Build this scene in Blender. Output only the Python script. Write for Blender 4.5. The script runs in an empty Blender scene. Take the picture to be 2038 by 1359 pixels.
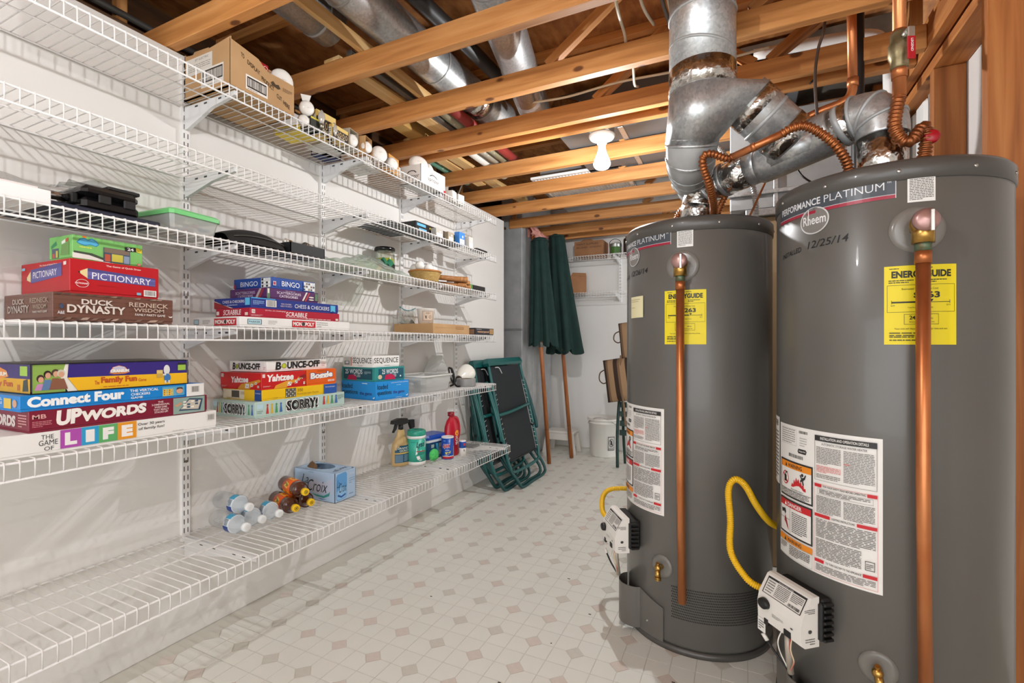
import bpy, bmesh, math, random
from mathutils import Vector, Matrix
random.seed(7)
SC = bpy.context.scene
C = SC.collection
PI = math.pi
# ------------------------------------------------------------------ camera
YAW = math.radians(25.524)
cam_data = bpy.data.cameras.new('camera')
cam = bpy.data.objects.new('camera', cam_data)
C.objects.link(cam)
cam.location = (0, 0, 1.08)
cam.rotation_euler = (PI / 2, 0, YAW)
cam_data.sensor_width = 36
cam_data.lens = 36 * 955 / 2038
cam_data.shift_y = 4.5 / 2038
cam_data.clip_start = 0.02
SC.camera = cam
# ------------------------------------------------------------------ world, light, exposure
w = bpy.data.worlds.new('world')
SC.world = w
w.use_nodes = True
w.node_tree.nodes['Background'].inputs[0].default_value = (.93, .965, 1, 1)
w.node_tree.nodes['Background'].inputs[1].default_value = 1.5
SC.view_settings.view_transform = 'Standard'
SC.view_settings.look = 'None'
SC.view_settings.gamma = 1
SC.view_settings.use_curve_mapping = False
SC.view_settings.exposure = 1.2
BULB_POWER = 19.0
SC.cycles.max_bounces = 10
SC.cycles.diffuse_bounces = 6
SC.cycles.glossy_bounces = 4
SC.cycles.transparent_max_bounces = 16
SC.cycles.transmission_bounces = 6
SC.cycles.caustics_reflective = False
SC.cycles.caustics_refractive = False
SC.cycles.sample_clamp_indirect = 6
SC.cycles.use_denoising = True


# ------------------------------------------------------------------ materials
def lin(c):
    return tuple((x / 255 / 12.92) if x / 255 <= .04045 else ((x / 255 + .055) / 1.055) ** 2.4 for x in c) + (1,)


def hexc(s):
    s = s.lstrip('#')
    return tuple(int(s[i:i + 2], 16) for i in (0, 2, 4))


MATS = {}


def mat(col, rough=.55, metal=0.0, coat=0.0, spec=.5):
    key = (col, rough, metal, coat, spec)
    if key in MATS:
        return MATS[key]
    m = bpy.data.materials.new('paint_' + col.strip('#'))
    m.use_nodes = True
    b = m.node_tree.nodes['Principled BSDF']
    b.inputs['Base Color'].default_value = lin(hexc(col))
    b.inputs['Roughness'].default_value = rough
    b.inputs['Metallic'].default_value = metal
    b.inputs['Coat Weight'].default_value = coat
    b.inputs['Specular IOR Level'].default_value = spec
    MATS[key] = m
    return m


def nodemat(name):
    m = bpy.data.materials.new(name)
    m.use_nodes = True
    nt = m.node_tree
    return m, nt, nt.nodes['Principled BSDF'], (lambda t: nt.nodes.new(t)), (lambda a, b: nt.links.new(a, b))


def ramp(nt, stops):
    r = nt.nodes.new('ShaderNodeValToRGB')
    e = r.color_ramp.elements
    while len(e) < len(stops):
        e.new(.5)
    for i, (p, c) in enumerate(stops):
        e[i].position = p
        e[i].color = lin(hexc(c))
    return r


def wood_mat(name, c1, c2, c3, axis=0, rough=.6, knots=True, sc=1.0):
    m, nt, b, N, L = nodemat(name)
    tc = N('ShaderNodeTexCoord')
    oi = N('ShaderNodeObjectInfo')
    add = N('ShaderNodeVectorMath'); add.operation = 'ADD'
    mul = N('ShaderNodeVectorMath'); mul.operation = 'SCALE'
    cmb = N('ShaderNodeCombineXYZ')
    for k in range(3):
        L(oi.outputs['Random'], cmb.inputs[k])
    L(cmb.outputs[0], mul.inputs[0]); mul.inputs['Scale'].default_value = 37
    L(tc.outputs['Object'], add.inputs[0]); L(mul.outputs[0], add.inputs[1])
    mp = N('ShaderNodeMapping')
    s = [22 * sc] * 3
    s[axis] = 1.3 * sc
    mp.inputs['Scale'].default_value = s
    L(add.outputs[0], mp.inputs[0])
    n = N('ShaderNodeTexNoise'); n.inputs['Scale'].default_value = 1.6
    n.inputs['Detail'].default_value = 6; n.inputs['Distortion'].default_value = .6
    L(mp.outputs[0], n.inputs[0])
    r = ramp(nt, [(.3, c1), (.5, c2), (.72, c3)])
    L(n.outputs[0], r.inputs[0])
    out = r.outputs[0]
    if knots:
        mp2 = N('ShaderNodeMapping')
        s2 = [9.0] * 3
        s2[axis] = 4.5
        mp2.inputs['Scale'].default_value = s2
        L(add.outputs[0], mp2.inputs[0])
        v = N('ShaderNodeTexVoronoi'); v.inputs['Scale'].default_value = 1.0
        L(mp2.outputs[0], v.inputs[0])
        kr = ramp(nt, [(.0, '3a2413'), (.09, '6b4526'), (.13, 'ffffff')])
        L(v.outputs[0], kr.inputs[0])
        mx = N('ShaderNodeMixRGB'); mx.blend_type = 'MULTIPLY'; mx.inputs[0].default_value = .85
        L(out, mx.inputs[1]); L(kr.outputs[0], mx.inputs[2])
        out = mx.outputs[0]
    hsv = N('ShaderNodeHueSaturation')
    mr = N('ShaderNodeMapRange'); mr.inputs[3].default_value = .82; mr.inputs[4].default_value = 1.12
    L(oi.outputs['Random'], mr.inputs[0]); L(mr.outputs[0], hsv.inputs['Value'])
    L(out, hsv.inputs['Color'])
    L(hsv.outputs[0], b.inputs['Base Color'])
    b.inputs['Roughness'].default_value = rough
    bp = N('ShaderNodeBump'); bp.inputs['Strength'].default_value = .12; bp.inputs['Distance'].default_value = .002
    L(n.outputs[0], bp.inputs['Height']); L(bp.outputs[0], b.inputs['Normal'])
    return m


def mottled(name, stops, scale, rough, metal=0, bump=0, detail=4, bdist=.002, coord='Object', coat=0, vor=False, stretch=None, spec=.5):
    m, nt, b, N, L = nodemat(name)
    tc = N('ShaderNodeTexCoord')
    src = tc.outputs[coord]
    if stretch:
        mp = N('ShaderNodeMapping'); mp.inputs['Scale'].default_value = stretch
        L(src, mp.inputs[0]); src = mp.outputs[0]
    if vor:
        n = N('ShaderNodeTexVoronoi'); n.inputs['Scale'].default_value = scale
        L(src, n.inputs[0])
        bw = N('ShaderNodeSeparateColor'); L(n.outputs['Color'], bw.inputs[0])
        fac = bw.outputs[0]
    else:
        n = N('ShaderNodeTexNoise'); n.inputs['Scale'].default_value = scale; n.inputs['Detail'].default_value = detail
        L(src, n.inputs[0]); fac = n.outputs[0]
    r = ramp(nt, stops)
    L(fac, r.inputs[0]); L(r.outputs[0], b.inputs['Base Color'])
    b.inputs['Roughness'].default_value = rough
    b.inputs['Metallic'].default_value = metal
    b.inputs['Coat Weight'].default_value = coat
    b.inputs['Specular IOR Level'].default_value = spec
    if bump:
        bp = N('ShaderNodeBump'); bp.inputs['Strength'].default_value = bump; bp.inputs['Distance'].default_value = bdist
        L(fac, bp.inputs['Height']); L(bp.outputs[0], b.inputs['Normal'])
    return m


def clear_mat(name, tint='ffffff', gloss=.12, rough=.05, haze=0.0):
    m = bpy.data.materials.new(name)
    m.use_nodes = True
    nt = m.node_tree
    for n in list(nt.nodes):
        nt.nodes.remove(n)
    N = lambda t: nt.nodes.new(t)
    o = N('ShaderNodeOutputMaterial'); t = N('ShaderNodeBsdfTransparent'); g = N('ShaderNodeBsdfGlossy')
    d = N('ShaderNodeBsdfDiffuse'); mx = N('ShaderNodeMixShader'); mx2 = N('ShaderNodeMixShader')
    lw = N('ShaderNodeLayerWeight'); lw.inputs[0].default_value = .35
    mr = N('ShaderNodeMapRange'); mr.inputs[3].default_value = gloss; mr.inputs[4].default_value = min(1, gloss + .4)
    t.inputs[0].default_value = lin(hexc(tint)); g.inputs[1].default_value = rough
    d.inputs[0].default_value = lin(hexc(tint))
    nt.links.new(lw.outputs['Facing'], mr.inputs[0])
    nt.links.new(mr.outputs[0], mx.inputs[0])
    nt.links.new(t.outputs[0], mx.inputs[1]); nt.links.new(g.outputs[0], mx.inputs[2])
    mx2.inputs[0].default_value = haze
    nt.links.new(mx.outputs[0], mx2.inputs[1]); nt.links.new(d.outputs[0], mx2.inputs[2])
    nt.links.new(mx2.outputs[0], o.inputs[0])
    return m


def emit_mat(name, col, strength):
    m, nt, b, N, L = nodemat(name)
    b.inputs['Base Color'].default_value = (.9, .9, .88, 1)
    b.inputs['Emission Color'].default_value = col
    b.inputs['Emission Strength'].default_value = strength
    return m


M_TRUSS = wood_mat('spruce_lumber', 'a56a36', 'c08246', 'd3985c')
M_TRUSSY = wood_mat('spruce_lumber_upright', 'a06a38', 'bd8449', 'd09a60', axis=2)
M_STUD = wood_mat('stud_lumber', '8f5527', 'a9662f', 'bd7d42', axis=2)
M_PLATE = wood_mat('plate_lumber', '8f5527', 'b06e36', 'c48a4e', axis=1)
M_PLANK = wood_mat('stored_pine', 'c79b5e', 'd8b075', 'e4c48e', axis=1, knots=False)
M_POLE = wood_mat('oiled_pole_wood', '7a4420', '99592c', 'b06f3b', axis=2, rough=.4, knots=False)
M_OSB = mottled('osb_board', [(.2, '6e4120'), (.45, '9a6231'), (.6, 'b0763f'), (.85, 'c8935a')], 26, .8, bump=.3, detail=8, stretch=(1, .45, 1))
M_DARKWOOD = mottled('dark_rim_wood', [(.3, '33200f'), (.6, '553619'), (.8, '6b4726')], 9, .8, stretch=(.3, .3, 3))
M_CONC = mottled('rough_concrete', [(.3, '6a645b'), (.6, '857d72'), (.8, '9a9286')], 7, .9, bump=.4, bdist=.01)
M_WALL = mottled('painted_drywall', [(.3, 'dedcd8'), (.6, 'e3e1dd'), (.8, 'e7e5e1')], 1.3, .7, bump=.02, spec=.3)
M_GALV = mottled('galvanised_steel', [(.0, 'aeb1b2'), (.5, 'bcbfc0'), (1, 'c8caca')], 130, .36, metal=.72, vor=True)
M_GALVD = mottled('dull_sheet_metal', [(.25, '9b9d9d'), (.5, 'a9abab'), (.8, 'b6b8b8')], 9, .48, metal=.25)
M_FOIL = mottled('foil_tape', [(.3, 'b9b7b3'), (.7, 'dddbd6')], 38, .2, metal=1, bump=1.0, bdist=.006, detail=2)
M_COPPER = mottled('copper', [(.25, '9a5830'), (.5, 'c67a4a'), (.75, 'd9935f')], 11, .36, metal=.75, stretch=(1, 1, .35))
M_COPPERF = mottled('aged_copper', [(.3, '80492a'), (.6, 'a86538'), (.8, 'ba7744')], 14, .38, metal=.75)
M_BRASS = mottled('brass', [(.3, 'a9803f'), (.7, 'd2ac62')], 20, .3, metal=1)
M_HEATER = mottled('heater_enamel', [(.3, '5a5853'), (.7, '625f5a')], 1.5, .36, coat=.2, spec=.5)
M_HEATERCAP = mat('#4c4945', .38, 0, .2)
M_WIRE = mat('#e9e8e6', .35)
M_BRACKET = mat('#dcdcdc', .4)
M_CARD = mottled('cardboard', [(.3, 'b08a5f'), (.6, 'ba9569'), (.8, 'c39f74')], 6, .85)
M_CARDD = mottled('brown_cardboard', [(.3, '8c6140'), (.6, '9a6d49'), (.8, 'a67a54')], 6, .85)
M_CARDIN = mat('#6e5237', .9)
M_FLOORBASE = mat('#cbc9be', .5)
M_TILE = mottled('vinyl_cream', [(.3, 'dedfd7'), (.55, 'e3e3db'), (.75, 'e5e2da')], 2.2, .32, spec=.35)
M_INSA = mottled('vinyl_taupe', [(.3, 'cfc4ba'), (.6, 'd4cac1')], 60, .35)
M_INSB = mottled('vinyl_grey', [(.3, 'c8c6bb'), (.6, 'cecbc1')], 60, .35)
M_BLACK = mat('#141414', .5)
M_BLACKG = mat('#0e0e10', .22)
M_RUBBER = mat('#1c1c1c', .7)
M_WHITE = mat('#efeeea', .4)
M_PLASTIC = mat('#e6e3dc', .35)
M_TEAL = mat('#0f5a58', .3, 0, .2)
M_TEALD = mat('#0c4544', .45)
M_SLING = mottled('black_mesh_fabric', [(.3, '14191c'), (.7, '20262a')], 220, .8)
M_CANVAS = mottled('green_canvas', [(.3, '0c2a26'), (.7, '12342f')], 12, .85)
M_CLEAR = clear_mat('clear_plastic')
M_BAG = clear_mat('thin_bag_plastic', 'f4f6f4', .2, .12, .12)
M_FROST = clear_mat('frosted_tub_plastic', 'eef0ee', .12, .3, .35)
M_LABELW = mat('#e8e6e1', .45)
M_YEL = mat('#e8d312', .5)
M_BULB = mat('#efece6', .25)


# ------------------------------------------------------------------ mesh builder
class MB:
    def __init__(s):
        s.v = []; s.f = []; s.m = []; s.s = []

    def add(s, V, F, mi=0, sm=False):
        o = len(s.v)
        s.v += [tuple(p) for p in V]
        for f in F:
            s.f.append([i + o for i in f]); s.m.append(mi); s.s.append(sm)
        return s

    def box(s, x0, y0, z0, x1, y1, z1, mi=0):
        V = [(x, y, z) for z in (z0, z1) for y in (y0, y1) for x in (x0, x1)]
        return s.add(V, [(0, 2, 3, 1), (4, 5, 7, 6), (0, 1, 5, 4), (2, 6, 7, 3), (0, 4, 6, 2), (1, 3, 7, 5)], mi)

    def cbox(s, x0, y0, z0, x1, y1, z1, c=.003, mi=0):
        P = []
        for sx, X in ((1, x0), (-1, x1)):
            for sy, Y in ((1, y0), (-1, y1)):
                for sz, Z in ((1, z0), (-1, z1)):
                    P += [(X, Y + sy * c, Z + sz * c), (X + sx * c, Y, Z + sz * c), (X + sx * c, Y + sy * c, Z)]
        return s.hull(P, mi)

    def hull(s, P, mi=0, sm=False):
        bm = bmesh.new()
        for p in P:
            bm.verts.new(p)
        r = bmesh.ops.convex_hull(bm, input=bm.verts)
        bmesh.ops.dissolve_limit(bm, angle_limit=.02, verts=bm.verts, edges=bm.edges)
        bm.verts.ensure_lookup_table()
        bm.verts.index_update()
        V = [tuple(v.co) for v in bm.verts]
        F = [[v.index for v in f.verts] for f in bm.faces]
        bm.free()
        return s.add(V, F, mi, sm)

    def prism(s, poly, axis, a, b, mi=0, sm=False):
        # poly: 2D points; axis 0: (y,z), 1: (x,z), 2: (x,y)
        n = len(poly)
        def p3(p, t):
            return (t, p[0], p[1]) if axis == 0 else (p[0], t, p[1]) if axis == 1 else (p[0], p[1], t)
        V = [p3(p, a) for p in poly] + [p3(p, b) for p in poly]
        F = [list(range(n))[::-1], list(range(n, 2 * n))]
        s.add(V, F, mi)
        o = len(s.v) - 2 * n
        for i in range(n):
            j = (i + 1) % n
            s.f.append([o + i, o + j, o + n + j, o + n + i]); s.m.append(mi); s.s.append(sm)
        return s

    def tube(s, pts, r, n=8, mi=0, caps=True, closed=False, sm=True):
        P = [Vector(p) for p in pts]
        k = len(P)
        R = r if isinstance(r, (list, tuple)) else [r] * k
        T = []
        for i in range(k):
            if closed:
                d = P[(i + 1) % k] - P[i - 1]
            else:
                d = P[min(i + 1, k - 1)] - P[max(i - 1, 0)]
            T.append(d.normalized() if d.length > 1e-9 else Vector((0, 0, 1)))
        up = Vector((0, 0, 1)) if abs(T[0].z) < .9 else Vector((1, 0, 0))
        nr = (up - T[0] * up.dot(T[0])).normalized()
        V = []
        for i in range(k):
            nr = nr - T[i] * nr.dot(T[i])
            nr = nr.normalized() if nr.length > 1e-6 else Vector((1, 0, 0))
            bn = T[i].cross(nr)
            for j in range(n):
                a = 2 * PI * j / n
                V.append(P[i] + (nr * math.cos(a) + bn * math.sin(a)) * R[i])
        F = []
        for i in range(k if closed else k - 1):
            i2 = (i + 1) % k
            for j in range(n):
                j2 = (j + 1) % n
                F.append((i * n + j, i * n + j2, i2 * n + j2, i2 * n + j))
        s.add(V, F, mi, sm)
        if caps and not closed:
            o = len(s.v) - len(V)
            s.f.append([o + j for j in range(n)][::-1]); s.m.append(mi); s.s.append(False)
            s.f.append([o + (k - 1) * n + j for j in range(n)]); s.m.append(mi); s.s.append(False)
        return s

    def cyl(s, p0, p1, r, n=16, mi=0, r1=None):
        return s.tube([p0, p1], [r, r if r1 is None else r1], n, mi)

    def lathe(s, prof, n=24, c=(0, 0, 0), mi=0, sm=True, axis=None, a0=0, a1=2 * PI, mis=None):
        # prof: (r, z); axis: optional Matrix
        full = abs(a1 - a0 - 2 * PI) < 1e-6
        k = n if full else n + 1
        V = []
        for (r, z) in prof:
            for j in range(k):
                a = a0 + (a1 - a0) * j / n
                p = Vector((r * math.cos(a), r * math.sin(a), z))
                if axis is not None:
                    p = axis @ p
                V.append(p + Vector(c))
        for i in range(len(prof) - 1):
            F = []
            for j in range(n):
                j2 = (j + 1) % k
                F.append((i * k + j, i * k + j2, (i + 1) * k + j2, (i + 1) * k + j))
            if i == 0:
                s.add(V, F, mis[i] if mis else mi, sm)
                o = len(s.v) - len(V)
            else:
                for f in F:
                    s.f.append([o + q for q in f]); s.m.append(mis[i] if mis else mi); s.s.append(sm)
        if full:
            if prof[0][0] > 1e-5:
                s.f.append([o + j for j in range(k)][::-1]); s.m.append(mis[0] if mis else mi); s.s.append(False)
            if prof[-1][0] > 1e-5:
                s.f.append([o + (len(prof) - 1) * k + j for j in range(k)]); s.m.append(mis[-1] if mis else mi); s.s.append(False)
        return s

    def sphere(s, c, r, n=16, m=10, mi=0, sc=(1, 1, 1)):
        prof = [(max(1e-6, r * math.sin(PI * i / m)), -r * math.cos(PI * i / m)) for i in range(m + 1)]
        ax = Matrix.Diagonal((sc[0], sc[1], sc[2]))
        return s.lathe(prof, n, c, mi, True, ax)

    def grid(s, fn, nu, nv, mi=0, sm=True):
        V = [fn(i / nu, j / nv) for i in range(nu + 1) for j in range(nv + 1)]
        F = [(i * (nv + 1) + j, (i + 1) * (nv + 1) + j, (i + 1) * (nv + 1) + j + 1, i * (nv + 1) + j + 1) for i in range(nu) for j in range(nv)]
        return s.add(V, F, mi, sm)

    def mesh(s, name, mats):
        me = bpy.data.meshes.new(name)
        me.from_pydata(s.v, [], s.f)
        for m in (mats if isinstance(mats, (list, tuple)) else [mats]):
            me.materials.append(m)
        if s.f:
            me.polygons.foreach_set('material_index', s.m)
            me.polygons.foreach_set('use_smooth', s.s)
        me.update()
        return me

    def build(s, name, mats, parent=None, loc=None, rot=None):
        o = bpy.data.objects.new(name, s.mesh(name, mats))
        C.objects.link(o)
        if parent is not None:
            o.parent = parent
        if loc is not None:
            o.location = loc
        if rot is not None:
            o.rotation_euler = rot
        return o


def cr(pts, k=6, closed=False):
    """Catmull-Rom through the points."""
    P = [Vector(p) for p in pts]
    n = len(P)
    out = []
    for i in range(n if closed else n - 1):
        if closed:
            a, b, c, d = P[i - 1], P[i], P[(i + 1) % n], P[(i + 2) % n]
        else:
            a, b, c, d = P[max(i - 1, 0)], P[i], P[i + 1], P[min(i + 2, n - 1)]
        for j in range(k):
            t = j / k
            out.append(.5 * ((2 * b) + (c - a) * t + (2 * a - 5 * b + 4 * c - d) * t * t + (3 * b - a - 3 * c + d) * t ** 3))
    if not closed:
        out.append(P[-1])
    return out


def resample(pts, step):
    P = [Vector(p) for p in pts]
    out = [P[0]]
    acc = 0
    for a, b in zip(P, P[1:]):
        L = (b - a).length
        t = step - acc
        while t <= L:
            out.append(a + (b - a) * (t / L)); t += step
        acc = (acc + L) % step if L else acc
        acc = L - (t - step)
    out.append(P[-1])
    return out


def tag(o, label, cat, group=None, kind=None):
    o['label'] = label
    o['category'] = cat
    if group:
        o['group'] = group
    if kind:
        o['kind'] = kind
    return o


def T(name, label, cat, loc=(0, 0, 0), rotz=0.0, group=None):
    o = bpy.data.objects.new(name, None)
    o.empty_display_size = .05
    C.objects.link(o)
    o.location = loc
    o.rotation_euler = (0, 0, rotz)
    return tag(o, label, cat, group)


def struct(name, mb, mats, parent=None):
    o = mb.build(name, mats, parent)
    if parent is None:
        o['kind'] = 'structure'
    return o


def link_copy(src, parent, loc, rot=None):
    o = src.copy()
    C.objects.link(o)
    o.parent = parent
    o.location = loc
    if rot is not None:
        o.rotation_euler = rot
    return o


# ------------------------------------------------------------------ flat print (lettering, pictures) laid on surfaces
_TXT = {}


def text_mesh(s, bold=0.0, shear=0.0):
    key = (s, bold, shear)
    if key in _TXT:
        return _TXT[key]
    cu = bpy.data.curves.new('letters', 'FONT')
    cu.body = s
    cu.offset = bold
    cu.shear = shear
    cu.resolution_u = 3
    cu.fill_mode = 'FRONT'
    ob = bpy.data.objects.new('letters', cu)
    me = bpy.data.meshes.new_from_object(ob)
    V = [(v.co.x, v.co.y) for v in me.vertices]
    F = [list(p.vertices) for p in me.polygons]
    bpy.data.objects.remove(ob)
    bpy.data.curves.remove(cu)
    bpy.data.meshes.remove(me)
    if not V:
        V = [(0, 0), (1, 0), (0, 1)]; F = []
    x0 = min(p[0] for p in V); x1 = max(p[0] for p in V); y0 = min(p[1] for p in V); y1 = max(p[1] for p in V)
    V = [((x - x0) / max(1e-6, x1 - x0), (y - y0) / max(1e-6, y1 - y0)) for x, y in V]
    _TXT[key] = (V, F)
    return _TXT[key]


class Print:
    """Flat print on a face. fn(u, v, off) -> point; u,v in 0..1."""
    def __init__(s, fn, du=None):
        s.fn = fn; s.du = du; s.mb = MB(); s.cols = []; s.k = 0; s.k_ = 1.0; s.raw = False

    def _mi(s, col):
        if col not in s.cols:
            s.cols.append(col)
        return s.cols.index(col)

    def W(s, u):
        """Measured fraction along a foreshortened face -> true fraction."""
        return u if s.raw else u / (u + (1 - u) * s.k_)

    def _off(s):
        s.k += 1
        return .0004 + .00009 * min(s.k, 40)

    def R(s, u0, v0, u1, v1, col, off=None):
        o = off or s._off()
        u0, u1 = s.W(u0), s.W(u1)
        n = max(1, math.ceil((u1 - u0) / s.du)) if s.du else 1
        V = []; F = []
        for i in range(n + 1):
            u = u0 + (u1 - u0) * i / n
            V += [s.fn(u, v0, o), s.fn(u, v1, o)]
        for i in range(n):
            F.append((2 * i, 2 * i + 2, 2 * i + 3, 2 * i + 1))
        s.mb.add(V, F, s._mi(col))
        return s

    def P(s, pts, col):
        o = s._off()
        s.mb.add([s.fn(s.W(u), v, o) for u, v in pts], [list(range(len(pts)))], s._mi(col))
        return s

    def E(s, cu, cv, ru, rv, col, n=20, ring=0):
        if ring:
            o = s._off()
            V = []
            for i in range(n):
                a = 2 * PI * i / n
                V += [s.fn(s.W(cu + ru * math.cos(a)), cv + rv * math.sin(a), o), s.fn(s.W(cu + ru * (1 - ring) * math.cos(a)), cv + rv * (1 - ring) * math.sin(a), o)]
            F = [(2 * i, (2 * i + 2) % (2 * n), (2 * i + 3) % (2 * n), 2 * i + 1) for i in range(n)]
            s.mb.add(V, F, s._mi(col))
            return s
        return s.P([(cu + ru * math.cos(2 * PI * i / n), cv + rv * math.sin(2 * PI * i / n)) for i in range(n)], col)

    def T(s, txt, u0, v0, u1, v1, col, bold=0.0, shear=0.0, tilt=0.0):
        V, F = text_mesh(txt, bold, shear)
        o = s._off()
        u0, u1 = s.W(u0), s.W(u1)
        s.mb.add([s.fn(u0 + (u1 - u0) * x, v0 + (v1 - v0) * y + tilt * x, o) for x, y in V], F, s._mi(col))
        return s

    def L(s, u0, v0, u1, v1, n, col, fill=.5, seed=0):
        """Lines of print too fine to read."""
        rnd = random.Random(seed * 31 + n)
        o = s._off()
        h = (v1 - v0) / n
        for i in range(n):
            v = v1 - h * (i + .5)
            end = u1 if i < n - 1 else u0 + (u1 - u0) * (.4 + .5 * rnd.random())
            u = u0
            while u < end - .004:
                wd = (u1 - u0) * rnd.uniform(.05, .2)
                e = min(end, u + wd)
                s.R(u, v - h * fill / 2, e, v + h * fill / 2, col, o)
                u = e + (u1 - u0) * .022
        return s

    def bars(s, u0, v0, u1, v1, col='#1a1a1a', seed=1):
        rnd = random.Random(seed)
        o = s._off()
        u = u0
        while u < u1:
            wd = (u1 - u0) * rnd.choice((.012, .02, .032))
            s.R(u, v0, min(u + wd, u1), v1, col, o)
            u += wd + (u1 - u0) * rnd.choice((.014, .022, .03))
        return s

    def frame(s, u0, v0, u1, v1, tu, tv, col):
        o = s._off()
        s.R(u0, v0, u1, v0 + tv, col, o); s.R(u0, v1 - tv, u1, v1, col, o)
        s.R(u0, v0 + tv, u0 + tu, v1 - tv, col, o); s.R(u1 - tu, v0 + tv, u1, v1 - tv, col, o)
        return s

    def build(s, name, parent, rough=.4):
        o = s.mb.build(name, [mat(c, rough) for c in s.cols], parent)
        o['kind'] = 'stuff'
        return o


def plane_fn(o, ux, vz, n):
    o, ux, vz, n = Vector(o), Vector(ux), Vector(vz), Vector(n)
    return lambda u, v, f: o + ux * u + vz * v + n * f


def front_fn(x, y0, y1, z0, z1):      # face looking along +x
    return plane_fn((x, y0, z0), (0, y1 - y0, 0), (0, 0, z1 - z0), (1, 0, 0))


def side_fn(y, x0, x1, z0, z1):       # face looking along -y
    return plane_fn((x0, y, z0), (x1 - x0, 0, 0), (0, 0, z1 - z0), (0, -1, 0))
# ================================================================== SETTING
W = -1.845                                   # left wall plane
ZJ = 2.14                                    # underside of the floor trusses
# ---- floor: cream vinyl in octagon-and-dot pattern
floor = struct('floor', MB().box(-2.3, -2.6, -.06, 2.0, 4.95, -.0013), M_FLOORBASE)
PX, PY = .1555, .159
FX, FY = -.993 + .002, 1.606
HX, HY = PX / 2, PY / 2
GAP, DOT = .0013, .0315


def tile_mesh(ci, cj, name):
    """Half-lattice square with one corner (ci, cj) cut off for the dot."""
    x0, x1, y0, y1 = GAP, HX - GAP, GAP, HY - GAP
    k = DOT + .003
    pts = []
    for (x, y, a, b) in ((x0, y0, 0, 0), (x1, y0, 1, 0), (x1, y1, 1, 1), (x0, y1, 0, 1)):
        if (a, b) == (ci, cj):
            dx = k if a == 0 else -k
            dy = k if b == 0 else -k
            bx, by = (0 if a == 0 else HX), (0 if b == 0 else HY)
            p, q = (bx + dx, y), (x, by + dy)
            pts += [q, p] if (a, b) in ((0, 0), (1, 1)) else [p, q]
        else:
            pts.append((x, y))
    return pts


TP = {(a, b): tile_mesh(a, b, 't') for a in (0, 1) for b in (0, 1)}
TMESH = {k: MB().prism(p, 2, -.0014, 0).mesh('tile', M_TILE) for k, p in TP.items()}
INS = [(DOT, 0), (0, DOT), (-DOT, 0), (0, -DOT)]
IMESH = [MB().prism(INS, 2, -.0014, .0).mesh('tile_inset', m) for m in (M_INSA, M_INSB)]
cells, dots = [], []
CF = Vector((-math.sin(YAW), math.cos(YAW))); CR = Vector((math.cos(YAW), math.sin(YAW)))


def seen(x, y):
    d = x * CF.x + y * CF.y
    if d < .3:
        return None
    px, py = 1019 + 955 * (x * CR.x + y * CR.y) / d, 684 + 955 * 1.08 / d
    if -30 < px < 2070 and py < 1390 and math.hypot(x + .16, y - 2.02) > .24 and math.hypot(x - .365, y - 1.7) > .24:
        return d
    return None


for i in range(-12, 23):
    for j in range(-17, 42):
        x, y = FX + i * HX, FY + j * HY
        if x < W or x + HX > .74 or y < .28 or y + HY > 4.86:
            continue
        cells.append((seen(x + HX / 2, y + HY / 2) or 99, x, y, (i % 2, j % 2)))
        if i % 2 == 0 and j % 2 == 0:
            dots.append((seen(x, y) or 99, x, y, random.random() < .45))
cells.sort(); dots.sort()
tf = MB()
for k, (d, x, y, c) in enumerate(cells):
    if k < 298 and d < 90:
        o = bpy.data.objects.new('tile', TMESH[c]); C.objects.link(o); o.parent = floor; o.location = (x, y, 0)
    else:
        tf.prism([(p[0] + x, p[1] + y) for p in TP[c]], 2, -.0014, 0)
tfo = tf.build('tile_field', M_TILE, floor); tfo['kind'] = 'stuff'
df = MB()
for k, (d, x, y, b) in enumerate(dots):
    if k < 150 and d < 90:
        o = bpy.data.objects.new('tile_inset', IMESH[b]); C.objects.link(o); o.parent = floor; o.location = (x, y, 0)
    else:
        df.prism([(p[0] + x, p[1] + y) for p in INS], 2, -.0014, 0, 1 if b else 0)
dfo = df.build('tile_inset_field', [M_INSA, M_INSB], floor); dfo['kind'] = 'stuff'
gr = MB()
for (x, y) in ((-.62, 1.62), (-.50, 1.30), (-.72, 2.1), (-.36, 1.42), (-.55, 1.86), (-.2, 1.6), (-.9, 1.25), (-1.2, 1.7), (-.25, 1.36), (-.7, 1.36), (-.41, 1.24)):
    gr.box(x, y, 0, x + random.uniform(.004, .012), y + .004, .0015)
g = gr.build('specks_of_grit', mat('#4a463e', .9), floor); g['kind'] = 'stuff'

# ---- walls
struct('wall_left', MB().box(W - .10, -2.6, 0, W, 3.70, 2.135), M_WALL)
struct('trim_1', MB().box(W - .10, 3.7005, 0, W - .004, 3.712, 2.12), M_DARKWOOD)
struct('wall_outer', MB().box(-2.42, -2.6, 0, -2.30, 4.95, 2.62), M_CONC)
struct('wall_back', MB().box(-2.3, 4.85, 0, 2.1, 4.95, 2.62), M_WALL)
struct('wall_behind', MB().box(-2.3, -2.7, 2.14, 2.1, -2.6, 2.62), M_WALL)     # header over a wide opening added to let in world fill light
struct('wall_near_right', MB().box(2.0, -2.7, 0, 2.1, 1.9, 2.62).box(.78, 1.9, 0, 2.1, 2.0, 2.62), M_WALL)
wr = struct('wall_right', MB().box(.737, 1.80, 0, .76, 3.40, 2.135), M_WALL)  # ends early; the gap beyond is added to let in world fill light
for y in (1.84, 2.27):
    MB().cbox(-.047, -.019, -1.048, .047, .019, 1.048, .002).build('stud', M_STUD, wr, (.688, y + .019, 1.048))
MB().cbox(-.048, -.8, -.019, .048, .8, .019, .002).build('top_plate', M_PLATE, wr, (.688, 2.6, 2.116))
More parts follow.
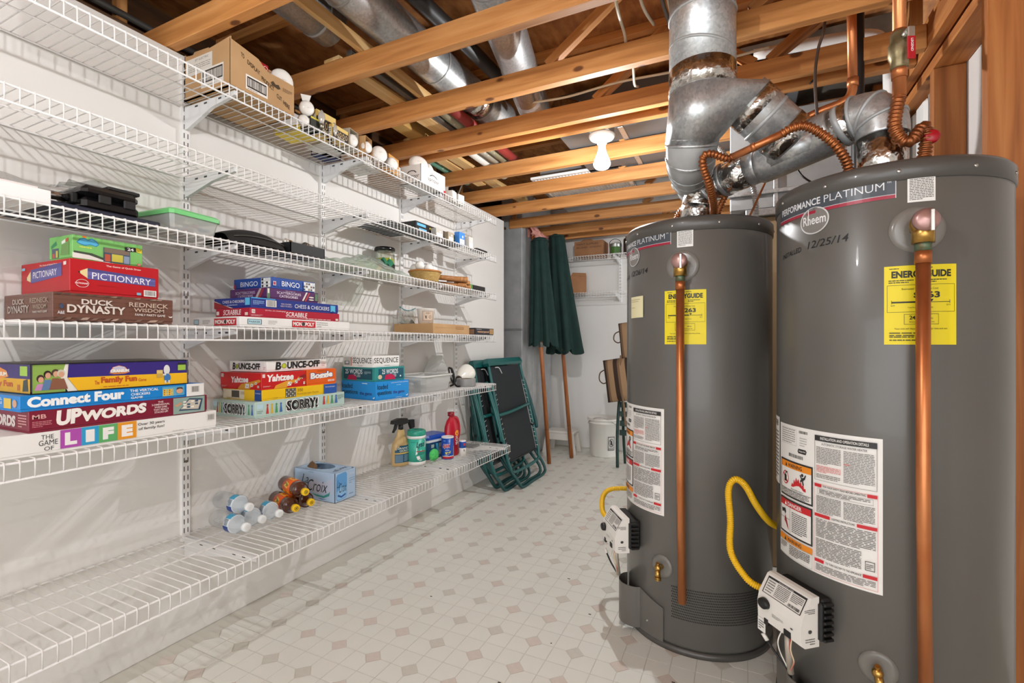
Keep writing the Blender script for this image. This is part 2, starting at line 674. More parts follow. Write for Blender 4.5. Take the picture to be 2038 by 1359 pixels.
for (y, wd) in ((2.345, .05), (2.44, .045), (2.55, .11), (2.69, .12)):
    MB().cbox(-.03, -wd / 2, -1.04, .03, wd / 2, 1.04, .012).build('white_panel', M_WHITE, wr, (.705, y, 1.046))
# ---- subfloor above the trusses
ceil = struct('ceiling', MB().box(-2.42, -2.6, 2.515, 2.1, 4.95, 2.54), M_OSB)
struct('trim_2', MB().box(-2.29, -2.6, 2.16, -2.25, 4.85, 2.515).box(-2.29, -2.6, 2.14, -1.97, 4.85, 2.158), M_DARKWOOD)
# ---- floor trusses (parallel chords with webs)
TR = [(1.05, 'nearest wooden floor truss, right above the torn display carton'),
      (1.48, 'second wooden floor truss, its left end over the globe bulbs'),
      (1.87, 'third wooden floor truss, passing just behind the upright flue duct'),
      (2.225, 'fourth wooden floor truss, one of a close pair in front of the lit bulb'),
      (2.335, 'fifth wooden floor truss, one of a close pair carrying the lit bulb base'),
      (2.75, 'sixth wooden floor truss, first one behind the lit bulb'),
      (3.165, 'seventh wooden floor truss, in front of the white lattice panel'),
      (3.565, 'eighth wooden floor truss, under the middle of the lattice panel'),
      (4.02, 'ninth wooden floor truss, meeting the top of the sheet metal riser'),
      (4.43, 'tenth wooden floor truss, above the canvas umbrella tops'),
      (4.66, 'last wooden floor truss, close to the far wall shelves')]
XL, XR = -2.24, .60
for k, (ye, lab) in enumerate(TR):
    xl = XL if k < 8 else -1.93
    y = ye - .019
    t = T('floor_truss', lab, 'truss', ((xl + XR) / 2, y, ZJ), 0, 'floor trusses under the upstairs floor')
    hw = (XR - xl) / 2
    MB().cbox(-hw, -.019, 0, hw, .019, .086, .002).build('bottom_chord', M_TRUSS, t)
    MB().cbox(-hw, -.019, -.019, hw, .019, .019, .002).build('top_chord', M_TRUSS, t, (0, 0, .356))
    cx = -(xl + XR) / 2
    for (x0, x1) in ((-.72, -.36), (-.02, -.34), (.03, .40)) if k % 2 == 0 else ((-.62, -.30), (.05, -.26), (.10, .42)):
        L = math.hypot(x1 - x0, .25)
        a = math.atan2(.25, x1 - x0)
        MB().cbox(-L / 2, -.018, -.018, L / 2, .018, .018, .002).build('web', M_TRUSS, t, (cx + (x0 + x1) / 2, 0, .211), (0, -a, 0))
    MB().cbox(-.019, -.018, -.1245, .019, .018, .1245, .002).build('web', M_TRUSSY, t, (-hw + .05, 0, .2115))
    MB().cbox(-.019, -.018, -.1245, .019, .018, .1245, .002).build('web', M_TRUSSY, t, (hw - .03, 0, .2115))
rb = T('rim_beam', 'wooden beam running along the right wall above the studs', 'beam', (.62, 3.0, ZJ))
MB().cbox(-.0185, -1.9, 0, .0185, 1.9, .088, .002).build('beam_plank', M_PLATE, rb)
MB().cbox(-.0185, -1.9, 0, .0185, 1.9, .25, .002).build('beam_plank', M_PLATE, rb, (.075, 0, 0))

# ================================================================== DUCTS
def ring(mb, p, d, r, w=.006, h=.003, mi=0):
    p, d = Vector(p), Vector(d).normalized()
    return mb.tube([p - d * w, p - d * w * .5, p + d * w * .5, p + d * w], [r + .0003, r + h, r + h, r + .0003], 24, mi)


def round_duct(name, lab, pts, r, seams=(), foil=(), mats=M_GALV, loc=None, group=None):
    base = Vector(pts[0]) if loc is None else Vector(loc)
    t = T(name, lab, 'duct', base, 0, group)
    P = [Vector(p) - base for p in pts]
    MB().tube(P, r, 24).build('pipe', mats, t)
    for (i, f) in seams:
        a, b = P[i], P[i + 1]
        ring(MB(), a.lerp(b, f), b - a, r).build('seam', M_GALVD, t)
    for (i, f, wd) in foil:
        a, b = P[i], P[i + 1]
        d = (b - a).normalized()
        c = a.lerp(b, f)
        MB().tube([c - d * wd / 2, c + d * wd / 2], r + .0015, 24).build('foil_tape', M_FOIL, t)
    return t


round_duct('round_duct', 'silver round duct nearest the left wall, above the first trusses', [(-1.455, .35, 2.33), (-1.46, 1.40, 2.335)], .083, [(0, .35), (0, .93)], [(0, .66, .07)], group='round ducts in the ceiling')
round_duct('round_duct', 'silver round duct running back beside the thin pine strip', cr([(-1.27, .35, 2.365), (-1.28, 1.2, 2.365), (-1.27, 1.9, 2.365), (-1.25, 2.3, 2.365), (-1.20, 2.62, 2.365)], 5), .085, [(5, .5), (9, .5), (14, .2)], [(13, .5, .1)], group='round ducts in the ceiling')
round_duct('round_duct', 'dark flexible duct tube clinging to the right of the silver ducts', cr([(-1.13, .35, 2.42), (-1.13, 1.3, 2.41), (-1.11, 1.7, 2.41), (-1.09, 2.15, 2.41)], 5), .032, mats=mat('#2b2c2d', .5), group='round ducts in the ceiling')
round_duct('round_duct', 'silver round duct slanting across the middle of the ceiling', [(-.72, 1.10, 2.38), (-.82, 1.57, 2.35), (-1.0, 2.38, 2.33)], .082, [(0, .8), (1, .5)], group='round ducts in the ceiling')
# flexible ends near the trunk
for (nm, lab, p0, p1) in (('flexible_duct', 'foil flexible duct end left of the grey trunk duct', (-1.09, 2.50, 2.33), (-.99, 2.545, 2.33)),
                          ('flexible_duct', 'foil flexible duct end touching the grey trunk duct', (-.90, 2.44, 2.33), (-.82, 2.54, 2.33))):
    t = T(nm, lab, 'duct', p0, 0, 'flexible foil duct ends')
    P = resample([Vector((0, 0, 0)), Vector(p1) - Vector(p0)], .006)
    MB().tube(P, [.075 + (.004 if i % 2 else 0) for i in range(len(P))], 20).build('foil_sleeve', M_FOIL, t)
    ring(MB(), Vector(p1) - Vector(p0), Vector(p1) - Vector(p0), .077, .012).build('clamp', M_GALV, t)
td = T('trunk_duct', 'grey rectangular trunk duct above the lit bulb', 'duct', (-.2, 2.85, 2.235))
MB().cbox(-.72, -.30, 0, .44, .42, .24, .004).build('duct_box', mottled('dark_sheet_metal', [(.3, '66686a'), (.7, '747678')], 5, .5, metal=.35), td)
for x in (-.38, .05, .36):
    MB().cbox(x - .015, -.306, -.006, x + .015, .426, .0, .002).build('seam_cleat', M_GALV, td)
td2 = T('branch_duct', 'dark grey flat duct over the far end of the ceiling', 'duct', (-.9, 3.85, 2.26))
MB().cbox(-.5, -.42, 0, .9, .45, .2, .004).build('duct_box', M_GALVD, td2)
# riser beside the left wall end
rs = T('sheet_metal_riser', 'tall sheet metal duct standing past the end of the left wall', 'duct', (-1.92, 4.36, 0))
MB().cbox(-.10, -.36, 0, .11, .38, 2.5, .003).build('duct_box', M_GALVD, rs)
MB().box(.1105, -.12, .01, .113, -.10, 2.5).build('seam_cleat', M_GALV, rs)
MB().box(-.10, -.363, 1.2, .112, -.3605, 1.22).build('seam_cleat', M_GALV, rs)
# white lattice panel on the trusses
lp = T('lattice_panel', 'white plastic lattice panel lying on the trusses', 'panel', (-1.02, 3.42, 2.235))
mb = MB()
for i in range(27):
    mb.box(-.30 + i * .023 - .0018, -.29, 0, -.30 + i * .023 + .0018, .29, .012)
for j in range(26):
    mb.box(-.302, -.29 + j * .0232 - .0018, 0, .30, -.29 + j * .0232 + .0018, .012)
g = mb.build('lattice_grid', M_WHITE, lp); g['kind'] = 'stuff'
MB().box(-.32, -.31, 0, .32, -.29, .016).box(-.32, .29, 0, .32, .31, .016).box(-.32, -.29, 0, -.30, .29, .016).box(.30, -.29, 0, .32, .29, .016).build('rim', M_WHITE, lp)

# ---- flue: upright main duct with wye
fd = T('flue_duct', 'big upright galvanised flue with a wye above the left water heater', 'duct', (-.116, 1.69, 1.895))
mb = MB().tube([(0, 0, 0), (0, 0, .62)], .1025, 32); mb.build('upright_pipe', M_GALV, fd)
ring(MB(), (0, 0, .14), (.25, 0, 1), .1035, .005).build('seam', M_GALVD, fd)
ring(MB(), (0, 0, .255), (0, 0, 1), .1035, .005).build('seam', M_GALVD, fd)
MB().tube([(0, 0, .002), (0, 0, .08)], .1045, 32).build('foil_tape', M_FOIL, fd)


def circ(c, d, r, n=20):
    d = Vector(d).normalized()
    u = d.cross(Vector((0, 1, 0)) if abs(d.y) < .9 else Vector((1, 0, 0))).normalized()
    v = d.cross(u)
    return [Vector(c) + (u * math.cos(2 * PI * i / n) + v * math.sin(2 * PI * i / n)) * r for i in range(n)]


O = Vector((.116, -1.69, -1.895))
RC = Vector((.022, 1.755, 1.868)) + O
end = Vector((.152, 1.812, 1.738)) + O
RD = (end - RC).normalized()
LC = Vector((-.150, 1.745, 1.775)) + O
LD = Vector((-.08, .55, -.8))
MB().hull(circ((0, 0, .0), (0, 0, 1), .1035, 28) + circ(RC, RD, .086, 24) + circ(LC, LD, .089, 24), 0, True).build('wye_body', M_GALV, fd)
MB().tube([RC - RD * .02, RC + RD * .02, end], .080, 28).build('branch_pipe', M_GALV, fd)
MB().tube([RC - RD * .004, RC + RD * .045], .082, 28).build('foil_tape', M_FOIL, fd)
ring(MB(), RC + RD * .075, RD, .080).build('seam', M_GALVD, fd)
MB().tube([end - RD * .055, end - RD * .005], .082, 24).build('foil_tape', M_FOIL, fd)
LP = cr([LC - LD.normalized() * .01, Vector((-.160, 1.79, 1.725)) + O, Vector((-.174, 1.99, 1.735)) + O, Vector((-.172, 2.2, 1.735)) + O, Vector((-.155, 2.48, 1.70)) + O], 5)
mb = MB().tube(LP, [.087 - .0012 * i for i in range(len(LP))], 24); mb.build('elbow_leg', M_GALVD, fd)
for i in (2, 4, 6, 8, 11, 14):
    ring(MB(), LP[i], LP[min(i + 1, len(LP) - 1)] - LP[i - 1], .087 - .0012 * i, .005).build('seam', M_GALV, fd)
# ---- vent connector joining both heaters
vc = T('vent_connector', 'foil wrapped vent pipe joining the tops of both water heaters', 'duct', (.17, 1.82, 1.72))
O2 = Vector((-.17, -1.82, -1.72))
A = [Vector(p) + O2 for p in ((-.16, 2.02, 1.535), (-.16, 2.02, 1.60), (-.150, 2.013, 1.645), (-.115, 1.993, 1.678), (-.06, 1.96, 1.690), (.03, 1.905, 1.702), (.075, 1.877, 1.708))]
B = [Vector(p) + O2 for p in ((.255, 1.768, 1.735), (.31, 1.734, 1.752), (.342, 1.714, 1.745), (.362, 1.702, 1.715), (.365, 1.70, 1.67), (.365, 1.70, 1.535))]
MB().tube(A[:2] + [A[1].lerp(A[2], .6)], .060, 24).build('foil_wrap', M_FOIL, vc)
MB().tube(cr(A[1:5], 5), .058, 24).build('elbow', M_FOIL, vc)
ring(MB(), A[3], A[4] - A[2], .060, .006).build('seam', M_GALV, vc)
ring(MB(), A[4] + (A[4] - A[3]) * .1, A[4] - A[3], .060, .008).build('seam', M_GALV, vc)
MB().tube([A[4], A[5]], .0595, 24).build('foil_wrap', M_FOIL, vc)
MB().tube([A[5], A[6]], .0605, 24).build('pipe', M_GALV, vc)
MB().tube([A[6] - Vector((.008, -.005, 0)), A[6], B[0], B[0] + Vector((.008, -.005, .002))], .068, 28).build('tee_body', M_GALV, vc)
MB().hull(circ(A[6].lerp(B[0], .12), B[0] - A[6], .066, 16) + circ(A[6].lerp(B[0], .88), B[0] - A[6], .066, 16) + circ(end + (Vector((-.116, 1.69, 1.895)) - Vector((.17, 1.82, 1.72))) - RD * .005, RD, .076, 16), 0, True).build('tee_neck', M_GALV, vc)
MB().tube([B[0], B[1]], .061, 24).build('foil_wrap', M_FOIL, vc)
MB().tube([B[0].lerp(B[1], .35), B[0].lerp(B[1], .6)], .064, 24).build('strap', M_GALVD, vc)
MB().tube(cr(B[1:5], 5), .064, 28).build('elbow', M_GALV, vc)
for q in (1, 2, 3):
    ring(MB(), B[q], B[q + 1] - B[q - 1], .065, .005).build('seam', M_GALVD, vc)
MB().tube(B[4:], .061, 24).build('foil_wrap', M_FOIL, vc)

# ---- furnace behind the heaters
fu = T('furnace', 'beige furnace cabinet under grey sheet metal, behind the water heaters', 'furnace', (.26, 2.9, 0))
MB().cbox(-.26, -.26, 0, .36, .45, 1.70, .006).build('cabinet', mat('#a38a68', .5), fu)
MB().cbox(-.24, -.285, 1.70, .40, .45, 1.735, .003).build('flange', M_GALV, fu)
MB().cbox(-.31, -.28, 1.735, .36, .45, 2.20, .004).build('plenum', M_GALVD, fu)
MB().cbox(-.12, -.29, 1.735, -.10, -.28, 2.2, .002).build('seam_cleat', M_GALV, fu)
MB().cbox(-.33, -.30, 1.80, .37, -.28, 1.82, .002).build('seam_cleat', M_GALV, fu)
MB().cbox(-.33, -.22, 1.50, -.26, -.02, 1.72, .004).build('junction_box', M_GALV, fu)
# dusty beam and foil-faced duct up behind the copper pipes
dd = T('overhead_duct', 'dusty flat duct crossing behind the tall copper pipe', 'duct', (.30, 2.60, 2.29))
MB().cbox(-.32, -.05, -.02, .29, .18, .21, .004).build('duct_box', mottled('dusty_metal', [(.3, '5f5b54'), (.6, '8a857b'), (.8, 'a9a399')], 6, .7, metal=.3), dd)
MB().cbox(-.33, -.056, .01, .29, -.0505, .035, .002).build('seam_cleat', M_GALVD, dd)

# ---- armoured cable whips, wires
def flex_line(name, lab, cat, pts, r, m, amp=.0016, step=.010, part='sleeve', n=10, grp=None):
    base = Vector(pts[0])
    t = T(name, lab, cat, base, 0, grp)
    P = resample(cr([Vector(p) - base for p in pts], 8), step / 4)
    MB().tube(P, [r + amp * (0, 1, 0, -1)[i % 4] for i in range(len(P))], n).build(part, m, t)
    return t


flex_line('armoured_cable', 'silver armoured cable hanging between the two flue legs', 'cable', [(-.14, 2.3, 2.11), (-.12, 2.3, 2.00), (-.05, 2.3, 1.88), (-.02, 2.34, 1.80)], .011, M_GALV, grp='armoured cables by the furnace')
flex_line('armoured_cable', 'silver armoured cable dropping below the vent tee', 'cable', [(.0, 2.3, 1.82), (.03, 2.3, 1.79), (.052, 2.3, 1.72), (.056, 2.3, 1.60), (.03, 2.4, 1.5)], .011, M_GALV, grp='armoured cables by the furnace')


def wire(name, lab, cat, pts, r, m, grp=None, k=6):
    base = Vector(pts[0])
    o = MB().tube(cr([Vector(p) - base for p in pts], k), r, 8).build(name, m, None, base)
    return tag(o, lab, cat, grp)


M_CABLE = mat('#d9d1bd', .5)
wire('electrical_cable', 'white cable dangling from the second truss bay', 'cable', [(-.37, 1.50, 2.24), (-.375, 1.62, 2.20), (-.39, 1.78, 2.23), (-.40, 1.85, 2.24)], .0055, M_CABLE, 'white cables in the ceiling')
wire('electrical_cable', 'white cable beside the flue duct, left one of the bunch', 'cable', [(-.31, 1.52, 2.27), (-.30, 1.65, 2.22), (-.285, 1.79, 2.235)], .0055, M_CABLE, 'white cables in the ceiling')
wire('electrical_cable', 'grey cable beside the flue duct, middle of the bunch', 'cable', [(-.25, 1.55, 2.29), (-.245, 1.70, 2.26), (-.235, 1.82, 2.24)], .007, mat('#6f6c68', .5), 'white cables in the ceiling')
wire('electrical_cable', 'white cable touching the flue duct, right one of the bunch', 'cable', [(-.228, 1.52, 2.31), (-.226, 1.68, 2.26), (-.222, 1.82, 2.24)], .0055, M_CABLE, 'white cables in the ceiling')
wire('electrical_cable', 'short white cable hanging in the bay before the lit bulb', 'cable', [(-.385, 1.90, 2.24), (-.40, 2.0, 2.205), (-.415, 2.1, 2.20), (-.418, 2.19, 2.235)], .0055, M_CABLE, 'white cables in the ceiling')
wire('electrical_cable', 'long white cable lying along the close truss pair', 'cable', [(-.98, 2.17, 2.27), (-.75, 2.165, 2.25), (-.5, 2.165, 2.262), (-.2, 2.165, 2.25), (.1, 2.165, 2.26)], .0055, M_CABLE, 'white cables in the ceiling')
wire('thermostat_wire', 'thin brown wire drooping in front of the dusty duct', 'wire', [(.256, 1.93, 2.30), (.258, 1.95, 2.17), (.241, 1.96, 2.10), (.232, 1.96, 2.0), (.241, 1.97, 1.85)], .005, mat('#3d2a1d', .5))
wire('thermostat_wire', 'thin black wire slanting to the small metal clip', 'wire', [(.35, 2.40, 2.27), (.27, 2.30, 2.16), (.245, 2.2, 2.10)], .004, M_BLACK)
wire('gas_tube', 'thin rusty tube slanting down beside the vent tee', 'pipe', [(.13, 2.2, 1.86), (.09, 2.2, 1.74), (.03, 2.2, 1.60), (-.02, 2.2, 1.48)], .004, M_COPPERF)
wire('gas_tube', 'black wire drooping behind the right heater rim', 'pipe', [(.17, 2.1, 1.80), (.20, 2.05, 1.70), (.26, 1.98, 1.62), (.31, 1.92, 1.55)], .0035, M_BLACK)
wire('vent_stack', 'black plastic pipe rising behind the right water heater', 'pipe', [(.398, 2.2, 1.40), (.398, 2.2, 1.9), (.398, 2.2, 2.50)], .021, M_BLACK)
wire('drain_stack', 'white wrapped pipe at the back right of the ceiling', 'pipe', [(.545, 2.42, 1.5), (.545, 2.42, 2.2), (.53, 2.42, 2.3), (.44, 2.42, 2.36), (.05, 2.42, 2.38)], .024, M_WHITE)
eb = T('outlet_box', 'blue electrical box with white outlet on a far truss', 'outlet', (-.375, 3.30, 2.105))
MB().cbox(-.03, -.03, .018, .03, .03, .085, .003).build('box', mat('#1f5fb4', .4), eb)
MB().cbox(-.036, -.036, 0, .036, .036, .018, .003).build('cover_plate', M_WHITE, eb)
MB().box(-.018, -.037, .006, -.008, -.0362, .012).box(.008, -.037, .006, .018, -.0362, .012).build('slots', mat('#8a8a86'), eb)
# ================================================================== LAMPS
GLOW = emit_mat('lit_frosted_glass', (1, .965, .91, 1), 14)
GLOW.cycles.emission_sampling = 'NONE'


def ceiling_lamp(lab, loc, name='bulb_fixture', power=BULB_POWER):
    t = T(name, lab, 'lamp', loc, 0)
    MB().lathe([(.066, 0), (.066, -.006), (.058, -.018), (.034, -.022), (.026, -.034), (.024, -.044), (.001, -.045)][::-1], 28).build('porcelain_base', M_WHITE, t)
    MB().cbox(-.05, -.06, .0005, .05, .06, .07, .003).build('mounting_box', M_GALVD, t)
    b = MB().lathe([(.001, -.172), (.018, -.171), (.033, -.165), (.0415, -.152), (.0425, -.142), (.036, -.120), (.024, -.092), (.0185, -.07), (.0165, -.047), (.001, -.046)], 24)
    b.build('bulb', GLOW, t)
    ld = bpy.data.lights.new('bulb_light', 'POINT')
    ld.energy = power; ld.color = (.98, .985, 1); ld.shadow_soft_size = .012
    lo = bpy.data.objects.new('bulb_light', ld)
    C.objects.link(lo); lo.parent = t; lo.location = (0, 0, -.187)
    return t


ceiling_lamp('lit reflector bulb in a white porcelain holder on the ceiling', (-.639, 2.40, ZJ - .001))
ceiling_lamp('lit reflector bulb in a porcelain holder above the near end of the shelves', (-.60, .30, ZJ - .001), power=BULB_POWER * .55)
ceiling_lamp('added fill bulb in a porcelain holder behind the camera', (.5, -1.55, ZJ - .001), power=BULB_POWER * .6)  # added, unseen bulb that supplies fill light from behind the camera
for (y, lab) in ((.30, 'wooden floor truss holding the near bulb'), (-1.53, 'wooden floor truss holding the added rear fill bulb')):
    t = T('floor_truss', lab, 'truss', (-.1, y, ZJ), 0, 'floor trusses under the upstairs floor')
    MB().cbox(-2.1, -.019, 0, 2.1, .019, .086, .002).build('bottom_chord', M_TRUSS, t)
    MB().cbox(-2.1, -.019, -.019, 2.1, .019, .019, .002).build('top_chord', M_TRUSS, t, (0, 0, .356))

# ================================================================== WIRE SHELVES
SY0, SY1 = .14, 2.972
SH = [(.385, .415, 'lowest white wire shelf, deeper than the others, with the soda carton'),
      (.803, .305, 'second white wire shelf from the floor, holding the tall game stacks'),
      (1.137, .305, 'third white wire shelf from the floor, at eye level under the short game stacks'),
      (1.427, .305, 'fourth white wire shelf from the floor, with the basket and black cases'),
      (1.690, .305, 'fifth white wire shelf from the floor, mostly empty'),
      (1.950, .305, 'topmost white wire shelf, with the carton and light bulbs')]
STD = (1.07, 1.71, 2.31, 2.915)


def wire_mesh(depth, lip=.045):
    xf = depth - .003
    P = [(.004, 0, 0), (xf - .004, 0, 0), (xf, 0, -.0012), (xf + .0022, 0, -.005), (xf + .0022, 0, -lip - .002)]
    return MB().tube(P, .0017, 6).mesh('cross_wire', M_WIRE)


def wire_shelf(lab, x, y0, y1, z, depth, pitch=.0271, name='wire_shelf', brackets=STD, rotz=0, lip=.045, tallbr=.075):
    t = T(name, lab, 'shelf', (x, y0, z), rotz, 'white wire shelves')
    L = y1 - y0
    wm = wire_mesh(depth, lip)
    n = int(L / pitch)
    for i in range(n + 1):
        o = bpy.data.objects.new('cross_wire', wm); C.objects.link(o); o.parent = t
        o.location = (0, .004 + i * pitch, 0)
    rails = [(.008, -.0042, .0027), (depth * .5, -.0042, .0027), (depth - .004, -.0045, .0031), (depth - .0018, -lip, .0031)]
    if depth > .35:
        rails.insert(1, (.105, -.0042, .0027))
    for (rx, rz, rr) in rails:
        MB().tube([(rx, 0, rz), (rx, L, rz)], rr, 8).build('rail', M_WIRE, t)
    for yb in brackets:
        y = yb - y0
        poly = [(.014, -.009), (depth - .012, -.009), (depth - .012, -.024), (depth * .55, -.040), (.03, -tallbr), (.014, -tallbr)]
        MB().prism(poly, 1, y - .006, y + .006).build('bracket', M_BRACKET, t)
        sl = MB()
        for fx in (.25, .42, .68, .80):
            sl.box(depth * fx, y - .0066, -.022, depth * fx + .016, y - .0061, -.016)
        s_ = sl.build('bracket_slots', mat('#3c3c3e'), t)
        s_['kind'] = 'stuff'
    return t


for (z, d, lab) in SH:
    wire_shelf(lab, W, SY0, SY1, z, d, tallbr=.09 if z > 1.9 else .075)
M_SLOT = mat('#26262a', .7)
for k, (y, z1, lab) in enumerate(((1.07, 2.12, 'slotted white shelf standard nearest the camera, right of the brown game'), (1.71, 2.06, 'second slotted white shelf standard, above the soda carton'),
                                  (2.31, 2.06, 'third slotted white shelf standard, behind the spray bottle'), (2.915, 2.06, 'last slotted white shelf standard near the end of the left wall'))):
    t = T('shelf_standard', lab, 'upright', (W, y, .30), 0, 'slotted shelf standards')
    MB().box(0, -.0135, .06, .013, .0135, z1 - .30).build('channel', M_WIRE, t)
    sl = MB()
    zz = .09
    while zz < z1 - .33:
        for yy in (-.0065, .0065):
            sl.box(.0131, yy - .0013, zz, .0136, yy + .0013, zz + .018)
        zz += .032
    s_ = sl.build('slots', M_SLOT, t); s_['kind'] = 'stuff'
    for zz in (.35, .95, 1.5):
        MB().cyl((.0131, 0, zz), (.0155, 0, zz), .005, 10).build('screw', mat('#8a8578', .4, .8), t)
# far wall shelves
for (z, lab) in ((1.945, 'upper wire shelf on the far wall with the marked carton'), (1.585, 'lower wire shelf on the far wall with a brown carton')):
    wire_shelf(lab, -1.62, 4.85, 4.85 + .86, z, .30, rotz=-PI / 2, brackets=(4.85 + .52,), lip=.05)
t = T('shelf_standard', 'slotted white standard on the far wall between both short shelves', 'upright', (-1.10, 4.85, 1.50), -PI / 2, 'slotted shelf standards')
MB().box(0, -.0135, 0, .013, .0135, .61).build('channel', M_WIRE, t)
sl = MB()
for i in range(19):
    for yy in (-.0065, .0065):
        sl.box(.0131, yy - .0013, .01 + i * .032, .0136, yy + .0013, .028 + i * .032)
s_ = sl.build('slots', M_SLOT, t); s_['kind'] = 'stuff'

# ================================================================== WATER HEATERS
HR, HT = .265, 1.522


def heater(lab, loc, rot, date, name='water_heater'):
    """local angle 0 = the side with the relief valve; rot turns it to the world."""
    t = T(name, lab, 'water heater', loc, rot, 'water heaters')
    def pol(a, r, z):
        q = math.radians(a)
        return Vector((r * math.cos(q), r * math.sin(q), z))
    MB().lathe([(HR - .012, .0), (HR - .012, .022), (HR - .004, .024), (HR - .002, .03), (HR, .032), (HR, 1.468), (HR - .003, 1.474)], 96).build('jacket', M_HEATER, t)
    MB().lathe([(HR - .002, 1.470), (HR + .0035, 1.472), (HR + .0035, HT - .010), (HR - .004, HT - .001), (HR - .02, HT), (.001, HT + .004)], 96).build('top_cap', M_HEATERCAP, t)
    MB().lathe([(HR - .010, .0), (HR + .002, .001), (HR + .002, .019), (HR - .010, .021)], 96).build('base_ring', M_HEATERCAP, t)
    for a in range(-165, 180, 33):
        MB().sphere((0, 0, 0), .0048, 10, 6, sc=(.6, 1, 1)).build('screw', mat('#b9b6b0', .3, .9), t, pol(a - 9, HR + .004, 1.492), (0, 0, math.radians(a - 9)))
    def cfn(a0, a1, z0, z1, base=.0012):
        return lambda u, v, f: pol(a0 + (a1 - a0) * u, HR + base + f, z0 + (z1 - z0) * v)
    def sticker(nm, a0, a1, z0, z1, m, thick=.0010):
        n = max(2, int(abs(a1 - a0) / 3))
        mb = MB()
        mb.grid(lambda u, v: pol(a0 + (a1 - a0) * u, HR + thick, z0 + (z1 - z0) * v), n, 2)
        return mb.build(nm, m, t)
    # --- name banner
    bn = sticker('name_banner', -80, -10, 1.430, 1.482, mat('#c3c4c6', .3))
    p = Print(cfn(-80, -10, 1.430, 1.482, .0009), .05)
    p.R(0, .0, .994, .16, '#9b1633'); p.R(0, .19, .994, .95, '#3f454d')
    p.T('PERFORMANCE', .045, .42, .50, .78, '#d9dadb', .02); p.T('PLATINUM', .53, .42, .93, .78, '#d9dadb', -.008)
    p.T('TM', .945, .72, .97, .80, '#d9dadb')
    p.build('banner_print', bn, .35)
    lg = MB()
    lg.lathe([(.0005, .0016), (.034, .0016), (.036, .0012), (.0372, .0)], 36)
    f = cfn(-58, -40, 1.375, 1.447, .0012)
    lo = Print(f, .12)
    lo.E(.5, .5, .5, .5, '#c9c9c9', 36); lo.E(.5, .5, .455, .455, '#7a7772', 36)
    lo.T('Rheem', .12, .36, .9, .70, '#e2e2e2', .012); lo.R(.305, .36, .335, .93, '#e2e2e2')
    lo.build('round_emblem', t, .35)
    hw = Print(cfn(-76, -30, 1.322, 1.362, .0006), .05)
    hw.T('INSTALLED', .0, .10, .40, .44, '#121315', .005, .1, .22); hw.T(date, .50, .38, .99, .86, '#121315', .003, .2, .08)
    hw.build('handwriting', t, .6)
    # --- small white sticker above the valve
    st = sticker('warning_sticker', -5.5, 6, 1.415, 1.486, M_LABELW)
    p = Print(cfn(-5.5, 6, 1.415, 1.486, .0009), .25)
    p.T('TEMPERATURE - PRESSURE', .12, .92, .88, .955, '#55534f', .005); p.T('RELIEF VALVE', .28, .86, .72, .895, '#55534f', .005); p.T('IMPORTANT', .32, .80, .68, .835, '#55534f', .005)
    p.L(.07, .06, .93, .78, 13, '#6b6863', .5, 3)
    p.build('sticker_print', st, .5)
    # --- yellow energy label
    yl = sticker('energy_label', -15, 15, 1.078, 1.266, M_YEL)
    p = Print(cfn(-15, 15, 1.078, 1.266, .0009), .1)
    K = '#1d1b08'
    p.T('ENERGYGUIDE', .10, .845, .92, .935, K, .045)
    p.L(.07, .955, .35, .975, 1, K, .5); p.L(.42, .955, .93, .975, 1, K, .5)
    p.L(.06, .775, .40, .825, 2, K, .45, 2); p.L(.58, .775, .86, .825, 2, K, .45, 4)
    p.frame(.04, .41, .97, .755, .004, .004, K)
    p.T('Estimated Yearly Energy Cost', .24, .685, .74, .715, K)
    p.T('$263', .40, .575, .76, .665, K, .03)
    p.R(.10, .53, .90, .537, K); p.R(.10, .526, .60, .545, K); p.R(.098, .515, .104, .56, K); p.R(.896, .515, .902, .56, K)
    p.P([(.61, .57), (.67, .57), (.64, .535)], K)
    p.T('$239', .09, .485, .145, .503, K); p.T('$274', .85, .485, .905, .503, K)
    p.T('Cost Range of Similar Models', .32, .455, .66, .475, K)
    p.frame(.27, .255, .74, .385, .004, .004, K)
    p.T('242', .34, .315, .46, .365, K, .02); p.T('therms', .56, .32, .66, .345, K)
    p.T('Estimated Yearly Energy Use', .34, .275, .68, .295, K)
    p.T('Your cost will depend on your utility rates and use.', .14, .185, .86, .212, K)
    for q, v in enumerate((.135, .105, .085, .045)):
        p.L(.07, v, .9 if q < 2 else .6, v + .022, 1, K, .5, q)
    p.build('label_print', yl, .5)
    VR = (0, 0, math.radians(-1.6))
    # --- relief valve, its plate and discharge pipe
    mb = MB()
    ax = Matrix.Rotation(PI / 2, 3, 'Y')
    mb.lathe([(.001, HR + .0035), (.042, HR + .003), (.054, HR + .001), (.0545, HR - .010)][::-1], 36, (0, 0, 1.35), 0, True, ax)
    mb.build('valve_plate', mottled('clear_washer', [(.3, '77736d'), (.7, '827e77')], 20, .25), t, None, VR)
    mb = MB()
    mb.cyl((HR - .004, 0, 1.352), (HR + .030, 0, 1.352), .0175, 6)
    mb.sphere((HR + .038, 0, 1.354), .026, 18, 12)
    mb.cyl((HR + .038, 0, 1.352), (HR + .038, 0, 1.310), .0215, 18)
    rv = mb.build('relief_valve', M_BRASS, t, None, VR)
    mb = MB()
    mb.lathe([(.001, .016), (.018, .014), (.0255, .008), (.026, 0)][::-1], 24, (HR + .052, 0, 1.360), 0, True, ax)
    mb.build('valve_cap', mat('#b08a84', .35, .6), rv)
    MB().cbox(HR + .0675, .004, 1.332, HR + .0715, .011, 1.380, .001).build('test_lever', mat('#d8d6d0', .25, .8), rv, None, (0, 0, 0))
    x = HR + .038
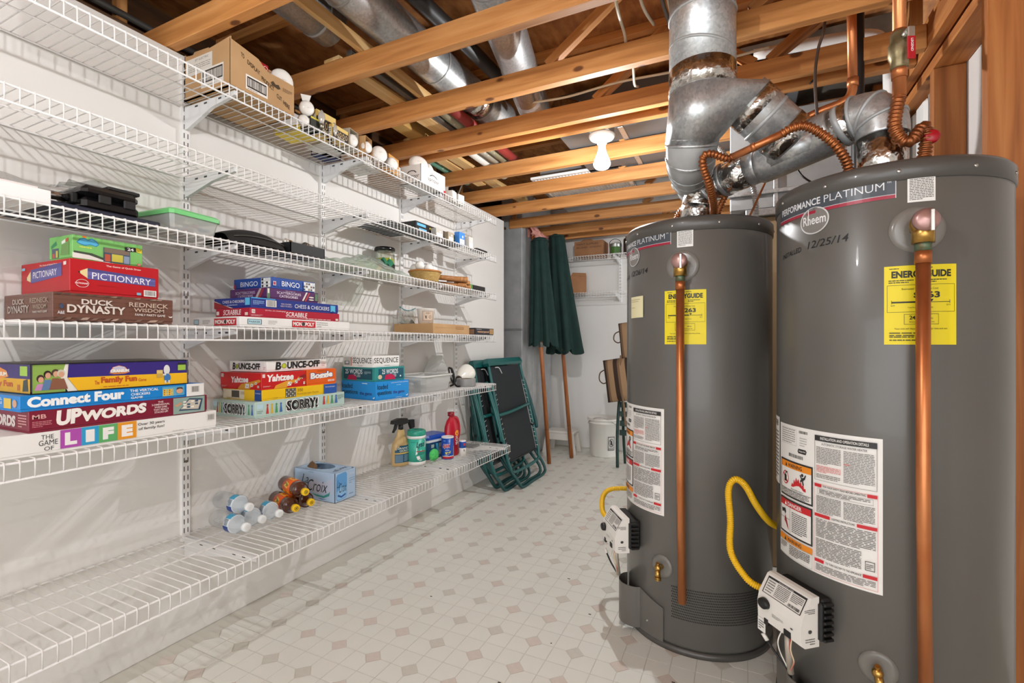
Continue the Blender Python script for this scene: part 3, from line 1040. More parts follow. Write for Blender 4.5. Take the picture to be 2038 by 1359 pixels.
    dp = MB().tube([(x, 0, 1.32), (x, 0, .75), (x - .001, .006, .20)], .0138, 18).build('discharge_pipe', M_COPPER, t, None, VR)
    MB().tube([(x, 0, 1.316), (x, 0, 1.292)], .0158, 18).build('coupling', mottled('green_patina', [(.3, '6b5a3c'), (.6, '5f7a62'), (.8, '8a5a34')], 60, .5, metal=.6), dp)
    MB().tube([(x, 0, 1.292), (x, 0, 1.264)], .0162, 18).build('coupling', M_COPPER, dp)
    # --- big instruction label
    il = sticker('instruction_label', -80, -15.5, .468, .848, M_LABELW)
    p = Print(cfn(-80, -15.5, .468, .848, .0009), .035)
    K, G, RED, ORG = '#252525', '#8b8a87', '#c4202a', '#e58a1e'
    p.L(.05, .86, .27, .975, 7, G, .4, 1); p.frame(.05, .855, .29, .975, .002, .002, '#aaa'.replace('aaa', 'aaaaaa'))
    p.bars(.32, .955, .42, .975, '#55544f', 3); p.L(.33, .86, .41, .93, 4, '#b0afab', .35, 8)
    p.P([(.305, .82), (.315, .842), (.40, .842), (.41, .83), (.40, .808), (.315, .808)], K); p.T('energyverified', .32, .817, .398, .833, '#e8e6e1', .005)
    p.bars(.18, .765, .37, .79, '#55544f', 5)
    def box(v0, v1, head, word, wc):
        p.R(.03, v0, .475, v1, '#2b2a29'); p.R(.045, v0 + .013, .46, v1 - .013, '#e8e6e1')
        p.R(.045, v1 - .06, .46, v1 - .013, head)
        p.P([(.12, v1 - .052), (.155, v1 - .052), (.1375, v1 - .020)], wc)
        p.T(word, .17, v1 - .052, .36, v1 - .022, wc, .02)
    box(.455, .735, ORG, 'WARNING', K)
    p.E(.125, .595, .055, .05, RED, 24, .16); p.R(.105, .565, .145, .615, K); p.P([(.12, .615), (.13, .64), (.16, .645), (.16, .635), (.138, .628), (.132, .612)], K)
    p.P([(.082, .622), (.092, .634), (.168, .565), (.158, .553)], RED)
    p.P([(.22, .545), (.235, .575), (.25, .565), (.262, .605), (.275, .585), (.29, .625), (.303, .597), (.32, .62), (.335, .59), (.35, .605), (.36, .575), (.378, .59), (.385, .56), (.40, .565), (.405, .54)], RED)
    p.E(.365, .655, .014, .012, K, 12); p.P([(.335, .65), (.345, .655), (.362, .635), (.385, .642), (.40, .665), (.408, .66), (.395, .63), (.375, .615), (.385, .585), (.37, .585), (.362, .61), (.345, .60), (.34, .61), (.353, .625)], K)
    p.T('Flammable Vapors', .22, .520, .38, .533, K)
    p.R(.045, .513, .46, .516, K); p.L(.06, .47, .44, .512, 5, '#4a4947', .45, 2)
    box(.172, .44, RED, 'DANGER', '#f0eeea')
    p.R(.205, .19, .208, .378, K)
    p.P([(.06, .36), (.075, .35), (.13, .36), (.145, .335), (.13, .31), (.12, .325), (.10, .33), (.085, .32), (.07, .325)], K)
    p.P([(.13, .31), (.16, .27), (.18, .23), (.19, .205), (.165, .225), (.14, .25), (.115, .265), (.12, .285)], '#9c2b2b'); p.R(.05, .285, .2, .288, K)
    p.L(.235, .205, .42, .36, 11, '#4a4947', .42, 6)
    p.R(.03, .115, .475, .158, ORG); p.P([(.12, .12), (.155, .12), (.1375, .152)], K); p.T('WARNING', .17, .122, .36, .15, K, .02)
    p.L(.05, .06, .16, .105, 4, '#4a4947', .42, 7); p.L(.2, .03, .45, .105, 6, '#4a4947', .42, 9); p.frame(.03, .012, .475, .115, .002, .002, '#8b8a87')
    # right column
    p.R(.50, .935, .965, .972, '#2b2a29'); p.T('INSTALLATION AND OPERATION DETAILS', .55, .944, .91, .963, '#e8e6e1', .012)
    p.T('AUTOMATIC STORAGE WATER HEATER', .56, .907, .90, .922, K)
    p.frame(.50, .66, .965, .935, .003, .002, '#5a5957')
    p.L(.515, .775, .715, .895, 11, '#6c6b68', .4, 11); p.L(.735, .68, .95, .895, 20, '#6c6b68', .4, 12)
    p.L(.515, .715, .715, .765, 5, '#d4706c', .42, 13); p.L(.515, .675, .71, .708, 3, '#6c6b68', .4, 14)
    p.R(.735, .80, .78, .807, '#d4706c')
    for v, w0, w1, txt, t0, t1 in ((.612, .56, .90, 'FOR YOUR SAFETY READ BEFORE OPERATING', .575, .89), (.405, .63, .83, 'LIGHTING INSTRUCTIONS', .645, .815), (.088, .58, .87, 'TO TURN GAS OFF TO THE APPLIANCE', .595, .86)):
        p.R(.50, v, w0, v + .022, RED); p.R(w1, v, .965, v + .022, RED)
        p.T(txt, t0, v + .004, t1, v + .018, K, .012)
    p.frame(.525, .565, .94, .605, .002, .002, '#8b8a87'); p.L(.54, .57, .92, .60, 3, '#5a5957', .42, 15)
    p.L(.515, .435, .715, .555, 12, '#5a5957', .4, 16); p.L(.735, .435, .95, .555, 12, '#5a5957', .4, 17)
    p.L(.51, .265, .955, .395, 12, '#5a5957', .4, 18); p.L(.51, .125, .86, .255, 12, '#5a5957', .4, 19)
    p.frame(.885, .14, .95, .20, .004, .004, K); p.L(.893, .15, .94, .185, 3, K, .4, 20)
    p.L(.51, .03, .955, .078, 5, '#5a5957', .4, 21)
    p.frame(.495, .018, .97, .635, .002, .002, '#d4706c')
    p.build('label_print', il, .5)
    i2 = sticker('side_label', -100, -82, .66, .86, M_LABELW)
    p = Print(cfn(-100, -82, .66, .86, .0009), .2); p.L(.1, .05, .9, .8, 14, '#5a5957', .42, 22); p.T('OTHER', .2, .86, .85, .95, K, .02); p.build('label_print', i2, .5)
    # --- drain valve
    da = -17.5
    q = math.radians(da)
    dr = MB()
    dr.lathe([(.001, HR + .003), (.028, HR + .0025), (.040, HR + .001), (.0405, HR - .006)][::-1], 30, (0, 0, 0), 0, True, ax)
    dr.build('valve_plate', mottled('clear_washer_low', [(.3, '6f6c66'), (.7, '7c7972')], 20, .3), t, (0, 0, .288), (0, 0, q))
    dr = MB()
    dr.cyl((HR - .004, 0, 0), (HR + .026, 0, 0), .0095, 8)
    dr.sphere((HR + .026, 0, .002), .0125, 12, 8)
    dr.cyl((HR + .026, 0, .014), (HR + .030, 0, .020), .006, 8)
    dr.tube([(HR + .024, 0, 0), (HR + .036, .004, -.012), (HR + .038, .006, -.026)], .0095, 12)
    for k in range(3):
        dr.cyl((HR + .038, .006, -.024 - k * .004), (HR + .038, .006, -.0265 - k * .004), .0115, 14)
    dr.build('drain_valve', M_BRASS, t, (0, 0, .288), (0, 0, q))
    # --- perforated air band
    pf = MB()
    for r_ in range(13):
        for c_ in range(74):
            a = -9.5 + c_ * 1.22 + (.61 if r_ % 2 else 0)
            z = .125 + r_ * .0088
            V = [pol(a + .42 * math.cos(k * PI / 3) , HR + .0006, z + .0029 * math.sin(k * PI / 3)) for k in range(6)]
            pf.add(V, [list(range(6))])
    g = pf.build('perforations', mat('#1b1a19', .8), t); g['kind'] = 'stuff'
    # --- access shield with cable channel
    def shield(u, v):
        a = -65 + 49 * u
        bul = max(0, math.sin(PI * min(1, max(0, (a + 65) / 26)))) ** .6 if a < -39 else 0
        top = .172 - (.03 * max(0, (a + 38)) / 22)
        return pol(a, HR + .004 + .046 * bul, .022 + (top - .022) * v)
    sh = MB().grid(shield, 64, 4)
    sh.grid(lambda u, v: shield(u, v) - pol(-65 + 49 * u, .0025, 0), 64, 4)
    sh.build('access_shield', M_HEATER, t)
    MB().sphere((0, 0, 0), .004, 8, 6).build('screw', mat('#b9b6b0', .3, .9), t, pol(-30, HR + .006, .07))
    # --- gas control
    ca = -54
    gc = T('x', '', '', (0, 0, 0)); gc.name = 'gas_control'
    del gc['label']; del gc['category']
    gc.parent = t
    gc.scale = (1, 1, .84); gc.location = pol(ca, HR, .365); gc.rotation_euler = (0, 0, math.radians(ca))
    # local: +x outward, +y to the right seen from the front
    MB().cbox(-.005, -.070, -.062, .030, .078, .068, .006).cbox(.028, -.060, -.055, .040, .084, .06, .004).build('valve_body', M_BLACK, gc)
    ribs = MB()
    for k in range(7):
        ribs.cbox(.004, .080, -.055 + k * .018, .034, .090, -.046 + k * .018, .002)
    ribs.build('rear_ribs', M_BLACK, gc)
    prof = [(.036, -.074), (.080, -.074), (.090, -.066), (.092, -.010), (.086, .020), (.058, .074), (.050, .078), (.036, .078)]
    hs = MB().prism(prof, 1, -.076, .074)
    hs.build('housing', M_PLASTIC, gc)
    dl = MB().lathe([(.001, .013), (.013, .013), (.0165, .010), (.018, 0)][::-1], 24, (.0915, -.048, -.008), 0, True, ax)
    dl.build('temperature_dial', M_BLACK, gc)
    MB().cbox(.088, .018, -.066, .0935, .040, -.046, .001).build('connector', M_BLACK, gc)
    MB().cbox(.084, -.052, -.078, .0925, -.038, -.058, .001).build('connector', M_BLACK, gc)
    sl_ = plane_fn((.0868, -.070, .0175), (0, .138, 0), (-.0275, 0, .0555), (.88, 0, .46))
    p = Print(sl_)
    p.frame(.03, .06, .97, .94, .02, .035, K); p.R(.05, .84, .95, .92, K); p.T('STATUS LIGHT CODE', .30, .855, .66, .905, '#e6e3dc', .01)
    p.L(.08, .15, .26, .8, 5, '#6c6b68', .4, 31); p.L(.30, .15, .62, .8, 8, '#4a4947', .42, 32); p.L(.66, .4, .93, .8, 5, '#4a4947', .42, 33); p.bars(.66, .14, .93, .28, K, 9)
    p.build('label_print', gc, .5)
    p = Print(plane_fn((.0922, -.076, -.066), (0, .150, 0), (0, 0, .056), (1, 0, 0)))
    p.L(.36, .52, .62, .72, 4, '#8b8a87', .35, 34); p.E(.80, .62, .03, .05, '#4a4947', 10)
    p.build('face_print', gc, .5)
    p = Print(plane_fn((.040, .0742, -.070), (.05, 0, 0), (0, 0, .12), (0, 1, 0)))
    p.L(.2, .82, .85, .95, 3, '#4a4947', .4, 35); p.E(.5, .38, .12, .05, '#4a4947', 10); p.L(.2, .04, .8, .22, 3, '#6c6b68', .4, 36)
    p.build('side_print', gc, .5)
    MB().tube([(.062, .0, -.074), (.060, 0, -.13), (.052, .0, -.21)], .0085, 10).build('thermopile_tube', mat('#b9b0a2', .4, .3), gc)
    for (nm, c, y0, dy) in (('wire', '#e8e4dc', -.012, -.004), ('wire', '#b3202a', .014, .010), ('wire', '#d8c9a6', .020, .006)):
        MB().tube(cr([(.066, y0, -.074), (.078, y0 + dy, -.11), (.070, y0 + dy * 1.5, -.15), (.056, 0, -.205)], 4), .0018, 6).build(nm, mat(c, .5), gc)
    tg = MB().cbox(.088, -.078, -.112, .0895, -.050, -.068, .0005).build('paper_tag', M_LABELW, gc, None, None)
    Print(plane_fn((.0896, -.076, -.110), (0, .024, 0), (0, 0, .04), (1, 0, 0))).L(.1, .1, .9, .9, 4, '#4a4947', .4, 40).build('tag_print', tg)
    MB().tube([(.086, -.062, -.118), (.082, -.050, -.135)], .006, 8).build('igniter_plug', M_PLASTIC, gc)
    MB().tube(cr([(.082, -.050, -.135), (.074, -.025, -.165), (.058, -.004, -.20)], 4), .0032, 6).build('wire', M_BLACK, gc)
    MB().cyl((.066, -.020, -.084), (.066, -.020, -.074), .006, 8).build('brass_fitting', M_BRASS, gc)
    MB().cyl((.055, -.100, .004), (.055, -.076, .004), .0115, 8).build('hose_fitting', mat('#c9c9c4', .3, .9), gc)
    # --- nozzles on top
    for (x_, y_) in ((.07, .067), (-.036, -.077)):
        MB().cyl((x_, y_, HT - .002), (x_, y_, HT + .022), .014, 8).build('water_nozzle', M_BRASS, t)
    MB().lathe([(.075, HT), (.075, HT + .006), (.062, HT + .012), (.062, HT + .02)], 24).build('vent_collar', M_GALV, t)
    return t, gc


H1 = heater('dark grey water heater on the left, with a cream paper note stuck on it', (-.16, 2.02, 0), math.radians(-93.5), '12/26/14')
H2 = heater('dark grey water heater nearest the camera at the right edge', (.365, 1.70, 0), math.radians(-86.3), '12/25/14')
nt = MB()
def polw(c, a, r, z):
    q = math.radians(a)
    return Vector((c[0] + r * math.cos(q), c[1] + r * math.sin(q), z))
nt.grid(lambda u, v: polw((-.16, 2.02), -146.5 + 18 * u, HR + .0025 + .001 * u, 1.178 + .08 * v) - Vector((-.42, 1.90, 1.178)), 6, 4)
nt_o = nt.build('sticky_note', mat('#e6dfb4', .7), None, (-.42, 1.90, 1.178))
tag(nt_o, 'cream paper note stuck to the left water heater', 'note')
p = Print(lambda u, v, f: polw((-.16, 2.02), -146.5 + 18 * u, HR + .0038 + f, 1.178 + .08 * v) - Vector((-.42, 1.90, 1.178)), .2)
p.L(.1, .72, .8, .9, 2, '#b5ac80', .3, 1); p.L(.1, .45, .6, .52, 1, '#b5ac80', .4, 2)
p.build('handwriting', nt_o, .7)

# ---- yellow gas hoses
def gas_hose(lab, pts):
    return flex_line('gas_hose', lab, 'hose', pts, .0095, mat('#e3b40e', .4), .0014, .0055, 'sleeve', 12, 'yellow gas hoses')


gas_hose('yellow corrugated gas hose looping between the two water heaters', [(.055, 1.573, .368), (.015, 1.575, .388), (-.028, 1.595, .45), (-.030, 1.62, .54), (-.036, 1.655, .62), (-.018, 1.67, .652), (.012, 1.69, .63), (.045, 1.73, .56), (.085, 1.80, .49), (.13, 1.87, .45)])
gas_hose('yellow gas hose curving behind the control of the left heater', [(-.484, 1.932, .368), (-.525, 1.985, .375), (-.545, 2.06, .41), (-.525, 2.10, .435), (-.47, 2.13, .44), (-.43, 2.16, .43)])
# ---- copper water lines
def corr(P, r, mb, mi=0, amp=.0024, step=.0112):
    Q = resample(cr(P, 8), step / 4)
    return mb.tube(Q, [r + amp * (0, 1, 0, -1)[i % 4] for i in range(len(Q))], 12, mi)


def copper(name, lab, runs, base):
    t = T(name, lab, 'pipe', base)
    b = Vector(base)
    for kind, pts, r in runs:
        P = [Vector(p) - b for p in pts]
        if kind == 'flex':
            corr(P, r, MB()).build('corrugated_section', M_COPPERF, t)
        elif kind == 'pipe':
            MB().tube(P, r, 16).build('straight_section', M_COPPER, t)
        elif kind == 'cpl':
            MB().tube(P, r, 16).build('coupling', M_COPPER, t)
    return t


copper('copper_link_line', 'copper line arching from the left heater to the right heater', [
    ('flex', [(-.0955, 1.948, 1.545), (-.088, 1.86, 1.572), (-.097, 1.745, 1.615), (-.113, 1.69, 1.665), (-.108, 1.675, 1.690), (-.085, 1.68, 1.694), (-.04, 1.70, 1.678), (-.022, 1.695, 1.681)], .0115),
    ('pipe', [(-.027, 1.697, 1.679), (.117, 1.655, 1.714)], .0118), ('cpl', [(.03, 1.681, 1.693), (.042, 1.677, 1.696)], .0136),
    ('flex', [(.113, 1.656, 1.713), (.14, 1.645, 1.721), (.172, 1.64, 1.717), (.213, 1.64, 1.685), (.25, 1.65, 1.645), (.278, 1.68, 1.605), (.288, 1.71, 1.565), (.286, 1.731, 1.545)], .0125)], (-.0955, 1.948, 1.545))
copper('copper_stub_line', 'short corrugated copper line behind the left heater vent', [
    ('flex', [(-.236, 2.059, 1.545), (-.238, 2.06, 1.59), (-.222, 2.075, 1.625), (-.20, 2.10, 1.65), (-.17, 2.14, 1.67)], .0105)], (-.236, 2.059, 1.545))
copper('copper_stub_line', 'short corrugated copper line rising right of the left heater vent', [
    ('flex', [(-.088, 1.985, 1.555), (-.072, 1.985, 1.60), (-.055, 1.99, 1.64), (-.045, 2.02, 1.69), (-.05, 2.08, 1.72)], .0105)], (-.088, 1.985, 1.555))
wl = copper('copper_supply_line', 'copper supply line with a red ball valve over the right heater', [
    ('flex', [(.437, 1.635, 1.545), (.442, 1.633, 1.585), (.446, 1.63, 1.630), (.440, 1.628, 1.659), (.425, 1.62, 1.642), (.410, 1.615, 1.622), (.391, 1.615, 1.626), (.375, 1.618, 1.665), (.380, 1.625, 1.712), (.388, 1.63, 1.75)], .0145),
    ('pipe', [(.388, 1.63, 1.745), (.388, 1.63, 2.50)], .0155), ('cpl', [(.388, 1.63, 1.80), (.388, 1.63, 1.84)], .0180), ('cpl', [(.388, 1.63, 1.90), (.388, 1.63, 1.93)], .0180)], (.437, 1.635, 1.545))
o = -Vector((.437, 1.635, 1.545))
vb = MB().lathe([(.0185, -.05), (.021, -.045), (.021, -.025), (.026, -.015), (.026, .015), (.021, .025), (.021, .045), (.0185, .05)], 12, Vector((.388, 1.63, 1.875)) + o).build('valve_body', mottled('grimy_brass', [(.3, '6d6042'), (.6, '8f8260'), (.85, 'b5ab90')], 40, .45, metal=.7), wl)
MB().cyl(Vector((.395, 1.612, 1.905)) + o, Vector((.401, 1.588, 1.905)) + o, .010, 12).build('valve_stem', mat('#c9c7bf', .3, .8), wl)
hd = MB().cbox(-.0105, -.0025, -.06, .0105, .0025, .0, .002).build('valve_handle', mat('#b01722', .4), wl, Vector((.402, 1.583, 1.886)) + o, (0, 0, .38))
MB().cbox(-.009, -.003, 0, .009, .003, .03, .002).build('handle_neck', mat('#c9c7bf', .3, .8), wl, Vector((.402, 1.585, 1.882)) + o, (0, 0, .38))
p = Print(plane_fn((.006, -.0026, -.006), (0, 0, -.048), (-.012, 0, 0) if False else (-.012, 0, 0), (0, -1, 0)))
p = Print(plane_fn((-.004, -.0026, -.008), (0, 0, -.034), (.008, 0, 0), (0, -1, 0)))
p.T('LEGEND', 0, .1, 1, .9, '#f0e8e4', .02); p.build('handle_print', hd)
MB().lathe([(.001, .0), (.014, .001), (.018, .006), (.018, .014), (.014, .018), (.001, .019)], 14, (0, 0, 0), 0, True, Matrix.Rotation(PI / 2, 3, 'X')).build('red_cap', mat('#a81220', .35), wl, Vector((.455, 1.634, 1.628)) + o)
copper('copper_riser', 'copper pipe dropping beside the black stack and turning behind the vent', [
    ('pipe', [(.341, 2.0, 2.50), (.347, 2.0, 1.985)], .0145),
    ('pipe', cr([(.347, 2.0, 1.99), (.346, 2.0, 1.955), (.335, 2.0, 1.93), (.308, 2.0, 1.915), (.234, 2.0, 1.895), (.12, 2.03, 1.86)], 5), .0145), ('cpl', [(.347, 2.0, 1.995), (.3475, 2.0, 1.965)], .0172)], (.347, 2.0, 1.985))
# ================================================================== GAME BOXES
def game_box(lab, x0, x1, y0, y1, z0, z1, col, front=None, side=None, rot=0.0, top=None, group='board games on the shelves', traycol=None, cat='game box', name='game_box', rough=.38, k=None):
    """x0..x1 from wall to room, front face looks to +x, side face to -y."""
    hx, hy, h = (x1 - x0) / 2, (y1 - y0) / 2, z1 - z0
    t = T(name, lab, cat, ((x0 + x1) / 2, (y0 + y1) / 2, z0), math.radians(rot), group)
    lid = MB().cbox(-hx, -hy, .006, hx, hy, h, .0012).build('lid', mat(col, rough), t)
    MB().cbox(-hx + .0015, -hy + .0015, 0, hx - .0015, hy - .0015, .0065, .0008).build('tray', mat(traycol or col, .6), t)
    if front:
        p = Print(front_fn(hx, -hy, hy, 0.001, h)); p.k_ = k or (-.431 * x1 + .9024 * y1) / (-.431 * x1 + .9024 * y0); front(p); p.build('front_print', lid)
    if side:
        p = Print(side_fn(-hy, -hx, hx, 0.001, h)); p.k_ = (-.431 * x1 + .9024 * y0) / (-.431 * x0 + .9024 * y0); side(p); p.build('side_print', lid)
    if top:
        p = Print(plane_fn((-hx, -hy, h), (0, 2 * hy, 0), (2 * hx, 0, 0), (0, 0, 1))); top(p); p.build('top_print', lid)
    return t


Z2, Z3, Z4, Z5, Z6, Z1 = .8052, 1.1392, 1.4292, 1.6922, 1.9522, .3872
# ---- short stacks on the third shelf
def f(p):
    for k in range(6):
        p.R(0, .1 + k * .16, 1, .1 + k * .16 + .006, '#5b3b30')
    rnd = random.Random(4)
    for k in range(16):
        u = rnd.random(); p.P([(u, .02), (u + .03, .10), (u + .075, .13), (u + .05, .03)], rnd.choice(('#b39a8a', '#5f4a40', '#7d6355')))
        p.P([(u, .93), (u + .03, .97), (u + .06, .99), (u + .05, .92)], rnd.choice(('#9a8272', '#54443c')))
    p.T('DUCK', .235, .60, .50, .80, '#d9cfc6', .03); p.T('DYNASTY', .115, .28, .60, .58, '#d9cfc6', .03)
    p.T('REDNECK', .63, .62, .955, .80, '#c9b3a2', .015); p.T('WISDOM', .67, .43, .92, .58, '#c9b3a2', .015)
    p.T('FAMILY PARTY GAME', .68, .27, .93, .36, '#e6e0da', .01); p.T('A&E', .035, .22, .095, .33, '#d5d5d8', .02)
    p.P([(.05, .5), (.07, .62), (.09, .5), (.08, .42), (.06, .42)], '#3d4a66'); p.P([(.955, .32), (.965, .25), (.985, .25), (.99, .32), (.97, .29)], '#e6e0da')
def s(p):
    for k in range(6):
        p.R(0, .1 + k * .16, 1, .1 + k * .16 + .006, '#4d332b')
    p.T('DUCK', .18, .62, .42, .82, '#b5aaa2', .03); p.T('DYNASTY', .08, .30, .52, .58, '#b5aaa2', .03)
    p.T('REDNECK', .54, .64, .92, .82, '#a5927f', .015); p.T('WISDOM', .60, .42, .88, .58, '#a5927f', .015); p.T('FAMILY PARTY GAME', .60, .27, .9, .35, '#c9c2bb', .01)
game_box('brown wood-grain party game box at the bottom of the left short stack', -1.825, -1.555, .588, .870, Z3, 1.2112, '#6f4a3d', f, s)
def f(p):
    p.T('The Game of Quick Draw', .41, .86, .80, .92, '#f3e9e2', .012)
    for (o, c) in ((0, '#4c4a86'), (.09, '#6a67a8'), (.2, '#5b5896')):
        p.P([(.20, .76 - o), (.96, .66 - o * .5), (.96, .40 + o * .2), (.20, .44 + o * .2)], c)
    p.P([(.09, .63), (.20, .76), (.20, .46)], '#e5cf98'); p.P([(.09, .63), (.115, .66), (.115, .59)], '#222222')
    p.T('PICTIONARY', .25, .46, .91, .655, '#f2eff0', .0, 0, -.03)
    p.E(.14, .30, .075, .12, '#e9d9d5', 22, .1); p.R(.055, .27, .225, .33, '#c3151f'); p.T('PICTIONARY', .06, .275, .22, .325, '#f2eff0', .02)
    p.R(.83, .06, .97, .26, '#f0ece8'); p.bars(.84, .09, .96, .24, '#2a2a2a', 2); p.R(.75, .08, .80, .16, '#7fb3c9')
    p.L(.32, .27, .78, .29, 1, '#7d0f17', .5, 1)
def s(p):
    p.T('The Game of Quick Draw', .38, .86, .75, .91, '#f3e9e2', .012)
    p.P([(.20, .80), (.84, .90), (.84, .52), (.20, .38)], '#5b5896'); p.P([(.20, .80), (.84, .90), (.84, .78), (.20, .68)], '#4c4a86')
    p.P([(.10, .52), (.20, .76), (.20, .42)], '#e5cf98'); p.P([(.10, .52), (.125, .58), (.125, .5)], '#222222')
    p.T('PICTIONARY', .25, .52, .74, .72, '#f2eff0', 0, 0, .03)
    p.R(.88, .82, .94, .92, '#e9d9d5'); p.R(.02, .8, .09, .88, '#7fb3c9')
game_box('red drawing game box with purple pencils, middle of the left short stack', -1.835, -1.565, .626, .836, 1.2112, 1.302, '#b8121d', f, s)
def f(p):
    p.R(0, .0, 1, .06, '#5f9a4a'); p.P([(.0, .28), (.0, .06), (.28, .06), (.62, .0), (.25, .30)], '#e8e6e0'); p.P([(.02, .35), (.28, .33), (.62, .06), (.55, .03), (.24, .24), (.02, .27)], '#3f4a3a')
    p.P([(.06, .70), (.10, .86), (.17, .92), (.22, .86), (.28, .95), (.35, .84), (.38, .72), (.34, .62), (.26, .66), (.18, .60), (.11, .63)], '#2f7fae')
    p.P([(.075, .70), (.11, .83), (.17, .88), (.22, .82), (.28, .90), (.34, .81), (.365, .72), (.33, .65), (.26, .69), (.18, .64), (.12, .66)], '#56b4dd')
    p.E(.17, .96, .03, .04, '#e2742c', 12)
    p.L(.1, .50, .36, .57, 1, '#d5df5e', .7, 3)
    p.R(.44, .05, .82, .66, '#3b4f66'); p.R(.45, .45, .81, .65, '#7c6a5a'); p.R(.56, .1, .72, .42, '#c9c04a'); p.R(.46, .08, .54, .38, '#b9573f'); p.R(.73, .08, .81, .4, '#8a9db5')
    p.P([(.74, .80), (.90, .84), (.91, .66), (.75, .62)], '#1d1d1f'); p.P([(.90, .84), (.985, .80), (.98, .62), (.91, .66)], '#e7d23a')
    p.T('24', .78, .67, .87, .80, '#f2f2f2', .03); p.T('3-7', .92, .68, .97, .77, '#1d1d1f', .02)
    p.R(.92, .06, .97, .15, '#c22324'); p.E(.945, .105, .018, .03, '#f2f2f2', 10, .35)
def s(p):
    p.P([(.08, .62), (.3, .8), (.34, .64), (.1, .5)], '#3c8f5f'); p.R(.12, .1, .42, .5, '#55616e'); p.R(.15, .12, .25, .3, '#b9573f'); p.R(.3, .12, .38, .4, '#c9c04a'); p.P([(.5, .2), (.88, .18), (.88, .72), (.55, .62)], '#6f9a56')
    p.P([(.55, .76), (.72, .84), (.72, .70), (.56, .64)], '#e9e9e4'); p.P([(.74, .85), (.84, .88), (.84, .74), (.74, .71)], '#c4503c')
game_box('green jigsaw puzzle box on top of the left short stack', -1.70, -1.585, .637, .803, 1.302, 1.368, '#7cc06a', f, s, 1.5, cat='puzzle box')
def f(p):
    p.R(.07, .25, .20, .80, '#b7dbe4'); p.frame(.07, .25, .20, .80, .006, .05, '#3d4a55'); p.T('PARKER', .085, .42, .185, .62, '#3d4a55', .01)
    p.L(.26, .3, .34, .75, 3, '#a8a8a4', .4, 1)
    p.R(.475, .12, .688, .86, '#c51a2a'); p.T('MONOPOLY', .485, .26, .678, .72, '#f5f0ec', .045); p.E(.578, .5, .016, .22, '#3b3a38', 10)
    p.L(.70, .15, .80, .85, 3, '#a8a8a4', .4, 2)
def s(p):
    p.R(.01, .25, .12, .8, '#b7dbe4'); p.frame(.01, .25, .12, .80, .008, .05, '#3d4a55'); p.L(.2, .3, .36, .75, 3, '#a8a8a4', .4, 1)
    p.R(.45, .12, .93, .86, '#c51a2a'); p.T('MONOPOLY', .47, .26, .91, .72, '#f5f0ec', .045); p.E(.69, .5, .03, .2, '#3b3a38', 10)
game_box('long white property game box at the bottom of the right short stack', -1.813, -1.555, 1.085, 1.598, Z3, 1.1745, '#f0efec', f, s)
def f(p):
    p.T("It's Fun...It's Challenging!", .17, .72, .40, .88, '#f3e2e2', .012, .2); p.T('SCRABBLE', .40, .28, .64, .80, '#f7f1ee', .012, .15); p.R(.40, .16, .64, .2, '#e9cfcf')
    p.R(.015, .42, .055, .84, '#e9dcd6'); p.T('MB', .02, .55, .05, .72, '#6a3a3a'); p.L(.01, .1, .14, .32, 2, '#e6b9bb', .4, 2); p.L(.62, .08, .95, .2, 1, '#f1dcdc', .6, 4); p.R(.955, .1, .985, .35, '#e6d5c6')
def s(p):
    p.T('SCRABBLE', .22, .28, .74, .84, '#f7f1ee', .012, .15); p.R(.02, .3, .1, .7, '#e9dcd6'); p.R(.85, .2, .94, .52, '#e6d5c6'); p.L(.2, .1, .8, .2, 1, '#e6b9bb', .4, 3)
game_box('flat red word tile game box above the white property game', -1.766, -1.575, 1.138, 1.558, 1.1745, 1.209, '#ad1030', f, s)
def f(p):
    p.R(.0, .9, .28, 1.0, '#45a5d9'); p.L(.02, .3, .15, .72, 4, '#9fc4e8', .4, 1); p.R(.17, .18, .29, .84, '#eceae6'); p.bars(.18, .22, .28, .8, '#2a2a2a', 4)
    p.T('FOR 2 PLAYERS', .345, .50, .46, .64, '#d9c9cf', .01); p.T('AGES 5 TO ADULT', .335, .28, .47, .42, '#d9c9cf', .01)
    p.T('CHESS & CHECKERS', .50, .26, .895, .66, '#f2f2f4', .0); p.P([(.91, .12), (.965, .12), (.965, .86), (.91, .86), ], '#59b6dc'); p.P([(.91, .12), (.9375, .24), (.965, .12), (.9375, .05)], '#1a2f78')
def s(p):
    p.P([(0, .0), (.45, .0), (.0, .80)], '#9a1c2a'); p.P([(0, .80), (.0, .70), (.52, .0), (.45, .0)], '#d9d4ce'); p.T('CHESS & CHECKERS', .23, .50, .82, .76, '#f2f2f4'); p.L(.35, .25, .8, .36, 1, '#c9d4ea', .5, 2); p.R(.84, .25, .97, .95, '#59b6dc')
game_box('long dark blue board game box, third in the right short stack', -1.782, -1.575, 1.142, 1.551, 1.209, 1.247, '#172f86', f, s)
def f(p):
    p.R(.0, .04, .055, .96, '#5d7f5c'); p.R(.012, .5, .045, .92, '#e9e4dc'); p.T('THE GAME OF', .36, .80, .55, .88, '#d9cbe2', .01)
    p.T('SCATTERGORIES', .19, .53, .66, .75, '#eee4f2', .005); p.T('CATEGORIES', .24, .22, .60, .45, '#eee4f2', .01)
    p.P([(.68, .1), (.76, .95), (.79, .95), (.71, .08)], '#e9e2d6'); p.P([(.73, .08), (.81, .95), (.84, .95), (.76, .08)], '#b83a44'); p.E(.86, .5, .05, .07, '#e9e2d6', 12); p.E(.86, .25, .05, .07, '#d9d2c6', 12); p.R(.93, .2, .985, .9, '#5d7f5c')
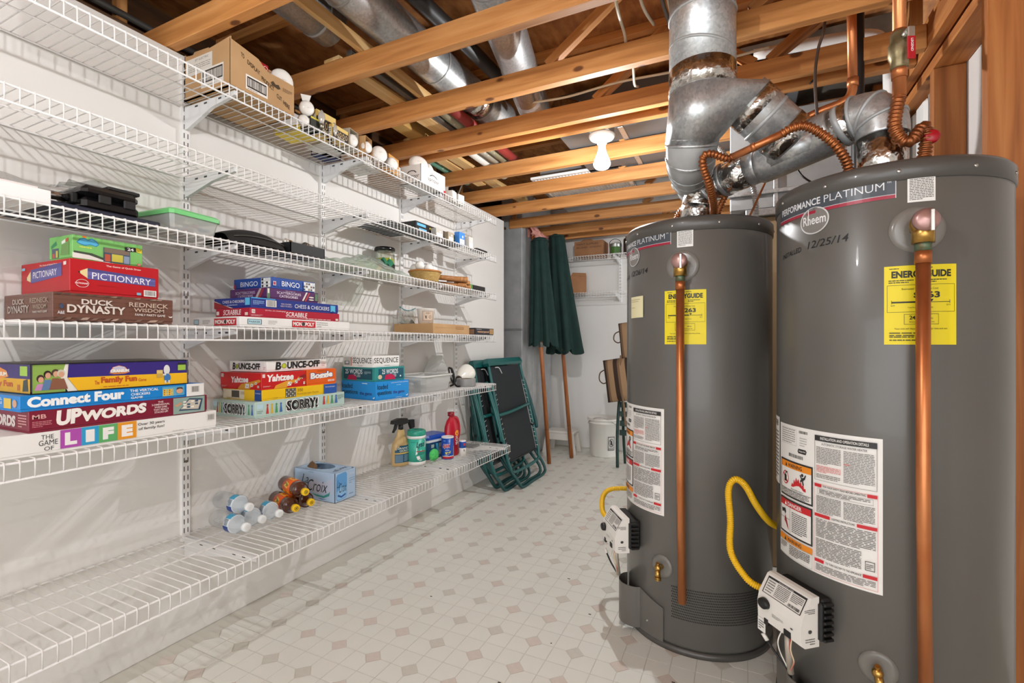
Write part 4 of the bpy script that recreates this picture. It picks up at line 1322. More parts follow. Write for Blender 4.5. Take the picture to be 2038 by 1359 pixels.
def s(p):
    p.T('SCATTERGORIES', .15, .50, .68, .75, '#cfc0d6', .005); p.T('CATEGORIES', .22, .18, .62, .42, '#cfc0d6', .01); p.P([(.68, .1), (.80, .95), (.86, .95), (.74, .05)], '#b9a9a2'); p.P([(.76, .1), (.88, .95), (.93, .95), (.82, .05)], '#96303c')
game_box('purple category game box under the blue number game', -1.796, -1.585, 1.213, 1.452, 1.247, 1.289, '#55205f', f, s)
def f(p):
    for i in range(24):
        p.E(.02 + i * .042, .85 if i % 2 else .15, .012, .05, '#2a5bb5', 6)
    p.R(.03, .24, .10, .62, '#d9d9e2'); p.R(.04, .3, .09, .56, '#c03144'); p.T('BINGO', .23, .24, .64, .72, '#f2f4f7', .005)
    p.R(.735, .08, .99, .92, '#dfe3e4')
    for i in range(14):
        p.E(.75 + (i % 5) * .052, .2 + (i // 5) * .28, .02, .1, ('#3d4a55', '#f4f4f2', '#8a6a5a')[i % 3], 10)
def s(p):
    p.R(.0, .1, .05, .5, '#b03144'); p.T('BINGO', .18, .25, .64, .70, '#e6ebf2', .005); p.R(.73, .06, .985, .94, '#d3d7d8')
    for i in range(10):
        p.E(.77 + (i % 4) * .06, .2 + (i // 4) * .3, .025, .11, ('#2d2f33', '#eeeeea', '#777777')[i % 2], 10)
game_box('blue number calling game box on top of the right short stack', -1.799, -1.585, 1.231, 1.434, 1.289, 1.331, '#1c4aa0', f, s)
# ---- tall stacks on the second shelf: left
def life_front(p):
    for (tx, a, b, c, d) in (('THE', .227, .66, .270, .86), ('GAME', .219, .38, .284, .62), ('OF', .237, .14, .270, .32)):
        p.T(tx, a, b, c, d, '#3b3b3d', .0)
    for k, (L_, c) in enumerate((('L', '#b04fae'), ('I', '#2f9fd0'), ('F', '#5fae6a'), ('E', '#e79a24'))):
        u = (.292, .368, .434, .511)[k]; u2 = (.368, .434, .511, .591)[k]
        p.R(u, .12, u2, .98, c); p.T(L_, u + .016, .25, u2 - .016, .84, '#f1efec', .07)
    p.T('Over 30 years', .598, .66, .722, .84, '#3b3b3d', .01); p.T('of family fun!', .600, .42, .720, .60, '#3b3b3d', .01)
    p.L(.76, .14, .90, .18, 1, '#9b9a97', .5, 1); p.R(.945, .46, .988, .86, '#dddad4'); p.bars(.95, .5, .984, .8, '#6a6966', 7)
game_box('white life-path game box with coloured letter squares at the bottom of the left tall stack', -1.832, -1.562, .440, 1.008, Z2, .861, '#efeeea', life_front, lambda p: p.L(.1, .2, .5, .8, 3, '#9b9a97', .4, 1), k=1.0)
def f(p):
    p.T('MB', .02, .62, .10, .82, '#d9a7a2', .02); p.L(.02, .22, .13, .52, 4, '#d98b93', .4, 1)
    p.T('UP', .155, .18, .30, .92, '#f3efe9', .06, .08, .05); p.T('WORDS', .295, .24, .66, .78, '#f3efe9', .06, .08, .12)
    p.T('THE', .725, .80, .755, .90, '#f3e3e0', .01); p.T('3-DIMENSIONAL', .69, .66, .79, .76, '#f3e3e0', .01); p.T('WORD GAME', .705, .52, .775, .62, '#f3e3e0', .01); p.T('THAT REALLY', .70, .38, .785, .48, '#f3e3e0', .01); p.T('STACKS UP!', .705, .24, .78, .34, '#f3e3e0', .01)
    p.R(.81, .04, .985, .97, '#8fa79e'); p.P([(.84, .22), (.90, .90), (.975, .82), (.96, .15)], '#2c4660'); p.P([(.85, .3), (.9, .82), (.965, .74), (.95, .22)], '#c9c2b2')
    for k in range(9):
        p.R(.865 + (k % 4) * .022, .34 + (k // 3) * .16, .882 + (k % 4) * .022, .44 + (k // 3) * .16, ('#e9e4d8', '#3a5570')[k % 2])
    p.P([(.815, .55), (.85, .72), (.86, .62), (.83, .45)], '#c99a7c')
def s(p):
    p.T('UPWORDS', .0, .2, .72, .74, '#d9d0ca', .06, .08); p.L(.78, .2, .96, .85, 5, '#d9a7a2', .4, 4)
game_box('maroon stacking word game box, second in the left tall stack', -1.822, -1.560, .545, .976, .861, .915, '#7d1430', f, s)
def f(p):
    p.T('Connect Four', .04, .20, .57, .90, '#f4f6f7', .055, 0, .08)
    p.T('THE VERTICAL', .60, .70, .755, .90, '#eef3f6', .02); p.T('CHECKERS', .605, .44, .71, .62, '#eef3f6', .02); p.T('GAME', .605, .20, .67, .36, '#eef3f6', .02)
    p.R(.775, .16, .895, .90, '#5fa9cc'); p.R(.78, .2, .835, .72, '#e3c44a')
    for k in range(12):
        p.E(.787 + (k % 4) * .0135, .3 + (k // 4) * .16, .004, .05, ('#b33a2c', '#5fa9cc')[k % 2], 8)
    p.E(.868, .52, .018, .22, '#d9a583', 14); p.P([(.85, .62), (.855, .8), (.88, .8), (.888, .62), (.87, .7)], '#4a3428')
    p.R(.905, .0, 1, 1, '#e9e8e5'); p.R(.93, .3, .975, .82, '#d0cec9'); p.bars(.935, .34, .97, .78, '#55544f', 6)
def s(p):
    p.T('VERTICAL', .3, .66, .62, .82, '#d9e6ee', .02); p.T('CHECKERS', .3, .40, .62, .56, '#d9e6ee', .02); p.T('GAME', .3, .2, .5, .34, '#d9e6ee', .02); p.R(.66, .15, .82, .8, '#d9bb48'); p.E(.9, .5, .05, .25, '#c99a7c', 12)
game_box('bright blue vertical checkers game box, third in the left tall stack', -1.82, -1.560, .529, .965, .915, .954, '#0f82cf', f, s)
def f(p):
    p.R(0.008, .03, .22, .97, '#8cae52'); p.P([(.22, .97), (.19, .5), (.235, .03), (.30, .03), (.232, .5), (.24, .97)], '#e9e6dc')
    for (u, v, c) in ((.06, .45, '#3a2a22'), (.105, .58, '#2e211b'), (.155, .62, '#4a3a2e'), (.19, .6, '#c9c2b2')):
        p.E(u, v + .06, .026, .13, c, 14); p.E(u + .003, v + .02, .018, .10, '#d5a283', 14); p.P([(u - .04, .12), (u - .02, v - .12), (u + .02, v - .12), (u + .045, .12)], ('#b3526a', '#c58ab5', '#5d7fa8', '#8a5a44')[int(u * 20) % 4])
    p.P([(.24, .97), (.232, .5), (.995, .46), (.995, .97)], '#35257c'); p.P([(.232, .5), (.30, .03), (.995, .03), (.995, .46)], '#efb91f')
    p.P([(.50, .58), (.52, .80), (.56, .86), (.60, .80), (.63, .6), (.60, .55), (.53, .54)], '#e58c34'); p.P([(.505, .6), (.525, .8), (.56, .84), (.595, .8), (.62, .61)], '#c7c3d8'); p.T('CRANIUM', .505, .60, .625, .72, '#f4efe6', .05); p.frame(.505, .585, .625, .60, .003, .01, '#b5543a')
    p.T('The', .405, .20, .435, .34, '#c0521f', .02); p.T('Family Fun', .445, .18, .675, .46, '#c0521f', .05); p.T('Game', .685, .22, .735, .34, '#c0521f', .01); p.L(.46, .08, .72, .13, 1, '#c0521f', .45, 2)
    p.E(.865, .62, .02, .2, '#dfe0dc', 14); p.E(.868, .30, .022, .17, '#3f78b5', 14); p.R(.80, .32, .84, .62, '#c9a54a'); p.R(.802, .48, .838, .62, '#dcc27a'); p.R(.852, .08, .862, .2, '#dfe0dc'); p.R(.874, .08, .884, .2, '#dfe0dc'); p.R(.84, .4, .86, .46, '#dfe0dc')
    p.R(.935, .58, .985, .88, '#9cc24a'); p.R(.935, .80, .985, .88, '#2a2a2a'); p.frame(0, 0, 1, 1, .004, .03, '#1b1b1d')
def s(p):
    p.R(0.01, .5, .99, .97, '#30236e'); p.R(.01, .03, .99, .5, '#d9a51c'); p.P([(.05, .52), (.15, .8), (.3, .86), (.45, .75), (.5, .55), (.3, .45)], '#dd8a3a'); p.T('CRANIUM', .1, .56, .46, .7, '#efe9df', .05)
    p.T('Family Fun', .0, .15, .6, .42, '#b8501f', .05); p.R(.76, .60, .93, .92, '#9cc24a'); p.R(.7, .1, .76, .3, '#b8662f'); p.P([(.82, .08), (.95, .1), (.93, .5), (.84, .45)], '#2f3f3a'); p.frame(0, 0, 1, 1, .008, .03, '#1b1b1d')
game_box('purple and yellow family game box on top of the left tall stack', -1.822, -1.570, .553, .921, .954, 1.030, '#2a2036', f, s, top=lambda p: p.R(0, 0, 1, 1, '#4a4540'), traycol='#1d1d1f')
# ---- middle tall stack
def pawns(p, u, v0, v1, w):
    for k, c in enumerate(('#c03a35', '#d9b43a', '#4d9a62', '#3f6fb5')):
        x = u + w * k
        p.E(x, v1 - .06, w * .2, .07, c, 10); p.P([(x - w * .10, v1 - .1), (x + w * .10, v1 - .1), (x + w * .32, v0), (x - w * .32, v0)], c)
def f(p):
    p.R(.02, .55, .09, .82, '#bfe0ea'); p.L(.02, .25, .09, .45, 2, '#6f8a86', .4, 1); pawns(p, .14, .2, .80, .05)
    for c, o, b in (('#1f1f1f', .0, .11), ('#f4f4f2', 0, .045)):
        p.T('SORRY!', .345, .14, .71, .92, c, b)
    p.T('SORRY!', .355, .20, .70, .86, '#161616', .02); pawns(p, .77, .28, .86, .045); p.L(.92, .5, .99, .85, 4, '#6f8a86', .35, 2)
def s(p):
    pawns(p, .10, .2, .85, .05); p.R(.0, .6, .1, .9, '#bfe0ea')
    p.T('SORRY!', .25, .14, .78, .86, '#1f1f1f', .11); p.T('SORRY!', .25, .14, .78, .86, '#f4f4f2', .045); p.T('SORRY!', .27, .2, .76, .8, '#161616', .02)
    for k, c in enumerate(('#4d9a62', '#3f6fb5')):
        p.E(.86 + k * .08, .76, .015, .08, c, 10); p.P([(.855 + k * .08, .7), (.865 + k * .08, .7), (.885 + k * .08, .2), (.835 + k * .08, .2)], c)
game_box('pale mint pawn game box at the bottom of the middle tall stack', -1.838, -1.600, 1.175, 1.612, Z2, .866, '#b9d3cb', f, s)
def f(p):
    p.R(.32, .08, .46, .92, '#4a4a42')
    for k in range(20):
        p.R(.325 + (k % 5) * .027, .12 + (k // 5) * .2, .343 + (k % 5) * .027, .26 + (k // 5) * .2, ('#c9c4b2', '#7d7a6c')[(k * 7) % 2])
    p.T('300', .475, .52, .55, .84, '#8a6d1f', .0); p.T('Ravensburger Puzzle', .475, .18, .76, .42, '#a5852c', .0)
    p.R(.83, 0, 1, 1, '#2257a8'); p.T('Ravensburger', .85, .62, .98, .78, '#e9edf2', .005); p.L(.15, .12, .3, .22, 1, '#a5852c', .5, 1)
def s(p):
    p.R(.0, .06, .55, .94, '#e6dcc2'); p.R(.22, .2, .42, .85, '#4a4a42'); p.T('300', .45, .5, .55, .8, '#8a6d1f'); p.R(.82, 0, 1, 1, '#1c4a90'); p.T('Ravensburger', .84, .6, .98, .76, '#d9dee6', .005); p.L(.1, .1, .6, .2, 1, '#a5852c', .4, 3)
game_box('flat yellow jigsaw box with a blue end, second in the middle tall stack', -1.826, -1.605, 1.206, 1.569, .866, .907, '#f0c414', f, s, cat='puzzle box')
def f(p):
    p.P([(.28, .0), (.32, .20), (.55, .42), (.80, .50), (.82, .62), (.95, .72), (.98, .64), (.86, .44), (.62, .16), (.55, .0)], '#e2a02a'); p.R(.02, .72, .08, .93, '#e9dcd6'); p.T('Yahtzee', .12, .44, .72, .88, '#f6f3f0', .045, .12, .03)
    for (u, v, r_) in ((.58, .10, .12), (.74, .22, .09), (.80, .38, .07), (.88, .48, .06)):
        p.P([(u, v), (u + r_ * .7, v + .01), (u + r_ * .8, v + r_ * 2), (u + r_ * .1, v + r_ * 2.2)], '#ece8e2'); p.E(u + r_ * .25, v + r_ * .6, .012, .03, '#222222', 8); p.E(u + r_ * .55, v + r_ * 1.4, .012, .03, '#222222', 8)
    p.P([(.82, .6), (.95, .78), (.985, .72), (.97, .5), (.90, .56)], '#8a1d22'); p.R(.93, .12, .97, .3, '#d9c0b8'); p.L(.03, .14, .2, .22, 2, '#f0c9c4', .4, 1)
def s(p):
    p.P([(.42, .0), (.5, .3), (.72, .45), (.95, .62), (.99, .5), (.78, .2), (.7, .0)], '#cf922a'); p.R(.02, .7, .08, .92, '#e0cfca'); p.T('Yahtzee', .26, .36, .68, .74, '#f0ecea', .045, .12, .05)
    for (u, v, r_) in ((.60, .06, .13), (.73, .16, .09), (.84, .3, .07)):
        p.P([(u, v), (u + r_ * .7, v + .01), (u + r_ * .8, v + r_ * 2), (u + r_ * .1, v + r_ * 2.2)], '#ddd8d0'); p.E(u + r_ * .4, v + r_ * 1, .012, .03, '#222222', 8)
    p.R(.9, .1, .95, .25, '#c9aaa2'); p.L(.03, .1, .16, .2, 2, '#e0b9b4', .4, 2)
game_box('red dice game box beside the orange one in the middle tall stack', -1.838, -1.610, 1.204, 1.411, .907, .970, '#c8181d', f, s, 1.5)
def f(p):
    p.T('Boggle', .10, .26, .90, .80, '#1d3f8a', .14, 0, .08); p.T('Boggle', .12, .28, .88, .78, '#f6f4f0', .055, 0, .08); p.R(.72, .16, .93, .28, '#e9e2da'); p.T('HASBRO', .74, .18, .91, .26, '#b23a2a', .01); p.L(.35, .85, .7, .93, 2, '#8a2a1a', .4, 2)
game_box('small orange letter game box beside the red dice game', -1.82, -1.612, 1.415, 1.575, .907, .972, '#e2600f', f, None, 1.0)
def f(p):
    p.T('B', .14, .14, .24, .90, '#141414', .045, .1); p.E(.285, .50, .042, .26, '#141414', 22); p.E(.285, .50, .034, .22, '#c7d12e', 22); p.T('UNCE-OFF', .335, .18, .88, .88, '#141414', .05, .05, .06); p.L(.91, .25, .97, .6, 2, '#c9a2a2', .4, 1)
def s(p):
    p.T('B', .08, .16, .16, .84, '#1c1c1c', .045, .1); p.E(.20, .46, .036, .24, '#1c1c1c', 20); p.E(.20, .46, .029, .2, '#b9c22e', 20); p.T('UNCE-OFF', .245, .18, .82, .80, '#1c1c1c', .05); p.L(.9, .2, .97, .5, 2, '#c9a2a2', .4, 1)
game_box('white bouncing ball game box on top of the middle tall stack', -1.832, -1.632, 1.235, 1.545, .972, 1.013, '#f2f1ee', f, s, 3.5, top=lambda p: (p.R(.05, .1, .95, .9, '#55575a'), p.R(.1, .3, .6, .7, '#3a4a3f')))
# ---- right tall stack
def f(p):
    p.T('loaded', .04, .58, .36, .86, '#16242c', .015); p.T('questions', .04, .20, .47, .50, '#16242c', .015); p.T('the game', .52, .22, .86, .46, '#3a2f7a', .015)
    p.T('creative fun for friends and family', .45, .86, .97, .93, '#e9f3f8', .01); p.L(.62, .74, .95, .78, 1, '#cfe6f2', .5, 1); p.P([(.9, .1), (.97, .2), (.95, .08)], '#e9f3f8'); p.L(.6, .04, .9, .08, 1, '#cfe6f2', .5, 2)
def s(p):
    p.T('loaded', .02, .58, .32, .86, '#16242c', .015); p.T('questions', .02, .20, .47, .50, '#16242c', .015); p.T('the game', .53, .20, .88, .44, '#2c2a6a', .015); p.L(.6, .85, .97, .93, 1, '#cfe6f2', .6, 1); p.P([(.9, .1), (.97, .2), (.95, .08)], '#e9f3f8')
game_box('bright blue question game box at the bottom of the right tall stack', -1.823, -1.570, 1.815, 2.035, Z2, .895, '#1c8fdc', f, s, -7)
def f(p):
    p.R(.12, .12, .96, .88, '#17576b'); p.T('25 WORDS', .24, .50, .78, .84, '#e9eff0', .015); p.T('OR LESS', .50, .28, .72, .46, '#e9eff0', .0, .15); p.E(.17, .30, .07, .16, '#d9c7a2', 14); p.P([(.32, .10), (.36, .42), (.52, .5), (.66, .36), (.68, .08)], '#c4174f'); p.E(.86, .3, .025, .06, '#e9eff0', 8)
def s(p):
    p.R(.05, .12, .92, .88, '#134a5b'); p.T('25 WORDS', .10, .50, .62, .84, '#dfe7e8', .015); p.T('OR LESS', .34, .28, .56, .46, '#dfe7e8', 0, .15); p.P([(.16, .08), (.2, .4), (.34, .45), (.44, .3), (.44, .06)], '#b0154a'); p.L(.68, .5, .88, .7, 3, '#a9c4c9', .4, 2)
game_box('teal short-words game box in the middle of the right tall stack', -1.822, -1.585, 1.818, 2.018, .895, .965, '#2c8f8c', f, s, -6)
def f(p):
    p.T('SEQUENCE', .06, .28, .95, .84, '#1b1b1d', .003); p.L(.45, .10, .9, .17, 1, '#77777a', .5, 1); p.E(.02, .5, .018, .3, '#c9c9c6', 10)
def s(p):
    p.R(.02, .1, .26, .9, '#c9c7c2'); p.R(.06, .2, .22, .55, '#77777a'); p.R(.09, .3, .19, .5, '#dedcd8'); p.R(.27, .1, .30, .9, '#d9785a'); p.T('SEQUENCE', .33, .25, .97, .85, '#1b1b1d', .003); p.L(.5, .08, .9, .15, 1, '#8a8a8c', .5, 1)
game_box('white sequence card game box on top of the right tall stack', -1.80, -1.592, 1.803, 1.985, .965, 1.020, '#f0efec', f, s, -5)
# ================================================================== OTHER THINGS ON THE SHELVES
# ---- top shelf: torn display carton with boxed bulbs
t = T('display_carton', 'torn brown display carton on the top shelf, printed in capitals', 'box', (-1.683, 1.18, Z6), 0)
th = .004
bxs = MB().box(-.127, -.128, 0, .128, .127, th)                                     # bottom
bxs.box(-.127, -.128, 0, -.127 + th, .127, .165)                                    # wall side
bxs.prism([(-.127, 0), (.127, 0), (.127, .168), (.04, .158), (-.03, .150), (-.127, .160)], 1, -.128, -.128 + th)
bxs.prism([(-.128, 0), (.127, 0), (.127, .119), (.06, .119), (.02, .117), (.008, .121), (-.008, .131), (-.024, .144), (-.05, .148), (-.08, .153), (-.11, .157), (-.128, .160)], 0, .128 - th, .128)
bxs.prism([(-.127, 0), (.127, 0), (.127, .118), (-.127, .150)], 1, .123, .127)
cb = bxs.build('carton_body', M_CARD, t)
p = Print(front_fn(.128, -.128, .127, 0, .165)); K = '#2b241d'
for (tx, a, v, b) in (('TO', .146, .72, .195), ('DISPLAY', .24, .635, .43), ('PRODUCT', .455, .455, .652), ('CUT', .70, .255, .784), ('HERE', .81, .175, .92)):
    p.T(tx, a, v, b, v + .095, K, .012, 0, -.55 * (b - a))
p.R(.215, .10, .55, .41, '#e9e6e0'); p.frame(.235, .15, .53, .375, .012, .03, K); p.bars(.25, .18, .515, .345, K, 3); p.L(.24, .11, .48, .135, 1, '#55504a', .5, 2)
p.P([(.60, .52), (.64, .57), (.68, .52), (.73, .55), (.76, .48), (.72, .44), (.66, .46), (.62, .46)], '#4a3d2e'); p.L(.8, .46, .96, .55, 3, '#7a6248', .45, 5)
p.build('front_print', cb)
p = Print(side_fn(-.128, -.127, .128, 0, .165))
p.R(.05, .52, .62, .86, '#dcd7ce'); p.T('JET ELECTRIC', .24, .76, .54, .82, '#55504a', .0); p.L(.1, .56, .58, .72, 4, '#8b857b', .35, 2)
p.R(.38, .14, .86, .54, '#e3dfd8'); p.frame(.41, .24, .84, .50, .015, .03, K); p.bars(.43, .27, .82, .47, K, 5); p.L(.45, .16, .8, .21, 1, '#55504a', .5, 2)
p.build('side_print', cb)
MB().prism([(-.12, .150), (-.02, .152), (-.01, .172), (-.09, .176)], 1, -.115, -.112).build('flap', M_CARD, t)
b = T('bulb_pack', 'red bulb pack standing inside the torn carton', 'bulb pack', (-1.63, 1.185, Z6 + .006))
MB().cbox(-.05, -.03, 0, .05, .03, .15, .001).build('sleeve', mat('#a3121e', .4), b)
p = Print(front_fn(.05, -.03, .03, 0, .15)); p.R(.75, 0, 1, .85, '#26326b'); p.E(.8, .9, .14, .05, '#eceae6', 14, .2)
for k in range(5):
    p.R(.08 + k * .14, .55, .13 + k * .14, .8, '#d9a83a')
p.build('sleeve_print', b)
def refl(name, lab, loc, r, d, cat='light bulb', group='loose light bulbs on the top shelf', neck=True, L=1.35, mt=None):
    """Reflector bulb: face points along d from loc (centre of the face)."""
    t = T(name, lab, cat, loc, 0, group)
    d = Vector(d).normalized()
    q = d.to_track_quat('Z', 'Y').to_matrix()
    MB().lathe([(.001, .004), (r * .55, .0025), (r * .86, -.002), (r * .98, -.010), (r, -.020), (r * .93, -r * .55), (r * .62, -r * 1.05), (r * .36, -r * L), (r * .33, -r * (L + .22))][::-1], 24, (0, 0, 0), 0, True, q).build('glass', mt or M_BULB, t)
    if neck:
        MB().lathe([(r * .32, -r * (L + .22)), (r * .32, -r * (L + .62)), (r * .15, -r * (L + .72)), (.001, -r * (L + .74))][::-1], 14, (0, 0, 0), 0, True, q).build('screw_base', mat('#b8b2a0', .35, .9), t)
    p = Print(lambda u, v, f: q @ Vector(((u - .5) * r, (v - .5) * r, .0045 + f)))
    p.L(.3, .45, .7, .6, 2, '#a9a69f', .3, 4)
    p.build('glass_print', t)
    return t
refl('reflector_bulb', 'large white reflector bulb poking out of the torn carton', (-1.57, 1.272, Z6 + .128), .044, (1, -.25, -.15))
MB_ = MB().cbox(-.002, -.05, 0, .002, .04, .17, .001)
o = MB_.build('card_backing', M_CARD, None, (-1.63, 1.272, Z6 + .006)); tag(o, 'brown card sheet standing behind the large white reflector bulb', 'card')
refl('globe_bulb', 'shiny white globe bulb hanging from its paper tag beside the carton', (-1.575, 1.392, Z6 + .078), .030, (1, -.3, -.25), L=.9, neck=False)
o = MB().prism([(-.012, 0), (.012, 0), (.022, .034), (-.020, .028)], 1, -.001, .001).build('paper_tag', M_LABELW, None, (-1.59, 1.392, Z6 + .104), (0, 0, 1.2)); tag(o, 'crumpled white paper tag above the globe bulb', 'tag')
refl('globe_bulb', 'small white bulb lying under the shiny globe bulb', (-1.575, 1.378, Z6 + .026), .022, (1, -.2, .0), L=.9)
def pack(lab, x, y, z, sx, sy, sz, col, rot, deco, name='bulb_pack'):
    t = T(name, lab, 'bulb pack', (x, y, z), math.radians(rot), 'packs of bulbs on the top shelf')
    q = MB().cbox(-sx / 2, -sy / 2, 0, sx / 2, sy / 2, sz, .001).build('sleeve', mat(col, .5), t)
    p = Print(front_fn(sx / 2, -sy / 2, sy / 2, 0, sz)); deco(p); p.build('sleeve_print', q)
    p = Print(side_fn(-sy / 2, -sx / 2, sx / 2, 0, sz)); p.R(.1, .2, .9, .8, '#d9d3c2'); p.L(.15, .3, .85, .7, 3, '#3a342a', .4, 1); p.build('sleeve_print', q)
    return t
def deco1(p):
    p.R(.0, .75, 1, 1, '#dcc274'); p.R(.0, .0, 1, .72, '#241d18')
    for k in range(5):
        p.E(.12 + k * .19, .45, .07, .18, '#cdb68a', 10, .35)
    p.T('decor', .3, .12, .8, .30, '#e9dcc0', .01)
pack('black and cream bulb pack standing tall behind its twin', -1.60, 1.485, Z6, .05, .105, .094, '#cfae5d', 0, deco1)
pack('black and cream bulb pack with a clear bulb in front', -1.58, 1.545, Z6, .045, .095, .058, '#cfae5d', 4, deco1)
pack('dark green flat bulb pack with a yellow edge', -1.60, 1.425, Z6, .06, .05, .05, '#23261c', 0, lambda p: p.R(0, .85, 1, 1, '#d5c64a'))
pack('flat yellow and white sleeve under the bulb packs', -1.70, 1.44, Z6, .13, .10, .028, '#e3c93a', 8, lambda p: p.R(.2, .2, .8, .8, '#efece2'))
pack('flat navy sleeve lying at the back of the top shelf', -1.76, 1.66, Z6, .09, .10, .03, '#16285c', 3, lambda p: p.R(.2, .3, .8, .6, '#d9dbe2'))
pack('white sleeve with black lettering lying near the bracket', -1.69, 1.60, Z6, .12, .12, .022, '#d9d7d1', -5, lambda p: p.L(.1, .2, .9, .8, 2, '#2a2a2a', .5, 1))
pack('white and black sleeve lying past the second bracket', -1.72, 1.84, Z6, .14, .16, .02, '#e3e1db', 5, lambda p: p.L(.1, .2, .9, .8, 2, '#2a2a2a', .5, 2))
pack('red flat sleeve under the white drink carton', -1.60, 2.34, Z6, .07, .07, .024, '#b01a2a', 0, lambda p: p.L(.1, .2, .9, .8, 2, '#f0e9e4', .5, 2))
for (nm, lab, y, z) in (('clear_bulb', 'clear candle bulb in front of the tall black and cream pack', 1.448, .064), ('clear_bulb', 'clear candle bulb in front of the short black and cream pack', 1.515, .040)):
    t = T(nm, lab, 'light bulb', (-1.562, y, Z6 + z - .03), 0, 'clear candle bulbs')
    MB().lathe([(.009, 0), (.010, .012), (.015, .024), (.012, .042), (.004, .056), (.001, .058)], 14).build('glass', mat('#c9c5bd', .08, .3), t)
    MB().cyl((0, 0, -.018), (0, 0, .001), .0085, 12).build('screw_base', mat('#b8b2a0', .35, .9), t)
def sleeve_bulb(lab, y, z, col, rot, w=.07, h=.085):
    t = T('bulb_sleeve', lab, 'bulb pack', (-1.60, y, Z6), math.radians(rot), 'card sleeves holding reflector bulbs')
    th = .0015
    MB().box(-.05, -w / 2, 0, .03, w / 2, th).box(-.05, -w / 2, 0, .03, -w / 2 + th, h).box(-.05, w / 2 - th, 0, .03, w / 2, h).box(-.05, -w / 2, h - th, .03, w / 2, h).box(-.05, -w / 2, 0, -.0485, w / 2, h).build('sleeve', mat(col, .8), t)
    return t
sleeve_bulb('grey card sleeve with round emblem holding a bulb', 1.635, 0, '#b3aa98', 12)
refl('reflector_bulb', 'white bulb inside the grey card sleeve', (-1.566, 1.632, Z6 + .04), .029, (1, -.25, 0))
sleeve_bulb('tan card sleeve holding a tilted bulb', 1.728, 0, '#c49a68', 14, .06, .09)
refl('reflector_bulb', 'white bulb tilted in the tan card sleeve', (-1.564, 1.722, Z6 + .044), .0275, (1, -.3, .1))
refl('reflector_bulb', 'round white reflector bulb lying right of the tan sleeve', (-1.565, 1.812, Z6 + .046), .040, (1, -.4, .15))
refl('reflector_bulb', 'white bulb lying low in front of the orange sleeve', (-1.57, 1.915, Z6 + .036), .033, (1, -.15, .25))
pack('orange card sleeve standing behind a white bulb', -1.63, 1.955, Z6, .05, .10, .085, '#c8924a', 10, lambda p: p.R(.4, .8, .6, .9, '#2a2a2a'))
# drink carton turned bulb tray
t = T('drink_carton', 'white drink carton on the top shelf holding two bulbs', 'box', (-1.622, 2.236, Z6), 0)
c = MB().box(-.068, -.118, 0, .067, .118, .003).box(-.068, -.118, 0, -.066, .118, .098).box(.065, -.118, 0, .067, .118, .098).box(-.068, -.118, 0, .067, -.116, .098).box(-.068, .116, 0, .067, .118, .098).build('carton_body', mat('#ecebe8', .6), t)
p = Print(front_fn(.067, -.118, .118, 0, .098)); p.k_ = 1.09
p.T('spritzer', .30, .24, .74, .50, '#2a2a2a', .0); p.P([(.36, .58), (.42, .68), (.52, .72), (.62, .68), (.68, .58), (.66, .56), (.6, .64), (.52, .67), (.44, .64), (.38, .56)], '#2a2a2a'); p.L(.4, .74, .64, .78, 1, '#4a4a4a', .6, 1); p.R(.93, .0, 1.0, .16, '#b8182a')
p.build('front_print', c)
p = Print(side_fn(-.118, -.068, .067, 0, .098)); p.T('spritzer', .2, .2, .92, .48, '#3a3a3a', .0); p.P([(.3, .56), (.4, .68), (.55, .72), (.7, .68), (.8, .56), (.76, .54), (.66, .64), (.55, .67), (.44, .64), (.34, .54)], '#3a3a3a'); p.build('side_print', c)
refl('reflector_bulb', 'wide white floodlight bulb leaning out of the drink carton', (-1.60, 2.165, Z6 + .128), .054, (.75, -.55, .42), L=1.1)
refl('reflector_bulb', 'white floodlight bulb seen edge-on in the drink carton', (-1.60, 2.285, Z6 + .118), .048, (.55, .55, .38), L=1.1)
for k, (y, lab) in enumerate(((2.50, 'small white box near the end of the top shelf'), (2.585, 'second small white box near the end of the top shelf, further from the carton'))):
    t = T('small_box', lab, 'box', (-1.615, y, Z6), math.radians(8 - 14 * k), 'small white boxes on the top shelf')
    MB().cbox(-.03, -.03, 0, .03, .03, .062, .001).build('carton_body', mat('#e4e2dc', .6), t)
    MB().box(-.03, -.03, .062, .0, -.028, .085).build('flap', mat('#e4e2dc', .6), t)
# ---- fifth shelf
t = T('padded_mat', 'dark navy padded mat lying on the fifth shelf', 'mat', (-1.70, 2.06, Z5))
MB().grid(lambda u, v: (-.125 + .25 * u, -.135 + .27 * v, .004 + .024 * (1 - abs(2 * u - 1) ** 4) * (1 - abs(2 * v - 1) ** 6) + .003 * math.sin(14 * v)), 16, 24).grid(lambda u, v: (-.125 + .25 * (1 - u), -.135 + .27 * v, .003), 4, 6).build('quilted_cover', mat('#1a2036', .8), t)
t = game_box('black photo frame box tilted on the fifth shelf above the basket', -1.72, -1.598, 2.13, 2.60, Z5, 1.752, '#19181a', None, None, 0, group='boxes on the fifth shelf', cat='box', name='product_box')
def f(p):
    p.R(.03, .62, .22, .86, '#62b4e3'); p.R(.07, .18, .24, .44, '#62b4e3'); p.L(.30, .55, .42, .80, 3, '#d8c94a', .5, 1); p.R(.45, .4, .58, .5, '#cfd3d6'); p.P([(.60, .45), (.68, .62), (.74, .5), (.72, .35)], '#d9702a'); p.P([(.62, .45), (.67, .55), (.7, .47)], '#f0c24a'); p.L(.80, .45, .94, .62, 1, '#c9c42a', .6, 7); p.L(.8, .3, .95, .38, 1, '#c9c42a', .5, 3)
p = Print(front_fn(.061, -.235, .235, 0, .06)); p.k_ = 1.15; f(p); p.build('front_print', t)
